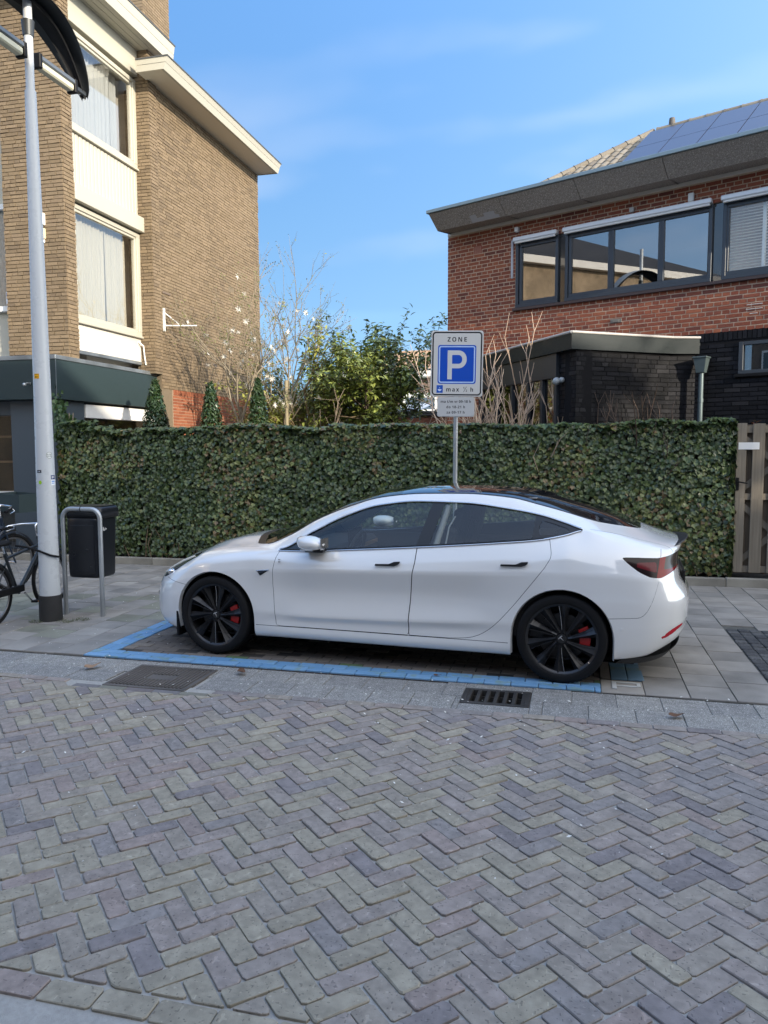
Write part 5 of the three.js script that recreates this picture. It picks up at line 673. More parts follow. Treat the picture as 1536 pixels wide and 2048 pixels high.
// ---------------------------------------------------------------- the white electric saloon
// Its skin is one lofted surface through a net of points (x: nose negative, y up, z towards the street), cut along the shut lines into panels.
{
  const car = thing('car', 'white electric saloon with black wheels and glass roof, parked in the blue bay', 'car', [-1.461, 0, -6.703], -3.55 * D2R);
  const NET = [
    [-2.40, [[-2.12, .18, 0], [-2.20, .19, 0], [-2.265, .24, 0], [-2.285, .31, 0], [-2.288, .38, 0], [-2.285, .45, 0], [-2.278, .52, 0], [-2.265, .575, 0], [-2.25, .61, 0], [-2.235, .635, 0], [-2.22, .655, 0], [-2.20, .677, 0], [-2.175, .695, 0]]],
    [-2.20, [[-2.05, .18, .45], [-2.12, .19, .50], [-2.185, .24, .52], [-2.205, .31, .53], [-2.205, .38, .535], [-2.20, .46, .535], [-2.19, .53, .53], [-2.17, .59, .515], [-2.135, .635, .49], [-2.115, .665, .43], [-2.10, .69, .35], [-2.09, .72, .20], [-2.08, .735, 0]]],
    [-2.00, [[-1.95, .18, .62], [-2.02, .19, .69], [-2.065, .24, .715], [-2.075, .31, .732], [-2.07, .39, .742], [-2.055, .48, .747], [-2.03, .56, .745], [-1.99, .625, .73], [-1.955, .68, .695], [-1.95, .718, .61], [-1.95, .747, .49], [-1.95, .777, .28], [-1.95, .79, 0]]],
    [-1.83, [[-1.85, .17, .68], [-1.87, .18, .80], [-1.88, .24, .828], [-1.88, .31, .842], [-1.875, .39, .853], [-1.86, .49, .861], [-1.84, .595, .857], [-1.81, .675, .83], [-1.79, .74, .765], [-1.79, .778, .66], [-1.80, .803, .52], [-1.80, .836, .29], [-1.80, .848, 0]]],
    [-1.62, [[-1.62, .17, .70], [-1.62, .18, .85], [-1.62, .24, .878], [-1.62, .31, .888], [-1.62, .40, .896], [-1.62, .52, .904], [-1.62, .65, .905], [-1.62, .755, .875], [-1.62, .822, .79], [-1.62, .852, .68], [-1.62, .875, .54], [-1.62, .905, .30], [-1.62, .916, 0]]],
    [-1.4375, [[-1.4375, .17, .70], [-1.4375, .18, .87], [-1.4375, .24, .897], [-1.4375, .31, .907], [-1.4375, .40, .916], [-1.4375, .54, .924], [-1.4375, .70, .921], [-1.4375, .80, .889], [-1.4375, .858, .80], [-1.4375, .886, .69], [-1.4375, .908, .55], [-1.4375, .945, .30], [-1.4375, .957, 0]]],
    [-1.20, [[-1.20, .17, .70], [-1.20, .178, .87], [-1.20, .24, .90], [-1.20, .31, .908], [-1.20, .40, .915], [-1.20, .56, .918], [-1.20, .73, .92], [-1.20, .825, .893], [-1.20, .883, .815], [-1.20, .905, .72], [-1.20, .922, .60], [-1.20, .972, .32], [-1.20, .988, 0]]],
    [-1.03, [[-1.03, .17, .70], [-1.03, .178, .866], [-1.03, .24, .902], [-1.03, .31, .905], [-1.03, .395, .912], [-1.03, .57, .908], [-1.03, .742, .921], [-1.03, .837, .899], [-1.03, .894, .828], [-1.03, .907, .775], [-1.03, .934, .70], [-1.03, .998, .36], [-1.03, 1.022, 0]]],
    [-.86, [[-.86, .17, .70], [-.86, .178, .863], [-.86, .24, .903], [-.86, .32, .901], [-.86, .387, .910], [-.86, .56, .898], [-.86, .748, .922], [-.86, .842, .892], [-.86, .898, .84], [-.86, .912, .82], [-.86, 1.0, .66], [-.86, 1.073, .36], [-.86, 1.098, 0]]],
    [-.60, [[-.60, .17, .70], [-.60, .177, .86], [-.60, .24, .903], [-.60, .32, .893], [-.60, .378, .916], [-.60, .56, .878], [-.60, .757, .924], [-.60, .85, .887], [-.60, .902, .846], [-.60, 1.052, .745], [-.60, 1.147, .618], [-.60, 1.19, .35], [-.60, 1.208, 0]]],
    [-.33, [[-.33, .17, .70], [-.33, .177, .86], [-.33, .24, .903], [-.33, .325, .893], [-.33, .382, .916], [-.33, .57, .878], [-.33, .765, .925], [-.33, .86, .887], [-.33, .922, .849], [-.33, 1.187, .69], [-.33, 1.258, .588], [-.33, 1.305, .33], [-.33, 1.322, 0]]],
    [-.05, [[-.05, .17, .70], [-.05, .177, .86], [-.05, .24, .903], [-.05, .33, .893], [-.05, .388, .916], [-.05, .575, .878], [-.05, .773, .925], [-.05, .87, .887], [-.05, .942, .85], [-.05, 1.279, .65], [-.05, 1.339, .57], [-.05, 1.381, .31], [-.05, 1.396, 0]]],
    [.30, [[.30, .17, .70], [.30, .177, .86], [.30, .24, .903], [.30, .335, .893], [.30, .398, .916], [.30, .58, .878], [.30, .783, .925], [.30, .885, .887], [.30, .968, .85], [.30, 1.316, .632], [.30, 1.374, .56], [.30, 1.418, .30], [.30, 1.432, 0]]],
    [.65, [[.65, .17, .70], [.65, .178, .86], [.65, .24, .903], [.65, .345, .893], [.65, .412, .916], [.65, .585, .878], [.65, .795, .925], [.65, .90, .887], [.65, .996, .847], [.65, 1.311, .632], [.65, 1.379, .56], [.65, 1.424, .30], [.65, 1.438, 0]]],
    [1.0, [[1.0, .17, .70], [1.0, .18, .865], [1.0, .24, .905], [1.0, .345, .903], [1.0, .43, .912], [1.0, .59, .902], [1.0, .81, .925], [1.0, .92, .887], [1.0, 1.027, .839], [1.0, 1.273, .646], [1.0, 1.355, .562], [1.0, 1.405, .30], [1.0, 1.42, 0]]],
    [1.25, [[1.25, .17, .70], [1.25, .18, .87], [1.25, .24, .905], [1.25, .33, .91], [1.25, .425, .918], [1.25, .60, .918], [1.25, .822, .925], [1.25, .937, .884], [1.25, 1.053, .824], [1.25, 1.231, .669], [1.25, 1.298, .565], [1.25, 1.36, .30], [1.25, 1.377, 0]]],
    [1.44, [[1.44, .17, .70], [1.44, .18, .87], [1.44, .24, .90], [1.44, .31, .912], [1.44, .41, .921], [1.44, .60, .93], [1.44, .82, .924], [1.44, .95, .884], [1.44, 1.09, .79], [1.44, 1.178, .698], [1.44, 1.247, .565], [1.44, 1.31, .30], [1.44, 1.325, 0]]],
    [1.58, [[1.58, .17, .70], [1.58, .185, .865], [1.58, .245, .898], [1.58, .315, .91], [1.58, .415, .92], [1.58, .61, .929], [1.58, .825, .918], [1.58, .965, .866], [1.58, 1.125, .745], [1.58, 1.135, .735], [1.58, 1.205, .558], [1.58, 1.27, .30], [1.58, 1.287, 0]]],
    [1.80, [[1.80, .19, .68], [1.80, .20, .85], [1.80, .25, .882], [1.80, .32, .896], [1.80, .42, .906], [1.80, .62, .912], [1.80, .82, .902], [1.80, .95, .848], [1.80, 1.06, .758], [1.80, 1.10, .685], [1.80, 1.142, .52], [1.80, 1.195, .28], [1.80, 1.21, 0]]],
    [2.0, [[1.98, .21, .60], [2.0, .22, .79], [2.01, .27, .832], [2.01, .34, .852], [2.01, .44, .868], [2.01, .62, .878], [2.0, .80, .865], [2.0, .92, .808], [2.0, 1.01, .73], [2.0, 1.045, .66], [2.0, 1.075, .52], [2.0, 1.11, .28], [2.0, 1.125, 0]]],
    [2.2, [[2.05, .22, .50], [2.12, .25, .66], [2.17, .30, .70], [2.195, .36, .728], [2.21, .45, .748], [2.215, .60, .757], [2.175, .78, .745], [2.16, .90, .70], [2.16, .975, .655], [2.165, 1.01, .59], [2.17, 1.03, .49], [2.175, 1.05, .27], [2.18, 1.058, 0]]],
    [2.4, [[2.12, .24, .35], [2.20, .27, .42], [2.27, .32, .46], [2.305, .38, .48], [2.325, .47, .49], [2.33, .61, .49], [2.265, .76, .48], [2.245, .88, .46], [2.25, .95, .44], [2.265, .985, .40], [2.275, 1.005, .33], [2.285, 1.022, .20], [2.288, 1.028, 0]]],
    [2.6, [[2.15, .24, 0], [2.25, .27, 0], [2.32, .32, 0], [2.35, .38, 0], [2.365, .47, 0], [2.37, .61, 0], [2.305, .75, 0], [2.28, .87, 0], [2.285, .94, 0], [2.297, .97, 0], [2.305, .99, 0], [2.31, 1.008, 0], [2.312, 1.016, 0]]],
  ];
  const KU = NET.map((r) => r[0]), NV = 13, KV = [0, .8, 1.6, 2.3, 3, 4.6, 6.2, 7.2, 8.2, 11, 11.9, 14, 16.4];
  function pchip(xs, ys) {
    const n = xs.length, h = [], d = [], m = new Array(n); for (let k = 0; k < n - 1; k++) { h.push(xs[k + 1] - xs[k]); d.push((ys[k + 1] - ys[k]) / h[k]); }
    for (let k = 1; k < n - 1; k++) { m[k] = d[k - 1] * d[k] <= 0 ? 0 : (() => { const a = 2 * h[k] + h[k - 1], b = h[k] + 2 * h[k - 1]; return (a + b) / (a / d[k - 1] + b / d[k]); })(); } m[0] = d[0]; m[n - 1] = d[n - 2];
    return (x) => { let k = 0; while (k < n - 2 && x > xs[k + 1]) k++; const t = (x - xs[k]) / h[k], t2 = t * t, t3 = t2 * t; return (2 * t3 - 3 * t2 + 1) * ys[k] + (t3 - 2 * t2 + t) * h[k] * m[k] + (3 * t2 - 2 * t3) * ys[k + 1] + (t3 - t2) * h[k] * m[k + 1]; };
  }
  const lines = []; for (let v = 0; v < NV; v++) lines.push([0, 1, 2].map((c) => pchip(KU, NET.map((r) => r[1][v][c]))));
  const us = []; for (let k = 0; k < KU.length - 1; k++) { const n = Math.max(5, Math.round((KU[k + 1] - KU[k]) / 0.022)); for (let i = 0; i < n; i++) us.push(KU[k] + (KU[k + 1] - KU[k]) * i / n); } us.push(KU[KU.length - 1]);
  const vs = [], sub = [3, 4, 4, 4, 8, 8, 6, 6, 10, 5, 8, 8]; for (let k = 0; k < 12; k++) for (let i = 0; i < sub[k]; i++) vs.push(KV[k] + (KV[k + 1] - KV[k]) * i / sub[k]); vs.push(KV[12]);
  const nu = us.length, nv = vs.length, PT = new Float64Array(nu * nv * 3);
  us.forEach((u, i) => { const ctl = lines.map((l) => l.map((f) => f(u))); const f = [0, 1, 2].map((c) => { const y = ctl.map((p) => p[c]), parts = [[0, 4], [4, 6], [6, 12]].map(([a, b]) => pchip(KV.slice(a, b + 1), y.slice(a, b + 1))); return (v) => parts[v <= KV[4] ? 0 : v <= KV[6] ? 1 : 2](v); }); vs.forEach((v, j) => { for (let c = 0; c < 3; c++) PT[(i * nv + j) * 3 + c] = f[c](v); }); });
  const at = (i, j) => { i = Math.max(0, Math.min(nu - 1, i)); j = Math.max(0, Math.min(nv - 1, j)); const o = (i * nv + j) * 3; return V(PT[o], PT[o + 1], PT[o + 2]); };
  // vertex list: p, n (with z >= 0 half), v parameter
  const VX = []; for (let i = 0; i < nu; i++) for (let j = 0; j < nv; j++) { const du = at(i + 1, j).sub(at(i - 1, j)), dv = at(i, j + 1).sub(at(i, j - 1)); let n = V(0, 0, 0).crossVectors(du, dv); const p = at(i, j); if (n.lengthSq() < 1e-12) n = V(p.x < -2 ? -1 : p.x > 2 ? 1 : 0, 0.1, 0); n.normalize(); const c = p.clone().sub(V(p.x * 0.75, 0.6, 0)); if (n.dot(c) < 0) n.negate(); if (p.z < 1e-6) { n.z = 0; n.normalize(); } VX.push({ p, n, v: vs[j] }); }
  const skinTris = []; for (let i = 0; i < nu - 1; i++) for (let j = 0; j < nv - 1; j++) { const a = i * nv + j, b = a + 1, c = a + nv, d = c + 1; skinTris.push([VX[a], VX[c], VX[b]], [VX[b], VX[c], VX[d]]); }
  const mixV = (a, b, t) => ({ p: a.p.clone().lerp(b.p, t), n: a.n.clone().lerp(b.n, t).normalize(), v: a.v + (b.v - a.v) * t });
  function split(tris, f) {                                       // cut triangles along f = 0: [inside f < 0, outside]
    const ins = [], out = [];
    for (const t of tris) {
      const s = t.map((q) => f(q.p, q)), neg = s.map((x) => x < 0), k = neg.filter(Boolean).length; if (k === 3) { ins.push(t); continue; } if (k === 0) { out.push(t); continue; }
      const lone = k === 1 ? neg.indexOf(true) : neg.indexOf(false), a = t[lone], b = t[(lone + 1) % 3], c = t[(lone + 2) % 3], ab = mixV(a, b, s[lone] / (s[lone] - s[(lone + 1) % 3])), ac = mixV(a, c, s[lone] / (s[lone] - s[(lone + 2) % 3]));
      (k === 1 ? ins : out).push([a, ab, ac]); (k === 1 ? out : ins).push([ab, b, c], [ab, c, ac]);
    }
    return [ins, out];
  }
  function polySDF(poly) { return (x, y) => { let d = 1e9, ins = false; for (let i = 0, j = poly.length - 1; i < poly.length; j = i++) { const [xi, yi] = poly[i], [xj, yj] = poly[j]; const ex = xj - xi, ey = yj - yi, wx = x - xi, wy = y - yi, t = Math.max(0, Math.min(1, (wx * ex + wy * ey) / (ex * ex + ey * ey))), dx = wx - ex * t, dy = wy - ey * t; d = Math.min(d, dx * dx + dy * dy); if ((yi > y) !== (yj > y) && x < (xj - xi) * (y - yi) / (yj - yi) + xi) ins = !ins; } return ins ? -Math.sqrt(d) : Math.sqrt(d); }; }
  const smooth = (pts, n = 6) => { const c = new THREE.CatmullRomCurve3(pts.map(([x, y]) => V(x, y, 0)), true, 'centripetal'); return c.getPoints(pts.length * n).slice(0, -1).map((p) => [p.x, p.y]); };
  function geoOf(tris, mirror, lift = 0) {
    const p = [], n = [], uv = [], idx = [], map = new Map();
    for (const t of tris) for (const q of mirror ? [t[0], t[2], t[1]] : t) { let k = map.get(q); if (k === undefined) { k = p.length / 3; map.set(q, k); p.push(q.p.x + q.n.x * lift, q.p.y + q.n.y * lift, (q.p.z + q.n.z * lift) * (mirror ? -1 : 1)); n.push(q.n.x, q.n.y, q.n.z * (mirror ? -1 : 1)); uv.push(q.p.x, q.p.y + q.p.z); } idx.push(k); }
    const g = new THREE.BufferGeometry(); g.setAttribute('position', new THREE.Float32BufferAttribute(p, 3)); g.setAttribute('normal', new THREE.Float32BufferAttribute(n, 3)); g.setAttribute('uv', new THREE.Float32BufferAttribute(uv, 2)); g.setIndex(idx); return g;
  }
  const paint = new THREE.MeshPhysicalMaterial({ color: rgb(0.88, 0.872, 0.855), roughness: 0.1, metalness: 0.0, ior: 1.85, clearcoat: 1, clearcoatRoughness: 0.008 });
  const glassSide = new THREE.MeshPhysicalMaterial({ color: rgb(0.70, 0.75, 0.74), roughness: 0, transmission: 1, thickness: 0, ior: 1.6 });
  const glassRoof = new THREE.MeshPhysicalMaterial({ color: rgb(0.012, 0.011, 0.012), roughness: 0.03, clearcoat: 1, clearcoatRoughness: 0.01, ior: 1.6 });
  const glassFront = new THREE.MeshPhysicalMaterial({ color: rgb(0.34, 0.38, 0.37), roughness: 0, transmission: 1, thickness: 0, ior: 1.6 });
  const trimB = std(rgb(0.012, 0.012, 0.013), 0.35), satin = std(rgb(0.018, 0.018, 0.019), 0.55);
  const both = (name, tris, mat, lift = 0, parent = car) => { const a = add(name, geoOf(tris, false, lift), mat, parent); const b = add(name, geoOf(tris, true, lift), mat, parent); return [a, b]; };
  const whole = (name, tris, mat, lift = 0, parent = car) => { const g = mergeGeometries([geoOf(tris, false, lift), geoOf(tris, true, lift)]); return add(name, g, mat, parent); };
  // --- divide the skin
  const AF = [-1.4375, 0.336], AR = [1.4375, 0.336], RA = 0.374;
  let [under, rest] = split(skinTris, (p, q) => q.v - KV[1]);
  let dump; for (const [cx, cy] of [AF, AR]) [dump, rest] = split(rest, (p, q) => { if (q.v > KV[7] + 0.3) return 1; const dy = p.y - cy, dx = p.x - cx; return (dy > 0 ? Math.hypot(dx, dy) : Math.abs(dx)) - RA; });
  let top, side; [side, top] = split(rest, (p, q) => q.v - KV[9]);
  let glass, low; [low, glass] = split(side, (p, q) => q.v - KV[8]);
  let g0, g1; [g0, g1] = split(glass, (p) => p.x + 0.86); let g2, g3; [g2, g3] = split(g1, (p) => p.x - 1.566);      // front bit, window strip, rear bit
  low = low.concat(g0, g3); const windowStrip = g2;
  let rail, roofTop; [rail, roofTop] = split(top, (p, q) => q.v - KV[10]);
  // centre strip: hood, cowl, glass, boot
  const xc = (z) => -1.235 + 0.19 * Math.pow(Math.abs(z) / 0.70, 2), xr = (z) => 1.985 - 0.30 * Math.pow(Math.max(0, (Math.abs(z) - 0.26) / 0.28), 2);
  let hoodT, r1; [hoodT, r1] = split(roofTop, (p) => p.x - xc(p.z) + 0.075); let cowlT, r2; [cowlT, r2] = split(r1, (p) => p.x - xc(p.z)); let glassT, bootT; [glassT, bootT] = split(r2, (p) => p.x - xr(p.z));
  let wsT, roofG; [wsT, roofG] = split(glassT, (p) => p.x - 0.10 - 0.03 * p.z * p.z);
  // side rails join the hood forward of the pillar and the quarter panel behind
  let railF, railM; [railF, railM] = split(rail, (p) => p.x + 1.10); let railA, railR; [railA, railR] = split(railM, (p) => p.x - 1.62);
  // hood and wings: the shut line runs along the top of the wing
  let hoodSide, wing0 = []; hoodT = hoodT.concat(railF);
  const allFront = hoodT.concat(low.filter((t) => t[0].p.x < -0.9 && t[0].v > KV[8] - 0.01 && t[1].v > KV[8] - 0.01 && t[2].v > KV[8] - 0.01)); const lowSet = low.filter((t) => !(t[0].p.x < -0.9 && t[0].v > KV[8] - 0.01 && t[1].v > KV[8] - 0.01 && t[2].v > KV[8] - 0.01)); low = lowSet;
  const hoodLine = (p, q) => Math.max(p.z - (0.685 + 0.05 * (p.x + 1.9)), -2.02 - p.x + (p.z > 0 ? p.z * p.z * 0.34 : 0)); let hood, ring; [hood, ring] = split(allFront, (p, q) => hoodLine(p, q)); let hr; [hood, hr] = split(hood, (p, q) => hoodLine(p, q) + 0.004); low = low.concat(ring);
  // boot lid
  let bootSide = bootT.concat(railR); const g3Set = new Set(g3); let bootLow; [bootLow, low] = [low.filter((t) => g3Set.has(t)), low.filter((t) => !g3Set.has(t))]; bootSide = bootSide.concat(bootLow);
  const bootLine = (p) => { const zl = 0.60 + 0.115 * (2.1 - p.x) / 0.5; return Math.max(p.z - zl, 1.60 - p.x); }; let boot, quarterTop; [boot, quarterTop] = split(bootSide, bootLine); let bq; [boot, bq] = split(boot, (p) => bootLine(p) + 0.003); low = low.concat(quarterTop);
  // lamps
  const headF = polySDF(smooth([[-2.075, .60], [-1.99, .625], [-1.88, .685], [-1.76, .765], [-1.665, .818], [-1.70, .829], [-1.80, .80], [-1.92, .745], [-2.03, .675]]));
  let head; [head, low] = split(low, (p) => (p.x > -1.55 || p.z < 0.42 ? 1 : headF(p.x, p.y)));
  let headHood; [headHood, hood] = split(hood, (p) => (p.x > -1.55 || p.z < 0.42 ? 1 : headF(p.x, p.y))); head = head.concat(headHood);
  const tailF = polySDF([[1.845, .952], [1.95, .95], [2.1, .943], [2.16, .95], [2.25, .968], [2.285, .90], [2.26, .855], [2.20, .835], [2.12, .805], [2.05, .812], [1.97, .85], [1.90, .902]]);
  let tail; [tail, low] = split(low, (p) => (p.x < 1.7 || p.z < 0.36 ? 1 : tailF(p.x, p.y))); let tailB; [tailB, boot] = split(boot, (p) => (p.x < 1.7 || p.z < 0.36 ? 1 : tailF(p.x, p.y))); tail = tail.concat(tailB);
  const fogF = polySDF([[2.13, .352], [2.20, .385], [2.29, .44], [2.285, .462], [2.2, .425], [2.13, .372]]); let fog; [fog, low] = split(low, (p) => (p.x < 2.0 || p.z < 0.3 ? 1 : fogF(p.x, p.y)));
  // shut lines on the flank
  const g = 0.0035;
  const cut = (poly) => polySDF(poly);
  const doorF = cut(([[-.868, .30], [-.866, .288], [-.858, .284], [-.84, .282], [-.2, .282], [.268, .282], [.272, .45], [.282, .60], [.298, .74], [.318, .86], [.326, .99], [0, .98], [-.6, .93], [-.84, .915], [-.857, .885], [-.868, .85], [-.878, .80], [-.886, .74], [-.892, .62], [-.884, .48], [-.876, .39]])), doorR = cut(([[.268, .282], [.272, .45], [.282, .60], [.298, .74], [.318, .86], [.326, .99], [.8, 1.02], [1.25, 1.07], [1.335, 1.072], [1.352, .985], [1.355, .955], [1.348, .925], [1.31, .86], [1.215, .735], [1.10, .585], [1.04, .513], [.985, .45], [.94, .405], [.90, .37], [.86, .342], [.82, .32], [.77, .302], [.72, .292], [.66, .286], [.58, .282]]));
  let fd, rd, skirt, fb, rb; [fd, low] = split(low, (p, q) => (q.v > KV[8] + 0.01 ? 1 : doorF(p.x, p.y))); let e0; [fd, e0] = split(fd, (p) => doorF(p.x, p.y) + g);
  [rd, low] = split(low, (p, q) => (q.v > KV[8] + 0.01 ? 1 : doorR(p.x, p.y))); [rd, e0] = split(rd, (p) => doorR(p.x, p.y) + g);
  [skirt, low] = split(low, (p) => (Math.abs(p.x) > 1.06 ? 1 : p.y - 0.282)); [skirt, e0] = split(skirt, (p) => p.y - 0.278);
  [fb, low] = split(low, (p) => { const l = p.x + 1.62 + (p.y > 0.62 ? 0 : 0.0), yl = 0.615 + (p.x + 1.99) * -0.12; return Math.max(p.x + 1.55, p.y - Math.max(yl, p.x < -1.99 ? 0.9 : 0)); }); [fb, e0] = split(fb, (p) => Math.max(p.x + 1.55, p.y - Math.max(0.615 + (p.x + 1.99) * -0.12, p.x < -1.99 ? 0.9 : 0)) + 0.003);
  const bl = (p) => { const yl = p.x < 1.95 ? 0.515 + (p.x - 1.8) * 0.06 : 0.524 + Math.pow((p.x - 1.95) / 0.16, 2.6) * 0.28; return Math.max(1.7 - p.x, p.y - (p.x > 2.12 ? 2 : yl)); };
  [rb, low] = split(low, bl); [rb, e0] = split(rb, (p) => bl(p) + 0.003);
  let wing, quarter; [wing, quarter] = split(low, (p) => p.x - 0.1);
  // --- panels
  const skin = skinTris.filter((t) => t.some((q) => q.v > KV[1])); let inner = skin; for (const [cx, cy] of [AF, AR]) [dump, inner] = split(inner, (p, q) => { if (q.v > KV[7] + 0.3) return 1; const dy = p.y - cy, dx = p.x - cx; return (dy > 0 ? Math.hypot(dx, dy) : Math.abs(dx)) - RA - 0.004; });
  [inner, dump] = split(inner, (p, q) => (q.v > KV[8] && p.x > -0.9 && p.x < 1.6 ? 1 : -1)); [inner, dump] = split(inner, (p, q) => q.v - KV[10] + (p.x < -1.0 || p.x > 1.98 ? -9 : 0));
  whole('inner_shell', inner, std(rgb(0.01, 0.01, 0.011), 0.9), -0.012);
  whole('underbody', under, satin);
  whole('hood', hood, paint); whole('boot_lid', boot, paint); whole('cowl', cowlT, trimB); whole('windscreen', wsT, glassFront); whole('glass_roof', roofG, glassRoof);
  both('wing', wing, paint); const fdM = both('front_door', fd, paint), rdM = both('rear_door', rd, paint); both('quarter_panel', quarter, paint); both('side_skirt', skirt, paint); whole('front_bumper', fb, paint); whole('rear_bumper', rb, paint); both('roof_rail', railA, paint);
  // --- side glass: front, pillar, rear, quarter light
  let fw, ws1; [fw, ws1] = split(windowStrip, (p) => p.x - (0.365 + (p.y - 0.97) * 0.27) + 0.055); let pil, ws2; [pil, ws2] = split(ws1, (p) => p.x - (0.365 + (p.y - 0.97) * 0.27) - 0.045); let rw, qw; [rw, qw] = split(ws2, (p) => p.x - 1.205 - (p.y - 1.045) * 0.06); let qb, ql; [qb, ql] = split(qw, (p) => p.x - 1.217 - (p.y - 1.045) * 0.06);
  const fg = both('front_window', fw, glassSide, -0.006), rg = both('rear_window', rw, glassSide, -0.006), qg = both('quarter_window', ql, glassSide, -0.006); both('window_pillar', pil.concat(qb), trimB, -0.004);
  { const qf = polySDF([[1.255, 1.09], [1.40, 1.10], [1.475, 1.12], [1.46, 1.14], [1.35, 1.175], [1.27, 1.195], [1.25, 1.15]]); let inn, band; [inn, band] = split(ql, (p) => qf(p.x, p.y)); both('window_band', band, trimB, -0.003); }
  // window trim: a bright line along belt and roof rail
  const lineOf = (v, x0, x1, lift) => { const j = vs.findIndex((q) => Math.abs(q - v) < 1e-6), r = []; for (let i = 0; i < nu; i++) { const k = VX[i * nv + j]; if (k.p.x >= x0 && k.p.x <= x1) r.push(k.p.clone().addScaledVector(k.n, lift)); } return r; };
  for (const s of [1, -1]) { const q = new GB(), f = (l) => l.map((p) => V(p.x, p.y, p.z * s)); q.tube(f(lineOf(KV[8], -0.86, 1.57, 0.002)), 0.0085, 6); q.tube(f(lineOf(KV[9], -0.86, 1.57, 0.001)), 0.007, 6); add('window_trim', q, std(rgb(0.70, 0.71, 0.73), 0.22, { metalness: 1 }), car); const d = new GB(); d.tube(f(lineOf(KV[8], -0.84, 1.30, 0.001)).map((p) => p.add(V(0, 0.012, 0))), 0.007, 6); add('window_seal', d, trimB, car); const rl = new GB(); rl.tube(f(lineOf(KV[10], -1.04, 1.70, -0.001)), 0.006, 5); add('roof_seal', rl, trimB, car); }
  // --- lamps
  const headM = new THREE.MeshPhysicalMaterial({ color: rgb(0.16, 0.165, 0.17), roughness: 0.08, clearcoat: 1, metalness: 0.4 }), lampF = both('headlight', head, headM, -0.004);
  for (const m of lampF) { const s = m === lampF[0] ? 1 : -1; const q = new GB(); q.tube([V(-2.02, .652, s * .712), V(-1.92, .712, s * .742), V(-1.82, .765, s * .745), V(-1.72, .805, s * .73)], 0.009, 7); add('running_light', q, std(rgb(0.8, 0.78, 0.7), 0.2), m); const l = new GB(); l.geo(new THREE.SphereGeometry(0.032, 12, 10), new THREE.Matrix4().makeTranslation(-1.965, .655, s * .722)); add('projector', l, M.chrome, m); }
  let tA, tB; [tA, tB] = split(tail, (p) => p.x - 2.105 - (p.y - 0.88) * 0.16); let tRed, tSmk; [tRed, tSmk] = split(tA, (p) => Math.max(1.955 - p.x, p.y - 0.917, 0.842 - p.y + (2.1 - p.x) * 0.3, p.x - 2.092)); const lens = (c) => new THREE.MeshPhysicalMaterial({ color: c, roughness: 0.15, specularIntensity: 0.6 });
  const tl = both('tail_light', tSmk, lens(rgb(0.014, 0.006, 0.007)), -0.002); tl.forEach((m, k) => { add('lens', geoOf(tRed, k === 1, -0.002), lens(rgb(0.13, 0.012, 0.018)), m); let band, core; const [b1, c1] = split(tB, (p) => -Math.min(p.x - 2.118 - (p.y - 0.88) * 0.16 - 0.028, p.y - 0.862) - 0.0); add('lens', geoOf(c1, k === 1, -0.002), lens(rgb(0.24, 0.012, 0.012)), m); add('reverse_lens', geoOf(b1, k === 1, -0.002), lens(rgb(0.07, 0.055, 0.045)), m); });
  both('rear_reflector', fog, lens(rgb(0.5, 0.02, 0.035)), -0.001);
  // --- arches: lips and liners
  const lip = (cx, cy, s) => { const e = [], n = 40; for (let k = 0; k <= n; k++) { const a = Math.PI * k / n; e.push([cx - RA * Math.cos(a), cy + RA * Math.sin(a)]); } e.unshift([cx - RA, 0.2]); e.push([cx + RA, 0.2]); return e; };
  const zAt = (x, y) => { let i = us.length - 1, lo = 0, hi = nu - 1; let best = null, bd = 1e9; for (let a = 0; a < nu; a++) { const q = VX[a * nv + 14]; const d = Math.abs(q.p.x - x); if (d < bd) { bd = d; best = a; } } for (let j = 3; j < nv - 1; j++) { const a = VX[best * nv + j], b = VX[best * nv + j + 1]; if (a.p.y <= y && b.p.y >= y) { const t = (y - a.p.y) / (b.p.y - a.p.y || 1); return a.p.z + (b.p.z - a.p.z) * t; } } return 0.9; };
  for (const [cx, cy] of [AF, AR]) for (const s of [1, -1]) {
    const e = lip(cx, cy), q = new GB(), li = new GB(); for (let k = 0; k < e.length - 1; k++) { const z0 = zAt(...e[k]) * s, z1 = zAt(...e[k + 1]) * s, i = s * 0.03, a = V(e[k][0], e[k][1], z0), b = V(e[k + 1][0], e[k + 1][1], z1); const pull = (p, d) => { const ddx = cx - p.x, ddy = Math.max(0, p.y > cy ? cy - p.y : 0) * 0 + (cy - p.y) * (p.y > cy ? 1 : 0), l = Math.hypot(ddx, ddy) || 1; return V(p.x + ddx / l * d, p.y + ddy / l * d, p.z); };
      const a2 = pull(a, 0.010).add(V(0, 0, -i)), b2 = pull(b, 0.010).add(V(0, 0, -i)); q.face([a, b, b2, a2]); const a3 = a2.clone().setZ(s * 0.56), b3 = b2.clone().setZ(s * 0.56); li.face([a2, b2, b3, a3]); }
    li.box(cx - RA, cx + RA, 0.16, cy + RA, s * 0.555 - 0.005, s * 0.555 + 0.005); add('arch_lip', q, paint, car); add('wheel_arch', li, M.black, car);
  }
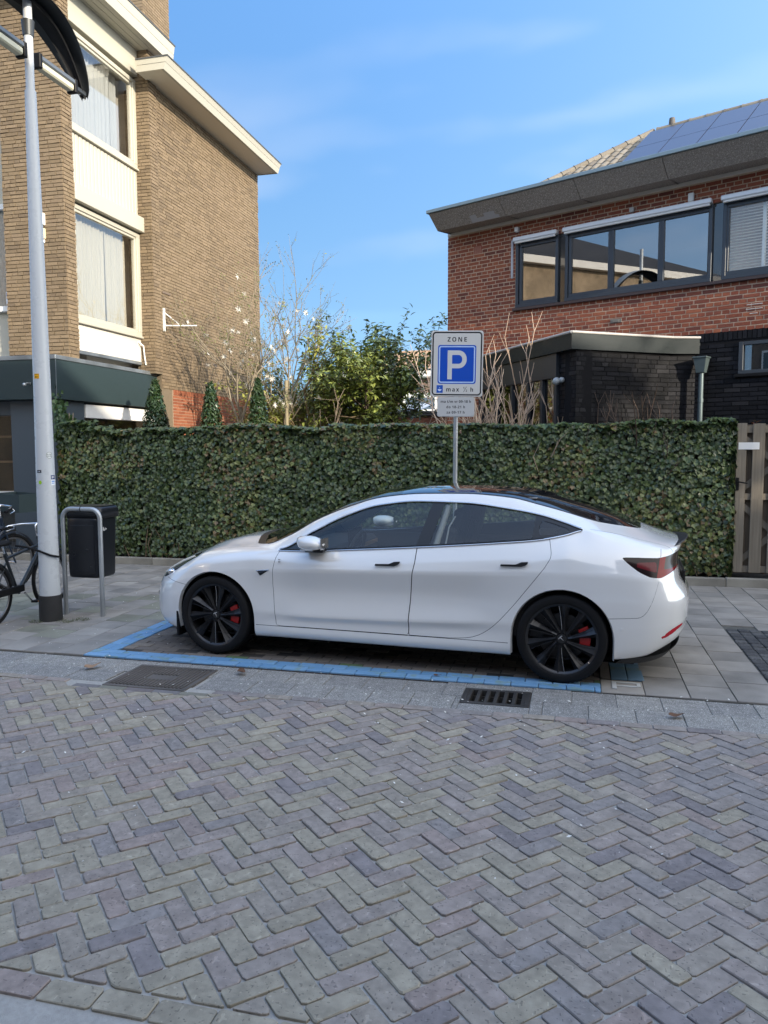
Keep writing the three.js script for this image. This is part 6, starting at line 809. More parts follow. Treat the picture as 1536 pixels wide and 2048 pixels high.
  // --- flush door handles, mirror, camera badge, spoiler, splash guard
  for (const s of [1, -1]) for (const [x, y] of [[0.0, .823], [0.985, .862]]) { const q = new GB(), z = 0.9205 * s, w = 0.205; const P = [[0, 0], [0.004, 0.014], [0.135, 0.018], [0.155, 0.036], [w, 0.04], [w - 0.004, 0.024], [w - 0.02, 0.012], [w - 0.05, 0.002]], z0 = z - s * 0.006, z1 = z + s * 0.006; const r = P.map(([a, b]) => V(x + a, y + b, z1)), r0 = P.map(([a, b]) => V(x + a, y + b, z0)); const c1 = V(x + 0.1, y + 0.012, z1); for (let k = 0; k < P.length; k++) { const j = (k + 1) % P.length; q.face(s > 0 ? [c1, r[j], r[k]] : [c1, r[k], r[j]]); q.face([r[k], r[j], r0[j], r0[k]]); } add('handle', q, satin, s > 0 ? (x < 0.5 ? fdM[0] : rdM[0]) : (x < 0.5 ? fdM[1] : rdM[1])); }
  for (const s of [1, -1]) {
    const prof = [[0, .935], [0.1, .942], [0.3, .955], [0.55, .96]], N = 18, Mm = 14, gg = new THREE.BufferGeometry(), pp = [], ii = []; for (let i = 0; i <= N; i++) for (let j = 0; j <= Mm; j++) { const a = i / N * Math.PI * 2, b = (j / Mm - 0.5) * Math.PI, cx = Math.cos(b), ex = 0.8; const sx = Math.sign(Math.cos(a)) * Math.pow(Math.abs(Math.cos(a)), ex) * Math.pow(cx, 0.75), sy = Math.sign(Math.sin(a)) * Math.pow(Math.abs(Math.sin(a)), 0.9) * Math.pow(cx, 0.8); const sz = Math.sin(b); let X = -0.512 + sx * 0.118 - (sy > 0 ? sy * 0.028 : 0) + sz * 0.02, Y = 0.988 + sy * (sy > 0 ? 0.062 : 0.052), Zz = 0.985 + sz * 0.105; pp.push(X, Y, Zz * s); }
    for (let i = 0; i < N; i++) for (let j = 0; j < Mm; j++) { const a = i * (Mm + 1) + j; ii.push(a, a + 1, a + Mm + 1, a + 1, a + Mm + 2, a + Mm + 1); } gg.setAttribute('position', new THREE.Float32BufferAttribute(pp, 3)); gg.setIndex(ii); const sg = mergeVertices(gg, 1e-4); sg.computeVertexNormals(); const m = add('mirror', sg, paint, car);
    const gl = new GB(); gl.cbox(-0.398, 0.99, s * 0.985, 0.004, 0.085, 0.16); add('mirror_glass', gl, M.chrome, m); const ft = new GB(); ft.bbox(-0.60, -0.44, .905, .938, s > 0 ? .845 : -.92, s > 0 ? .92 : -.845, 0.012); add('mirror_foot', ft, trimB, m); const ch = new GB(); ch.bbox(-0.61, -0.5, .925, .938, s > 0 ? .9 : -.985, s > 0 ? .985 : -.9, 0.006); add('mirror_trim', ch, M.chrome, m);
    const cb = new GB(), z = s * 0.9225, T = [V(-1.028, .733, z - s * 0.004), V(-.918, .745, z), V(-.998, .697, z - s * 0.001), V(-1.0, .722, z + s * 0.014)]; cb.face([T[0], T[2], T[3]]); cb.face([T[2], T[1], T[3]]); cb.face([T[1], T[0], T[3]]); add('side_camera', cb, trimB, car); const cl = new GB(); cl.tube([V(-1.03, .737, z), V(-.915, .747, z + s * 0.001)], 0.004, 5); add('camera_trim', cl, M.chrome, car);
  }
  { const q = new GB(), z = 0.9215; q.bbox(-.832, -.812, .832, .842, z - 0.003, z + 0.001, 0.001); q.bbox(-.832, -.812, .814, .826, z - 0.003, z + 0.001, 0.001); add('door_badge', q, std(rgb(0.45, 0.45, 0.45), 0.5), fdM[0]); const pk = new GB(); pk.tube([V(1.858, .438, .898), V(1.858, .438, .9035)], 0.011, 12); add('parking_sensor', pk, paint, car); }
  { const N = 34, p = [], id = [], prof = [[-0.085, 0.0], [-0.04, 0.007], [0.0, 0.016], [0.012, 0.015], [0.006, 0.002], [-0.05, -0.006]], gg = new THREE.BufferGeometry(); for (let k = 0; k <= N; k++) { const t = k / N * 2 - 1, z = t * 0.62, f = 1 - Math.pow(Math.abs(t), 3.5), x = 2.335 - 0.185 * t * t, y = 1.03 - 0.052 * t * t; for (const [a, b] of prof) p.push(x + a * (0.25 + 0.75 * f), y + b * (0.1 + 0.9 * f) + (a < -0.1 ? 0.004 : 0), z); } const n = prof.length; for (let k = 0; k < N; k++) for (let j = 0; j < n; j++) { const a = k * n + j, b = k * n + (j + 1) % n; id.push(a, b, a + n, b, b + n, a + n); } gg.setAttribute('position', new THREE.Float32BufferAttribute(p, 3)); gg.setIndex(id); gg.computeVertexNormals(); add('spoiler', gg, std(rgb(0.022, 0.022, 0.024), 0.35), car); }
  { const q = new GB(), n = 16; for (let k = 0; k < n; k++) { const f = (t) => { const a = t * Math.PI / 2; return [2.30 - 0.42 * Math.pow(1 - Math.cos(a), 1.1), 0.84 * Math.sin(a)]; }; for (const s of [1, -1]) { const [x0, z0] = f(k / n), [x1, z1] = f((k + 1) / n), lo = 0.165, hi0 = 0.245 - 0.03 * (k / n), hi1 = 0.245 - 0.03 * ((k + 1) / n); q.face([V(x0 - 0.06, lo, s * z0 * 0.97), V(x1 - 0.06, lo, s * z1 * 0.97), V(x1, hi1, s * z1), V(x0, hi0, s * z0)]); q.face([V(x0 - 0.06, lo, s * z0 * 0.97), V(x1 - 0.06, lo, s * z1 * 0.97), V(1.7, lo, s * z1 * 0.9), V(1.7, lo, s * z0 * 0.9)]); } } add('rear_diffuser', q, satin, car); const fl = new GB(); fl.box(-1.9, 1.95, 0.158, 0.165, -0.78, 0.78); add('floor_pan', fl, M.black, car); const ff = new GB(); for (const s of [1, -1]) ff.bbox(-1.84, -1.815, .12, .34, s > 0 ? .58 : -.86, s > 0 ? .86 : -.58, 0.004); add('air_dam', ff, M.black, car); const gr = new GB(); gr.bbox(-2.235, -2.14, .40, .455, -.62, -.5, 0.01); gr.bbox(-2.235, -2.14, .40, .455, .5, .62, 0.01); for (const s of [1]) { const z = new GB(); z.bbox(-2.183, -2.165, .418, .455, .54, .605, 0.004); add('bumper_vent', z, M.black, car); } const np = new GB(); np.bbox(2.3185, 2.3215, .665, .765, -.24, .24, 0.001); const npm = add('number_plate', np, std(rgb(0.75, 0.52, 0.03), 0.5), car); npm.rotation.z = 0.0; const pn = new GB(); pn.bbox(2.285, 2.318, .64, .80, -.31, .31, 0.008); add('plate_recess', pn, M.black, car); }
  // --- cabin
  const seatM = std(rgb(0.035, 0.035, 0.037), 0.7), lightM = std(rgb(0.45, 0.44, 0.42), 0.8);
  const fl = new GB(); fl.box(-1.0, 1.6, 0.30, 0.32, -0.78, 0.78); fl.box(-1.05, -1.0, 0.3, 0.9, -0.8, 0.8); add('cabin_floor', fl, M.darkIn, car);
  for (const s of [1, -1]) { const dc = new GB(); dc.box(-0.84, 1.3, 0.32, 0.90, s > 0 ? 0.80 : -0.815, s > 0 ? 0.815 : -0.80); add('door_card', dc, seatM, car); }
  const dash = new GB(); dash.bbox(-1.0, -0.52, 0.72, 0.885, -0.76, 0.76, 0.04); add('dashboard', dash, seatM, car); const wt = new GB(); wt.bbox(-0.54, -0.515, 0.8, 0.84, -0.74, 0.74, 0.004); add('dash_trim', wt, std(rgb(0.32, 0.2, 0.11), 0.5), car); const scr = new GB(); scr.bbox(-0.5, -0.485, 0.80, 1.02, -0.17, 0.17, 0.005); add('touch_screen', scr, std(rgb(0.01, 0.01, 0.012), 0.1), car);
  { const q = new GB(); q.geo(new THREE.TorusGeometry(0.175, 0.017, 8, 28), new THREE.Matrix4().makeRotationY(Math.PI / 2).premultiply(new THREE.Matrix4().makeRotationZ(-0.38)).setPosition(-0.36, 0.86, 0.37)); q.cbox(-0.37, 0.855, 0.37, 0.03, 0.05, 0.3); add('steering_wheel', q, seatM, car); }
  const seat = (x, z, w, rear) => { const t = new GB(); t.bbox(x - 0.26, x + 0.24, 0.42, 0.58, z - w / 2, z + w / 2, 0.05); add('seat', t, seatM, car); const b = new GB(); b.bbox(-0.06, 0.07, 0, 0.62, -w / 2, w / 2, 0.05); const bm = add('seat_back', b, seatM, car); bm.position.set(x + 0.22, 0.52, z); bm.rotation.z = -0.32; const h = new GB(); h.bbox(-0.045, 0.055, 0.0, 0.19, -0.12, 0.12, 0.04); const hm = add('head_rest', h, seatM, car); hm.position.set(x + 0.43, rear ? 1.03 : 1.06, z); hm.rotation.z = -0.2; };
  seat(0.12, 0.37, 0.5); seat(0.12, -0.37, 0.5); seat(1.0, 0, 1.2, true); { const q = new GB(); q.bbox(1.12, 1.98, 0.98, 1.0, -0.62, 0.62, 0.01); add('parcel_shelf', q, seatM, car); const hl = new GB(); hl.box(-0.1, 1.2, 1.345, 1.35, -0.5, 0.5); add('headliner', hl, lightM, car); const pf = new GB(); for (const s of [1, -1]) { pf.tube([V(0.45, 0.95, s * 0.80), V(0.52, 1.28, s * 0.61)], 0.025, 6); } add('inner_pillar', pf, lightM, car); const bt = new GB(); bt.tube([V(0.53, 0.95, 0.79), V(0.545, 1.12, 0.7), V(0.58, 1.2, 0.63)], 0.007, 5); add('seat_belt', bt, lightM, car); }
  // --- wheels
  const tyreM = matte(rgb(0.013, 0.013, 0.014), 0.72), rimM = std(rgb(0.05, 0.05, 0.053), 0.33, { metalness: 0.7 }), faceM = matte(rgb(0.020, 0.020, 0.022), 0.45);
  const tyreG = new THREE.LatheGeometry([[.262, -.115], [.30, -.118], [.322, -.112], [.331, -.098], [.3345, -.07], [.331, -.066], [.331, -.060], [.336, -.056], [.336, -.02], [.331, -.016], [.331, -.008], [.3362, -.004], [.3362, .035], [.331, .039], [.331, .047], [.3345, .052], [.331, .098], [.322, .113], [.300, .119], [.278, .117], [.266, .112], [.262, .10]].map(([r, y]) => new THREE.Vector2(r, y)), 84).rotateX(Math.PI / 2);
  const barrel = new THREE.LatheGeometry([[.235, -.10], [.245, .02], [.252, .085], [.266, .097], [.2715, .106], [.266, .1085], [.256, .102], [.246, .094]].map(([r, y]) => new THREE.Vector2(r, y)), 84).rotateX(Math.PI / 2);
  const discG = new THREE.CylinderGeometry(0.178, 0.178, 0.026, 48).rotateX(Math.PI / 2), hubG = new THREE.CylinderGeometry(0.062, 0.068, 0.05, 32).rotateX(Math.PI / 2), capG = new THREE.CylinderGeometry(0.033, 0.035, 0.012, 28).rotateX(Math.PI / 2);
  const bladeG = (() => { const q = new GB(), P = (r, t, z) => V(r * Math.cos(t), r * Math.sin(t), z), A = [], rows = [[.045, -.30, .20, .085, .078], [.085, -.14, .20, .088, .074], [.13, -.075, .215, .092, .07], [.185, -.06, .25, .096, .068], [.235, -.055, .285, .101, .070], [.258, -.05, .295, .103, .074]]; rows.forEach(([r, a, b, z0, z1]) => { const m = a + (b - a) * 0.42; A.push([P(r, a, z1 - 0.022), P(r, a, z1), P(r, m, z0), P(r, b, z1 - 0.004), P(r, b, z1 - 0.03)]); }); for (let k = 0; k < A.length - 1; k++) for (let j = 0; j < 4; j++) q.face([A[k][j + 1], A[k][j], A[k + 1][j], A[k + 1][j + 1]].reverse()); return q.build(); })();
  const edgeG = (() => { const q = new GB(), P = (r, t, z) => V(r * Math.cos(t), r * Math.sin(t), z); q.tube([P(.07, .165, .082), P(.10, .205, .084), P(.15, .232, .0845), P(.20, .252, .085), P(.252, .278, .088)], 0.0022, 5); return q.build(); })();
  const calG = (() => { const q = new GB(), n = 12; for (const [a0, a1] of [[-.44, .47]]) for (let k = 0; k < n; k++) { const t0 = a0 + (a1 - a0) * k / n, t1 = a0 + (a1 - a0) * (k + 1) / n, P = (r, t, z) => V(r * Math.cos(t), r * Math.sin(t), z), w = (t) => 0.128 + 0.012 * Math.abs(t); q.face([P(w(t0), t0, .052), P(.206, t0, .052), P(.206, t1, .052), P(w(t1), t1, .052)]); q.face([P(.206, t0, .052), P(.206, t0, -.03), P(.206, t1, -.03), P(.206, t1, .052)]); q.face([P(w(t1), t1, .052), P(w(t1), t1, 0), P(w(t0), t0, 0), P(w(t0), t0, .052)]); } return q.build(); })();
  const markG = (() => { const s = new THREE.Shape(); s.moveTo(-0.019, 0.015); s.quadraticCurveTo(0, 0.022, 0.019, 0.015); s.lineTo(0.0165, 0.009); s.quadraticCurveTo(0.01, 0.0125, 0.004, 0.0125); s.lineTo(0, -0.022); s.lineTo(-0.004, 0.0125); s.quadraticCurveTo(-0.01, 0.0125, -0.0165, 0.009); s.closePath(); return new THREE.ExtrudeGeometry(s, { depth: 0.002, bevelEnabled: false }); })();
  const treadG = (() => { const q = new GB(); for (let k = 0; k < 64; k++) for (const s of [1, -1]) { const a = k / 64 * 6.2832, P = (r, t, z) => V(r * Math.cos(t), r * Math.sin(t), z), w = 0.022; q.face([P(.3372, a, s * .058), P(.3372, a + w * 2.6, s * .058), P(.3335, a + w * 2.6 + .04, s * .1), P(.3335, a + .04, s * .1)]); } return q.build(); })();
  for (const [x, side, spin] of [[-1.4375, 1, 0.02], [1.4375, 1, 0.13], [-1.4375, -1, 0.3], [1.4375, -1, 0.5]]) {
    const w = new THREE.Group(); w.name = 'wheel'; w.position.set(x, 0.334, side * 0.79); if (side < 0) w.rotation.y = Math.PI; car.add(w); if (x < 0 && side > 0) w.rotation.y = -0.05;
    add('tyre', tyreG, tyreM, w); add('tread', treadG, tyreM, w, 'stuff'); add('rim', barrel, rimM, w); add('brake_disc', discG, std(rgb(0.06, 0.06, 0.062), 0.5, { metalness: 0.7 }), w).position.z = 0.0; add('hub', hubG, faceM, w).position.z = 0.05; const cp = add('hub_cap', capG, satin, w); cp.position.z = 0.079; const mk = add('hub_mark', markG, std(rgb(0.6, 0.6, 0.61), 0.35, { metalness: 0.5 }), w); mk.position.z = 0.0858; mk.rotation.z = spin * 3 + 0.4;
    const back = new GB(); back.tube([V(0, 0, -0.09), V(0, 0, -0.05)], 0.23, 28); add('dust_shield', back, M.black, w);
    for (let k = 0; k < 10; k++) { const b = add('spoke', bladeG, k % 2 ? faceM : rimM, w); b.rotation.z = k * Math.PI / 5 + spin; const e = add('spoke_edge', edgeG, k % 5 === 2 ? M.chrome : rimM, w); e.rotation.z = k * Math.PI / 5 + spin; }
    const c = add('caliper', calG, std(rgb(0.46, 0.012, 0.014), 0.35), w); if (side < 0) c.rotation.z = Math.PI; if (x > 0) c.rotation.z += 0.04;
  }
}
// ---------------------------------------------------------------- street lamp
{
  const o = thing('street_lamp', 'tall light grey street lamp with curved twin hood and stickers, at left', 'street lamp', [-5.185, 0, -6.7]), post = std(rgb(0.60, 0.63, 0.655), 0.38, { roughnessMap: T_rough }), hoodM = std(rgb(0.055, 0.06, 0.063), 0.4, { metalness: 0.3 });
  const sl = new GB(); sl.tube([V(0, 0, 0), V(0, 0.12, 0), V(0, 0.262, 0)], (t) => 0.113 - 0.003 * t, 28); add('base_sleeve', sl, std(rgb(0.045, 0.045, 0.046), 0.7, { map: T_coarse }), o);
  const R = (y) => (y < 3.1 ? 0.101 - (y - 0.25) / 2.85 * 0.026 : 0.075 - (y - 3.1) / 2.1 * 0.023), pts = []; for (let k = 0; k <= 24; k++) pts.push(V(0, 0.25 + k / 24 * 4.94, 0)); const pl = new GB(); pl.tube(pts, (t) => R(0.25 + t * 4.94), 32); const pm = add('post', pl, post, o);
  const up = new GB(); up.tube([V(0, 5.18, 0), V(0, 5.21, 0), V(0, 5.7, 0), V(0, 6.6, 0)], (t) => (t < 0.02 ? 0.05 : 0.041), 24); add('upper_post', up, post, o); const co = new GB(); co.tube([V(0, 5.7, 0), V(0, 5.84, 0)], (t) => 0.05 + 0.012 * t, 24); add('collar', co, hoodM, o);
  const hood = (inset, lift, thick, wmax) => { const n = 40, m = 8, p = [], id = [], g = new THREE.BufferGeometry(); for (let s = 0; s < 2; s++) for (let k = 0; k <= n; k++) for (let j = 0; j <= m; j++) { const t = k / n * 2 - 1, w = wmax * Math.pow(1 - Math.pow(Math.abs(t), 2.4), 0.62) + 0.012, c = j / m * 2 - 1; p.push(c * w, 5.5 + 0.545 * (1 - Math.pow(Math.abs(t), 2.3)) + 0.03 * (1 - c * c) + lift + (s ? -thick : 0), t * (0.9 - inset)); } const N = (n + 1) * (m + 1); for (let s = 0; s < 2; s++) for (let k = 0; k < n; k++) for (let j = 0; j < m; j++) { const a = s * N + k * (m + 1) + j; id.push(a, a + 1, a + m + 1, a + 1, a + m + 2, a + m + 1); } for (let k = 0; k < n; k++) for (const j of [0, m]) { const a = k * (m + 1) + j; id.push(a, a + m + 1, a + N, a + N, a + m + 1, a + N + m + 1); } g.setAttribute('position', new THREE.Float32BufferAttribute(p, 3)); g.setIndex(id); g.computeVertexNormals(); return g; };
  add('hood', hood(0, 0, 0.012, 0.2), hoodM, o); add('hood_rib', hood(0.06, -0.02, 0.03, 0.062), std(rgb(0.008, 0.008, 0.009), 0.6), o); add('hood_skin', hood(-0.004, 0.004, 0.003, 0.203), std(rgb(0.55, 0.54, 0.5), 0.5), o);
  for (const s of [1, -1]) {
    const b = new GB(); b.bbox(-0.05, 0.05, 5.53, 5.585, s > 0 ? 0.1 : -0.66, s > 0 ? 0.66 : -0.1, 0.012); const l = add('luminaire', b, std(rgb(0.16, 0.18, 0.2), 0.4, { metalness: 0.4 }), o); const d = new GB(); d.bbox(-0.045, 0.045, 5.46, 5.529, s > 0 ? 0.13 : -0.63, s > 0 ? 0.63 : -0.13, 0.014); add('diffuser', d, std(rgb(0.62, 0.60, 0.45), 0.35), l);
    for (const z of [0.085, 0.635]) { const e = new GB(); e.bbox(-0.056, 0.056, 5.45, 5.592, s > 0 ? z : -z - 0.045, s > 0 ? z + 0.045 : -z, 0.008); add('end_cap', e, M.black, l); } const a = new GB(); a.bbox(-0.03, 0.03, 5.5, 5.55, s > 0 ? 0.68 : -0.86, s > 0 ? 0.86 : -0.68, 0.008); add('arm', a, hoodM, o); for (const z of [0.78, 0.84]) { const v = new GB(); v.geo(new THREE.SphereGeometry(0.009, 8, 6), new THREE.Matrix4().makeTranslation(0.0, 5.497, s * z)); add('bolt', v, M.chrome, o); }
  }
  const sticker = (name, y, ang, w, h, draw, label) => { const c = document.createElement('canvas'); c.width = 96; c.height = Math.round(96 * h / w); draw(c.getContext('2d'), c.width, c.height); const t = new THREE.CanvasTexture(c); t.colorSpace = THREE.SRGBColorSpace; const r = R(y) + 0.0015, a = w / r, g = new THREE.CylinderGeometry(r, r, h, 10, 1, true, ang - a / 2, a); const m = add(name, g, std(0xffffff, 0.5, { map: t, side: THREE.DoubleSide, alphaTest: 0.5, transparent: false }), o); m.position.y = y; m.userData.label = label; };
  const cam = Math.atan2(5.185, 6.7);
  sticker('number_tag', 2.46, cam - 0.62, 0.055, 0.048, (x, w, h) => { x.fillStyle = '#e8a800'; x.fillRect(0, 0, w, h); x.fillStyle = '#5a4300'; x.font = 'bold 34px sans-serif'; x.fillText('001', 16, h * 0.8); x.fillRect(8, 10, w - 16, 5); }, 'small yellow number tag');
  sticker('round_sticker', 1.68, cam + 0.5, 0.07, 0.07, (x, w, h) => { x.fillStyle = '#dfe3e2'; x.beginPath(); x.arc(w / 2, h / 2, w / 2 - 1, 0, 7); x.fill(); x.strokeStyle = '#5b625f'; x.lineWidth = 4; x.beginPath(); x.arc(w / 2, h / 2, w / 2 - 5, 0, 7); x.stroke(); x.fillStyle = '#5b625f'; x.font = 'bold 22px sans-serif'; x.fillText('ALTIJD', 12, 44); x.fillText('IN ART', 14, 68); }, 'round white sticker with dark lettering');
  sticker('name_sticker', 1.52, cam - 0.7, 0.05, 0.028, (x, w, h) => { x.fillStyle = '#1c2330'; x.fillRect(0, 0, w, h); x.fillStyle = '#d8dde6'; x.font = 'bold 30px sans-serif'; x.fillText('ECM', 12, 38); }, 'tiny dark sticker');
  sticker('dot_sticker', 1.41, cam - 0.6, 0.034, 0.04, (x, w, h) => { x.fillStyle = '#9bd01c'; x.beginPath(); x.ellipse(w / 2, h / 2, w / 2 - 2, h / 2 - 2, 0, 0, 7); x.fill(); }, 'lime green dot sticker');
  sticker('blue_sticker', 1.43, cam + 0.86, 0.055, 0.1, (x, w, h) => { x.fillStyle = '#eef3fa'; x.fillRect(0, 0, w, h); x.fillStyle = '#16336e'; x.fillRect(0, 0, w, h * 0.42); x.fillStyle = '#ffffff'; x.fillRect(18, 14, 16, 40); x.fillRect(46, 14, 28, 10); x.fillRect(46, 34, 28, 10); x.fillStyle = '#5b8fd6'; x.fillRect(12, h * 0.55, w - 24, 20); x.fillRect(12, h * 0.75, w - 34, 14); }, 'blue and white sticker');
}
// ---------------------------------------------------------------- litter bin on a bent tube frame
{
  const o = thing('litter_bin', 'black plastic litter bin in a galvanised tube frame beside the lamp post', 'litter bin', [-4.985, 0, -6.97]), bm = std(rgb(0.010, 0.012, 0.017), 0.42, { roughnessMap: T_rough }), pts = [], x0 = -0.22, x1 = 0.22, H = 1.12, r = 0.1;
  pts.push(V(x0, 0, 0), V(x0, 0.5, 0), V(x0, H - r, 0)); for (let k = 1; k <= 6; k++) { const a = Math.PI - k / 6 * Math.PI / 2; pts.push(V(x0 + r + r * Math.cos(a), H - r + r * Math.sin(a), 0)); } for (let k = 0; k <= 6; k++) { const a = Math.PI / 2 - k / 6 * Math.PI / 2; pts.push(V(x1 - r + r * Math.cos(a), H - r + r * Math.sin(a), 0)); } pts.push(V(x1, 0.5, 0), V(x1, 0, 0)); const f = new GB(); f.tube(pts, 0.024, 14); add('frame', f, M.galv, o); const cl = new GB(); cl.tube([V(-0.004, H, 0), V(0.004, H, 0)], 0.0255, 14); add('frame_joint', cl, M.black, o);
  const sec = (y, w, d, c) => { const q = []; for (let k = 0; k < 28; k++) { const a = k / 28 * 6.2832, e = 0.32; q.push(V(Math.sign(Math.cos(a)) * Math.pow(Math.abs(Math.cos(a)), e) * w / 2, y, c + Math.sign(Math.sin(a)) * Math.pow(Math.abs(Math.sin(a)), e) * d / 2)); } return q; };
  const loft = (S) => { const p = [], id = [], n = 28; for (const q of S) for (const v of q) p.push(v.x, v.y, v.z); for (let k = 0; k < S.length - 1; k++) for (let j = 0; j < n; j++) { const a = k * n + j, b = k * n + (j + 1) % n; id.push(a, a + n, b, b, a + n, b + n); } for (const k of [0, S.length - 1]) { const c = p.length / 3, m = S[k].reduce((s, v) => s.add(v), V(0, 0, 0)).multiplyScalar(1 / n); p.push(m.x, m.y, m.z); for (let j = 0; j < n; j++) id.push(c, k * n + j, k * n + (j + 1) % n); } const g = new THREE.BufferGeometry(); g.setAttribute('position', new THREE.Float32BufferAttribute(p, 3)); g.setIndex(id); g.computeVertexNormals(); return g; };
  add('bin_body', loft([sec(0.395, 0.36, 0.30, -0.165), sec(0.41, 0.38, 0.33, -0.165), sec(0.46, 0.385, 0.34, -0.165), sec(0.98, 0.40, 0.36, -0.175), sec(1.02, 0.385, 0.36, -0.18), sec(1.055, 0.355, 0.33, -0.19)]), bm, o); add('bin_lid', loft([sec(1.02, 0.43, 0.40, -0.2), sec(1.1, 0.43, 0.40, -0.2), sec(1.135, 0.40, 0.36, -0.2), sec(1.145, 0.36, 0.32, -0.2)]), bm, o);
  const pn = new GB(); pn.bbox(-0.145, 0.145, 0.45, 0.95, -0.002, 0.007, 0.006); add('front_panel', pn, bm, o); { const g = new GB(), R = mulberry(6); for (let k = 0; k < 7; k++) { const z = -0.03 - k * 0.014; g.tube([V(0.207, 0.885 + R() * 0.03, z), V(0.208, 0.9 + R() * 0.03, z - 0.008), V(0.207, 0.88 + R() * 0.03, z - 0.014)], 0.0028, 4); } add('graffiti', g, M.whitePlain, o); }
}
// ---------------------------------------------------------------- parking zone sign
{
  const o = thing('parking_sign', 'blue P parking zone sign with time plate on a grey pole behind the car', 'traffic sign', [-1.262, 0, -8.24]);
  const p = new GB(); p.tube([V(0, 0, 0), V(0, 1.5, 0), V(0.008, 2.98, 0)], 0.024, 14); add('pole', p, M.galv, o);
  const plate = (w, h, r, t) => { const s = new THREE.Shape(), x = -w / 2, y = -h / 2; s.moveTo(x + r, y); s.lineTo(x + w - r, y); s.quadraticCurveTo(x + w, y, x + w, y + r); s.lineTo(x + w, y + h - r); s.quadraticCurveTo(x + w, y + h, x + w - r, y + h); s.lineTo(x + r, y + h); s.quadraticCurveTo(x, y + h, x, y + h - r); s.lineTo(x, y + r); s.quadraticCurveTo(x, y, x + r, y); return new THREE.ExtrudeGeometry(s, { depth: t, bevelEnabled: true, bevelSize: 0.002, bevelThickness: 0.002, bevelSegments: 2, curveSegments: 8 }); };
  const face = (w, h, W, draw) => { const H = Math.round(W * h / w), c = document.createElement('canvas'); c.width = W; c.height = H; const x = c.getContext('2d'); draw(x, W, H); const t = new THREE.CanvasTexture(c); t.colorSpace = THREE.SRGBColorSpace; return t; };
  const rr = (x, a, b, w, h, r) => { x.beginPath(); x.moveTo(a + r, b); x.arcTo(a + w, b, a + w, b + h, r); x.arcTo(a + w, b + h, a, b + h, r); x.arcTo(a, b + h, a, b, r); x.arcTo(a, b, a + w, b, r); x.closePath(); };
  const spaced = (x, s, cx, y, gap) => { let w = 0; for (const ch of s) w += x.measureText(ch).width + gap; let q = cx - (w - gap) / 2; for (const ch of s) { x.fillText(ch, q, y); q += x.measureText(ch).width + gap; } };
  const w1 = 0.548, h1 = 0.69, t1 = face(w1, h1, 760, (x, W, H) => {
    x.fillStyle = '#d3d2cf'; x.fillRect(0, 0, W, H); x.strokeStyle = '#15151d'; x.lineWidth = 20; rr(x, 26, 26, W - 52, H - 52, 44); x.stroke(); x.fillStyle = '#17171f'; x.font = 'bold 92px sans-serif'; spaced(x, 'ZONE', W / 2, 158, 16);
    x.fillStyle = '#0f4fbf'; rr(x, 100, 206, 560, 566, 36); x.fill(); x.strokeStyle = '#b9d2f5'; x.lineWidth = 18; rr(x, 124, 230, 512, 518, 26); x.stroke();
    x.strokeStyle = '#d6d6d6'; x.lineWidth = 66; x.lineJoin = 'miter'; x.beginPath(); x.moveTo(276, 706); x.lineTo(276, 318); x.lineTo(400, 318); x.bezierCurveTo(520, 318, 520, 512, 400, 512); x.lineTo(290, 512); x.stroke();
    x.fillStyle = '#1256bd'; x.fillRect(88, 792, 92, 112); x.fillStyle = '#dce9fb'; x.beginPath(); x.arc(134, 850, 28, 0, Math.PI); x.fill(); x.fillRect(130, 824, 8, 12); x.fillStyle = '#6f9fe2'; x.fillRect(131, 884, 6, 14);
    x.fillStyle = '#17171f'; x.font = 'bold 84px sans-serif'; spaced(x, 'max', 322, 884, 12); x.font = 'bold 82px sans-serif'; x.fillText('h', 580, 884); x.font = 'bold 42px sans-serif'; x.fillText('1', 478, 846); x.fillText('2', 516, 886); x.strokeStyle = '#17171f'; x.lineWidth = 6; x.beginPath(); x.moveTo(486, 890); x.lineTo(528, 812); x.stroke();
  });
  const w2 = 0.392, h2 = 0.205, t2 = face(w2, h2, 640, (x, W, H) => { x.fillStyle = '#c4c5c6'; x.fillRect(0, 0, W, H); x.fillStyle = '#1c1d24'; x.font = 'bold 62px sans-serif'; spaced(x, 'ma t/m vr 09-18 h', W / 2, 98, 0.5); spaced(x, 'do 18-21 h', W / 2, 192, 3); spaced(x, 'za 09-17 h', W / 2, 284, 3); });
  const mkPlate = (name, w, h, r, t, y, dx) => { const m = add(name, plate(w, h, r, 0.004), std(rgb(0.62, 0.62, 0.61), 0.4, { metalness: 0.2 }), o); m.position.set(dx, y, 0.03); const f = add('sign_face', new THREE.ShapeGeometry((() => { const s = new THREE.Shape(), x = -w / 2 + 0.002, yy = -h / 2 + 0.002, W = w - 0.004, H = h - 0.004; s.moveTo(x + r, yy); s.lineTo(x + W - r, yy); s.quadraticCurveTo(x + W, yy, x + W, yy + r); s.lineTo(x + W, yy + H - r); s.quadraticCurveTo(x + W, yy + H, x + W - r, yy + H); s.lineTo(x + r, yy + H); s.quadraticCurveTo(x, yy + H, x, yy + H - r); s.lineTo(x, yy + r); s.quadraticCurveTo(x, yy, x + r, yy); return s; })(), 8), std(0xffffff, 0.35, { map: t }), m); f.position.z = 0.0085; const U = f.geometry.attributes.uv, P = f.geometry.attributes.position; for (let k = 0; k < U.count; k++) U.setXY(k, P.getX(k) / w + 0.5, P.getY(k) / h + 0.5); return m; };
  o.rotation.y = 9 * D2R; const A = mkPlate('zone_plate', w1, h1, 0.032, t1, 2.632, 0.012), B = mkPlate('time_plate', w2, h2, 0.022, t2, 2.178, 0.002); A.rotation.z = -0.9 * D2R; B.rotation.z = -0.6 * D2R;
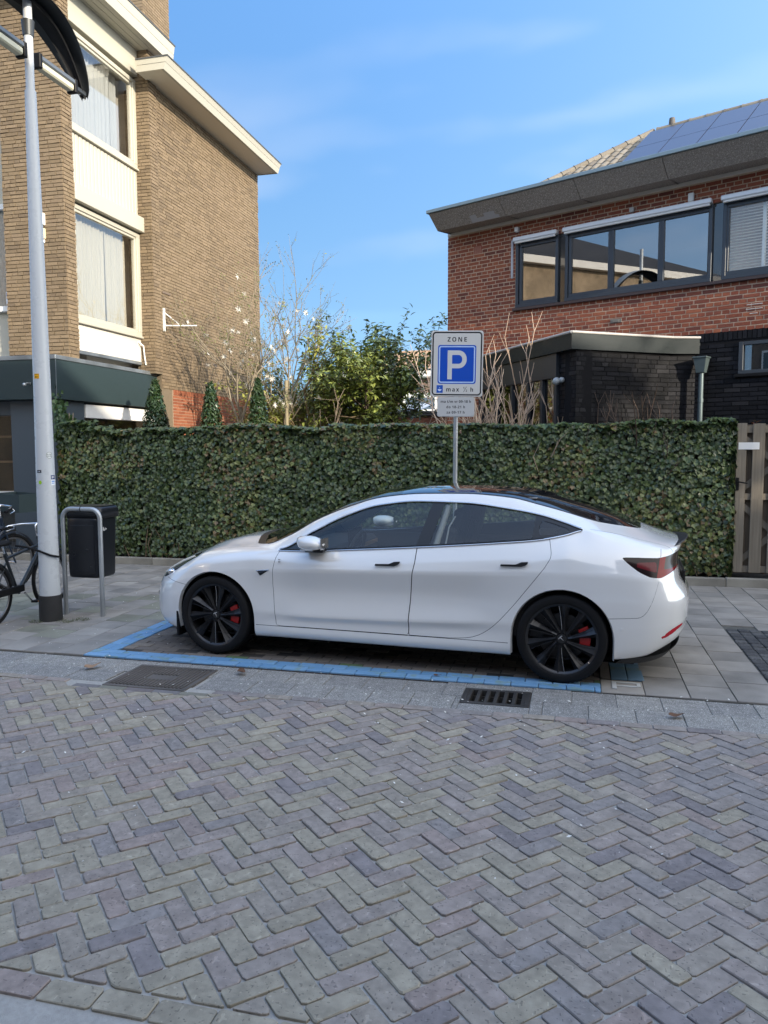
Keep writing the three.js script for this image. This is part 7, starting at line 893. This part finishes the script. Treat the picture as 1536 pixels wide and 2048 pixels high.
  for (const y of [2.42, 2.84, 2.18]) { const c = new GB(); c.tube([V(0.004, y - 0.018, 0), V(0.004, y + 0.018, 0)], 0.029, 14); c.bbox(-0.07, 0.078, y - 0.012, y + 0.012, 0.022, 0.0295, 0.003); add('clamp', c, M.galv, o); }
}
// ---------------------------------------------------------------- bicycles against the lamp post
function bicycle(label, pos, turn, lean, col, opt) {
  const o = thing('bicycle', label, 'bicycle', pos, turn, 'bicycles parked by the lamp post'); o.rotation.order = 'YXZ'; o.rotation.z = 0; o.rotation.x = lean; // local x runs from rear to front wheel
  const fm = std(rgb(...col), 0.35), L = 1.09, r = 0.335; const rod = (n, pts, rad, m, seg = 8) => { const g = new GB(); g.tube(pts, rad, seg); return add(n, g, m, o); };
  for (const x of [0, L]) {
    const w = new THREE.Group(); w.name = 'wheel'; w.position.set(x, r + 0.012, 0); o.add(w); add('tyre', new THREE.TorusGeometry(r, 0.021, 10, 48), M.rubber, w); add('rim', new THREE.TorusGeometry(r - 0.028, 0.011, 8, 48), std(rgb(0.2, 0.2, 0.21), 0.35, { metalness: 0.8 }), w); const h = new GB(); h.tube([V(0, 0, -0.05), V(0, 0, 0.05)], 0.025, 10); add('hub', h, M.chrome, w); const sp = new GB(); for (let k = 0; k < 28; k++) { const a = k / 28 * 6.2832; sp.tube([V(Math.cos(a + 0.25) * 0.022, Math.sin(a + 0.25) * 0.022, k % 2 ? 0.03 : -0.03), V(Math.cos(a) * (r - 0.03), Math.sin(a) * (r - 0.03), 0)], 0.0014, 4, false); } add('spokes', sp, std(rgb(0.25, 0.25, 0.26), 0.4, { metalness: 0.6 }), w, 'stuff');
    const mg = new THREE.BufferGeometry(), p = [], id = []; const a0 = x ? 0.35 : 0.1, a1 = x ? 2.5 : 3.35, n = 28; for (let k = 0; k <= n; k++) { const a = a0 + (a1 - a0) * k / n; for (const [dr, z] of [[0.038, -0.03], [0.05, 0], [0.038, 0.03]]) p.push(Math.cos(a) * (r + dr), Math.sin(a) * (r + dr), z); } for (let k = 0; k < n; k++) for (let j = 0; j < 2; j++) { const a = k * 3 + j; id.push(a, a + 3, a + 1, a + 1, a + 3, a + 4); } mg.setAttribute('position', new THREE.Float32BufferAttribute(p, 3)); mg.setIndex(id); mg.computeVertexNormals(); const mm = add('mudguard', mg, fm, o); mm.position.set(x, r + 0.012, 0);
  }
  const bb = V(0.46, 0.29, 0), hd = V(0.93, 0.86, 0), st = V(0.30, 0.72, 0), rh = V(0, r + 0.012, 0), fh = V(L, r + 0.012, 0);
  rod('frame_tube', [bb, hd.clone().add(V(0.02, -0.1, 0))], 0.026, fm); rod('frame_tube', [st, hd.clone().add(V(0.01, -0.05, 0))].map((p, k) => (opt.low && !k ? p.clone().add(V(0.05, -0.22, 0)) : p)), 0.02, fm); rod('seat_tube', [bb, st.clone().add(V(-0.02, 0.06, 0))], 0.018, fm); for (const s of [-1, 1]) { rod('chain_stay', [bb, rh.clone().add(V(0, 0, s * 0.05))], 0.011, fm); rod('seat_stay', [st.clone().add(V(0, -0.05, 0)), rh.clone().add(V(0, 0, s * 0.05))], 0.009, fm); rod('fork', [V(0.965, 0.72, s * 0.035), V(1.0, 0.55, s * 0.05), fh.clone().add(V(0, 0, s * 0.05))], 0.011, fm); }
  rod('head_tube', [V(0.965, 0.72, 0), V(0.915, 0.92, 0)], 0.022, fm); rod('stem', [V(0.915, 0.9, 0), V(0.89, 1.04, 0), V(0.92, 1.07, 0)], 0.014, M.chrome); rod('handlebar', [V(0.70, 1.03, -0.31), V(0.78, 1.06, -0.29), V(0.9, 1.07, -0.2), V(0.93, 1.07, 0), V(0.9, 1.07, 0.2), V(0.78, 1.06, 0.29), V(0.70, 1.03, 0.31)], 0.012, M.chrome, 10); for (const s of [-1, 1]) { rod('grip', [V(0.80, 1.058, s * 0.288), V(0.68, 1.022, s * 0.315)], 0.017, M.rubber, 10); rod('brake_lever', [V(0.84, 1.05, s * 0.26), V(0.86, 1.02, s * 0.275), V(0.76, 1.0, s * 0.31)], 0.006, M.chrome, 6); }
  rod('seat_post', [st, V(0.265, 0.87, 0)], 0.014, M.chrome); { const g = new THREE.SphereGeometry(1, 20, 12), P = g.attributes.position; for (let k = 0; k < P.count; k++) { const x = P.getX(k), y = P.getY(k), z = P.getZ(k); P.setXYZ(k, x * 0.14 + 0.02, y * 0.035 - 0.015 * x * x, z * (0.075 - 0.05 * x)); } g.computeVertexNormals(); const s = add('saddle', g, M.rubber, o); s.position.set(0.26, 0.9, 0); }
  rod('crank', [V(0.46, 0.29, 0.09), V(0.58, 0.17, 0.09)], 0.01, M.chrome); { const g = new GB(); g.bbox(0.54, 0.64, 0.155, 0.178, 0.1, 0.18, 0.006); const pd = add('pedal', g, M.rubber, o); const q = new GB(); q.bbox(0.56, 0.62, 0.16, 0.174, 0.181, 0.186, 0.001); add('reflector', q, std(rgb(0.7, 0.25, 0.02), 0.3), pd); } { const g = new GB(); g.bbox(-0.03, 0.48, 0.31, 0.39, 0.06, 0.085, 0.02); add('chain_case', g, M.black, o); }
  { const g = new GB(); for (const z of [-0.06, -0.02, 0.02, 0.06]) g.tube([V(-0.22, 0.755, z), V(0.2, 0.755, z)], 0.006, 6); for (const x of [-0.22, -0.05, 0.15]) g.tube([V(x, 0.755, -0.06), V(x, 0.755, 0.06)], 0.006, 6); for (const z of [-0.06, 0.06]) g.tube([V(-0.12, 0.755, z), V(0, r, z)], 0.006, 6); add('luggage_rack', g, M.black, o); const l = new GB(); l.bbox(-0.275, -0.245, 0.69, 0.735, -0.055, 0.055, 0.01); add('rear_light', l, std(rgb(0.75, 0.17, 0.03), 0.3), o); const k = new GB(); k.tube([V(0.02, 0.3, -0.06), V(-0.08, 0.02, -0.18)], 0.009, 6); add('kick_stand', k, M.black, o); }
  if (opt.crate) { const g = new GB(); const a = [1.0, 1.36, 0.98, 1.2, -0.2, 0.2]; g.box(a[0], a[1], a[2], a[2] + 0.01, a[4], a[5]); for (const z of [a[4], a[5] - 0.012]) g.box(a[0], a[1], a[2] + 0.01, a[3], z, z + 0.012); for (const x of [a[0], a[1] - 0.012]) g.box(x, x + 0.012, a[2] + 0.01, a[3], a[4] + 0.012, a[5] - 0.012); add('front_crate', g, std(rgb(0.03, 0.05, 0.055), 0.6), o); }
  return o;
}
bicycle('dark bicycle with orange rear light leaning beside the lamp post', [-5.56, 0, -6.33], Math.atan2(1, -0.06), -0.05, [0.02, 0.026, 0.032], { low: false }).scale.setScalar(0.88);
bicycle('dark blue bicycle with front crate behind the other bicycle, at left edge', [-6.86, 0, -6.95], Math.atan2(1, 0.1), 0.04, [0.018, 0.03, 0.055], { low: true, crate: true });
{ const g = new GB(); g.tube([V(-5.45, 0.775, -6.55), V(-5.33, 0.765, -6.55), V(-5.2, 0.72, -6.59), V(-5.11, 0.68, -6.62), V(-5.06, 0.655, -6.69)], 0.011, 8); const m = add('cable_lock', g, M.rubber, scene); m.userData = { label: 'black cable lock between bicycle saddle and lamp post', category: 'lock' }; }
renderer.render(scene, camera);
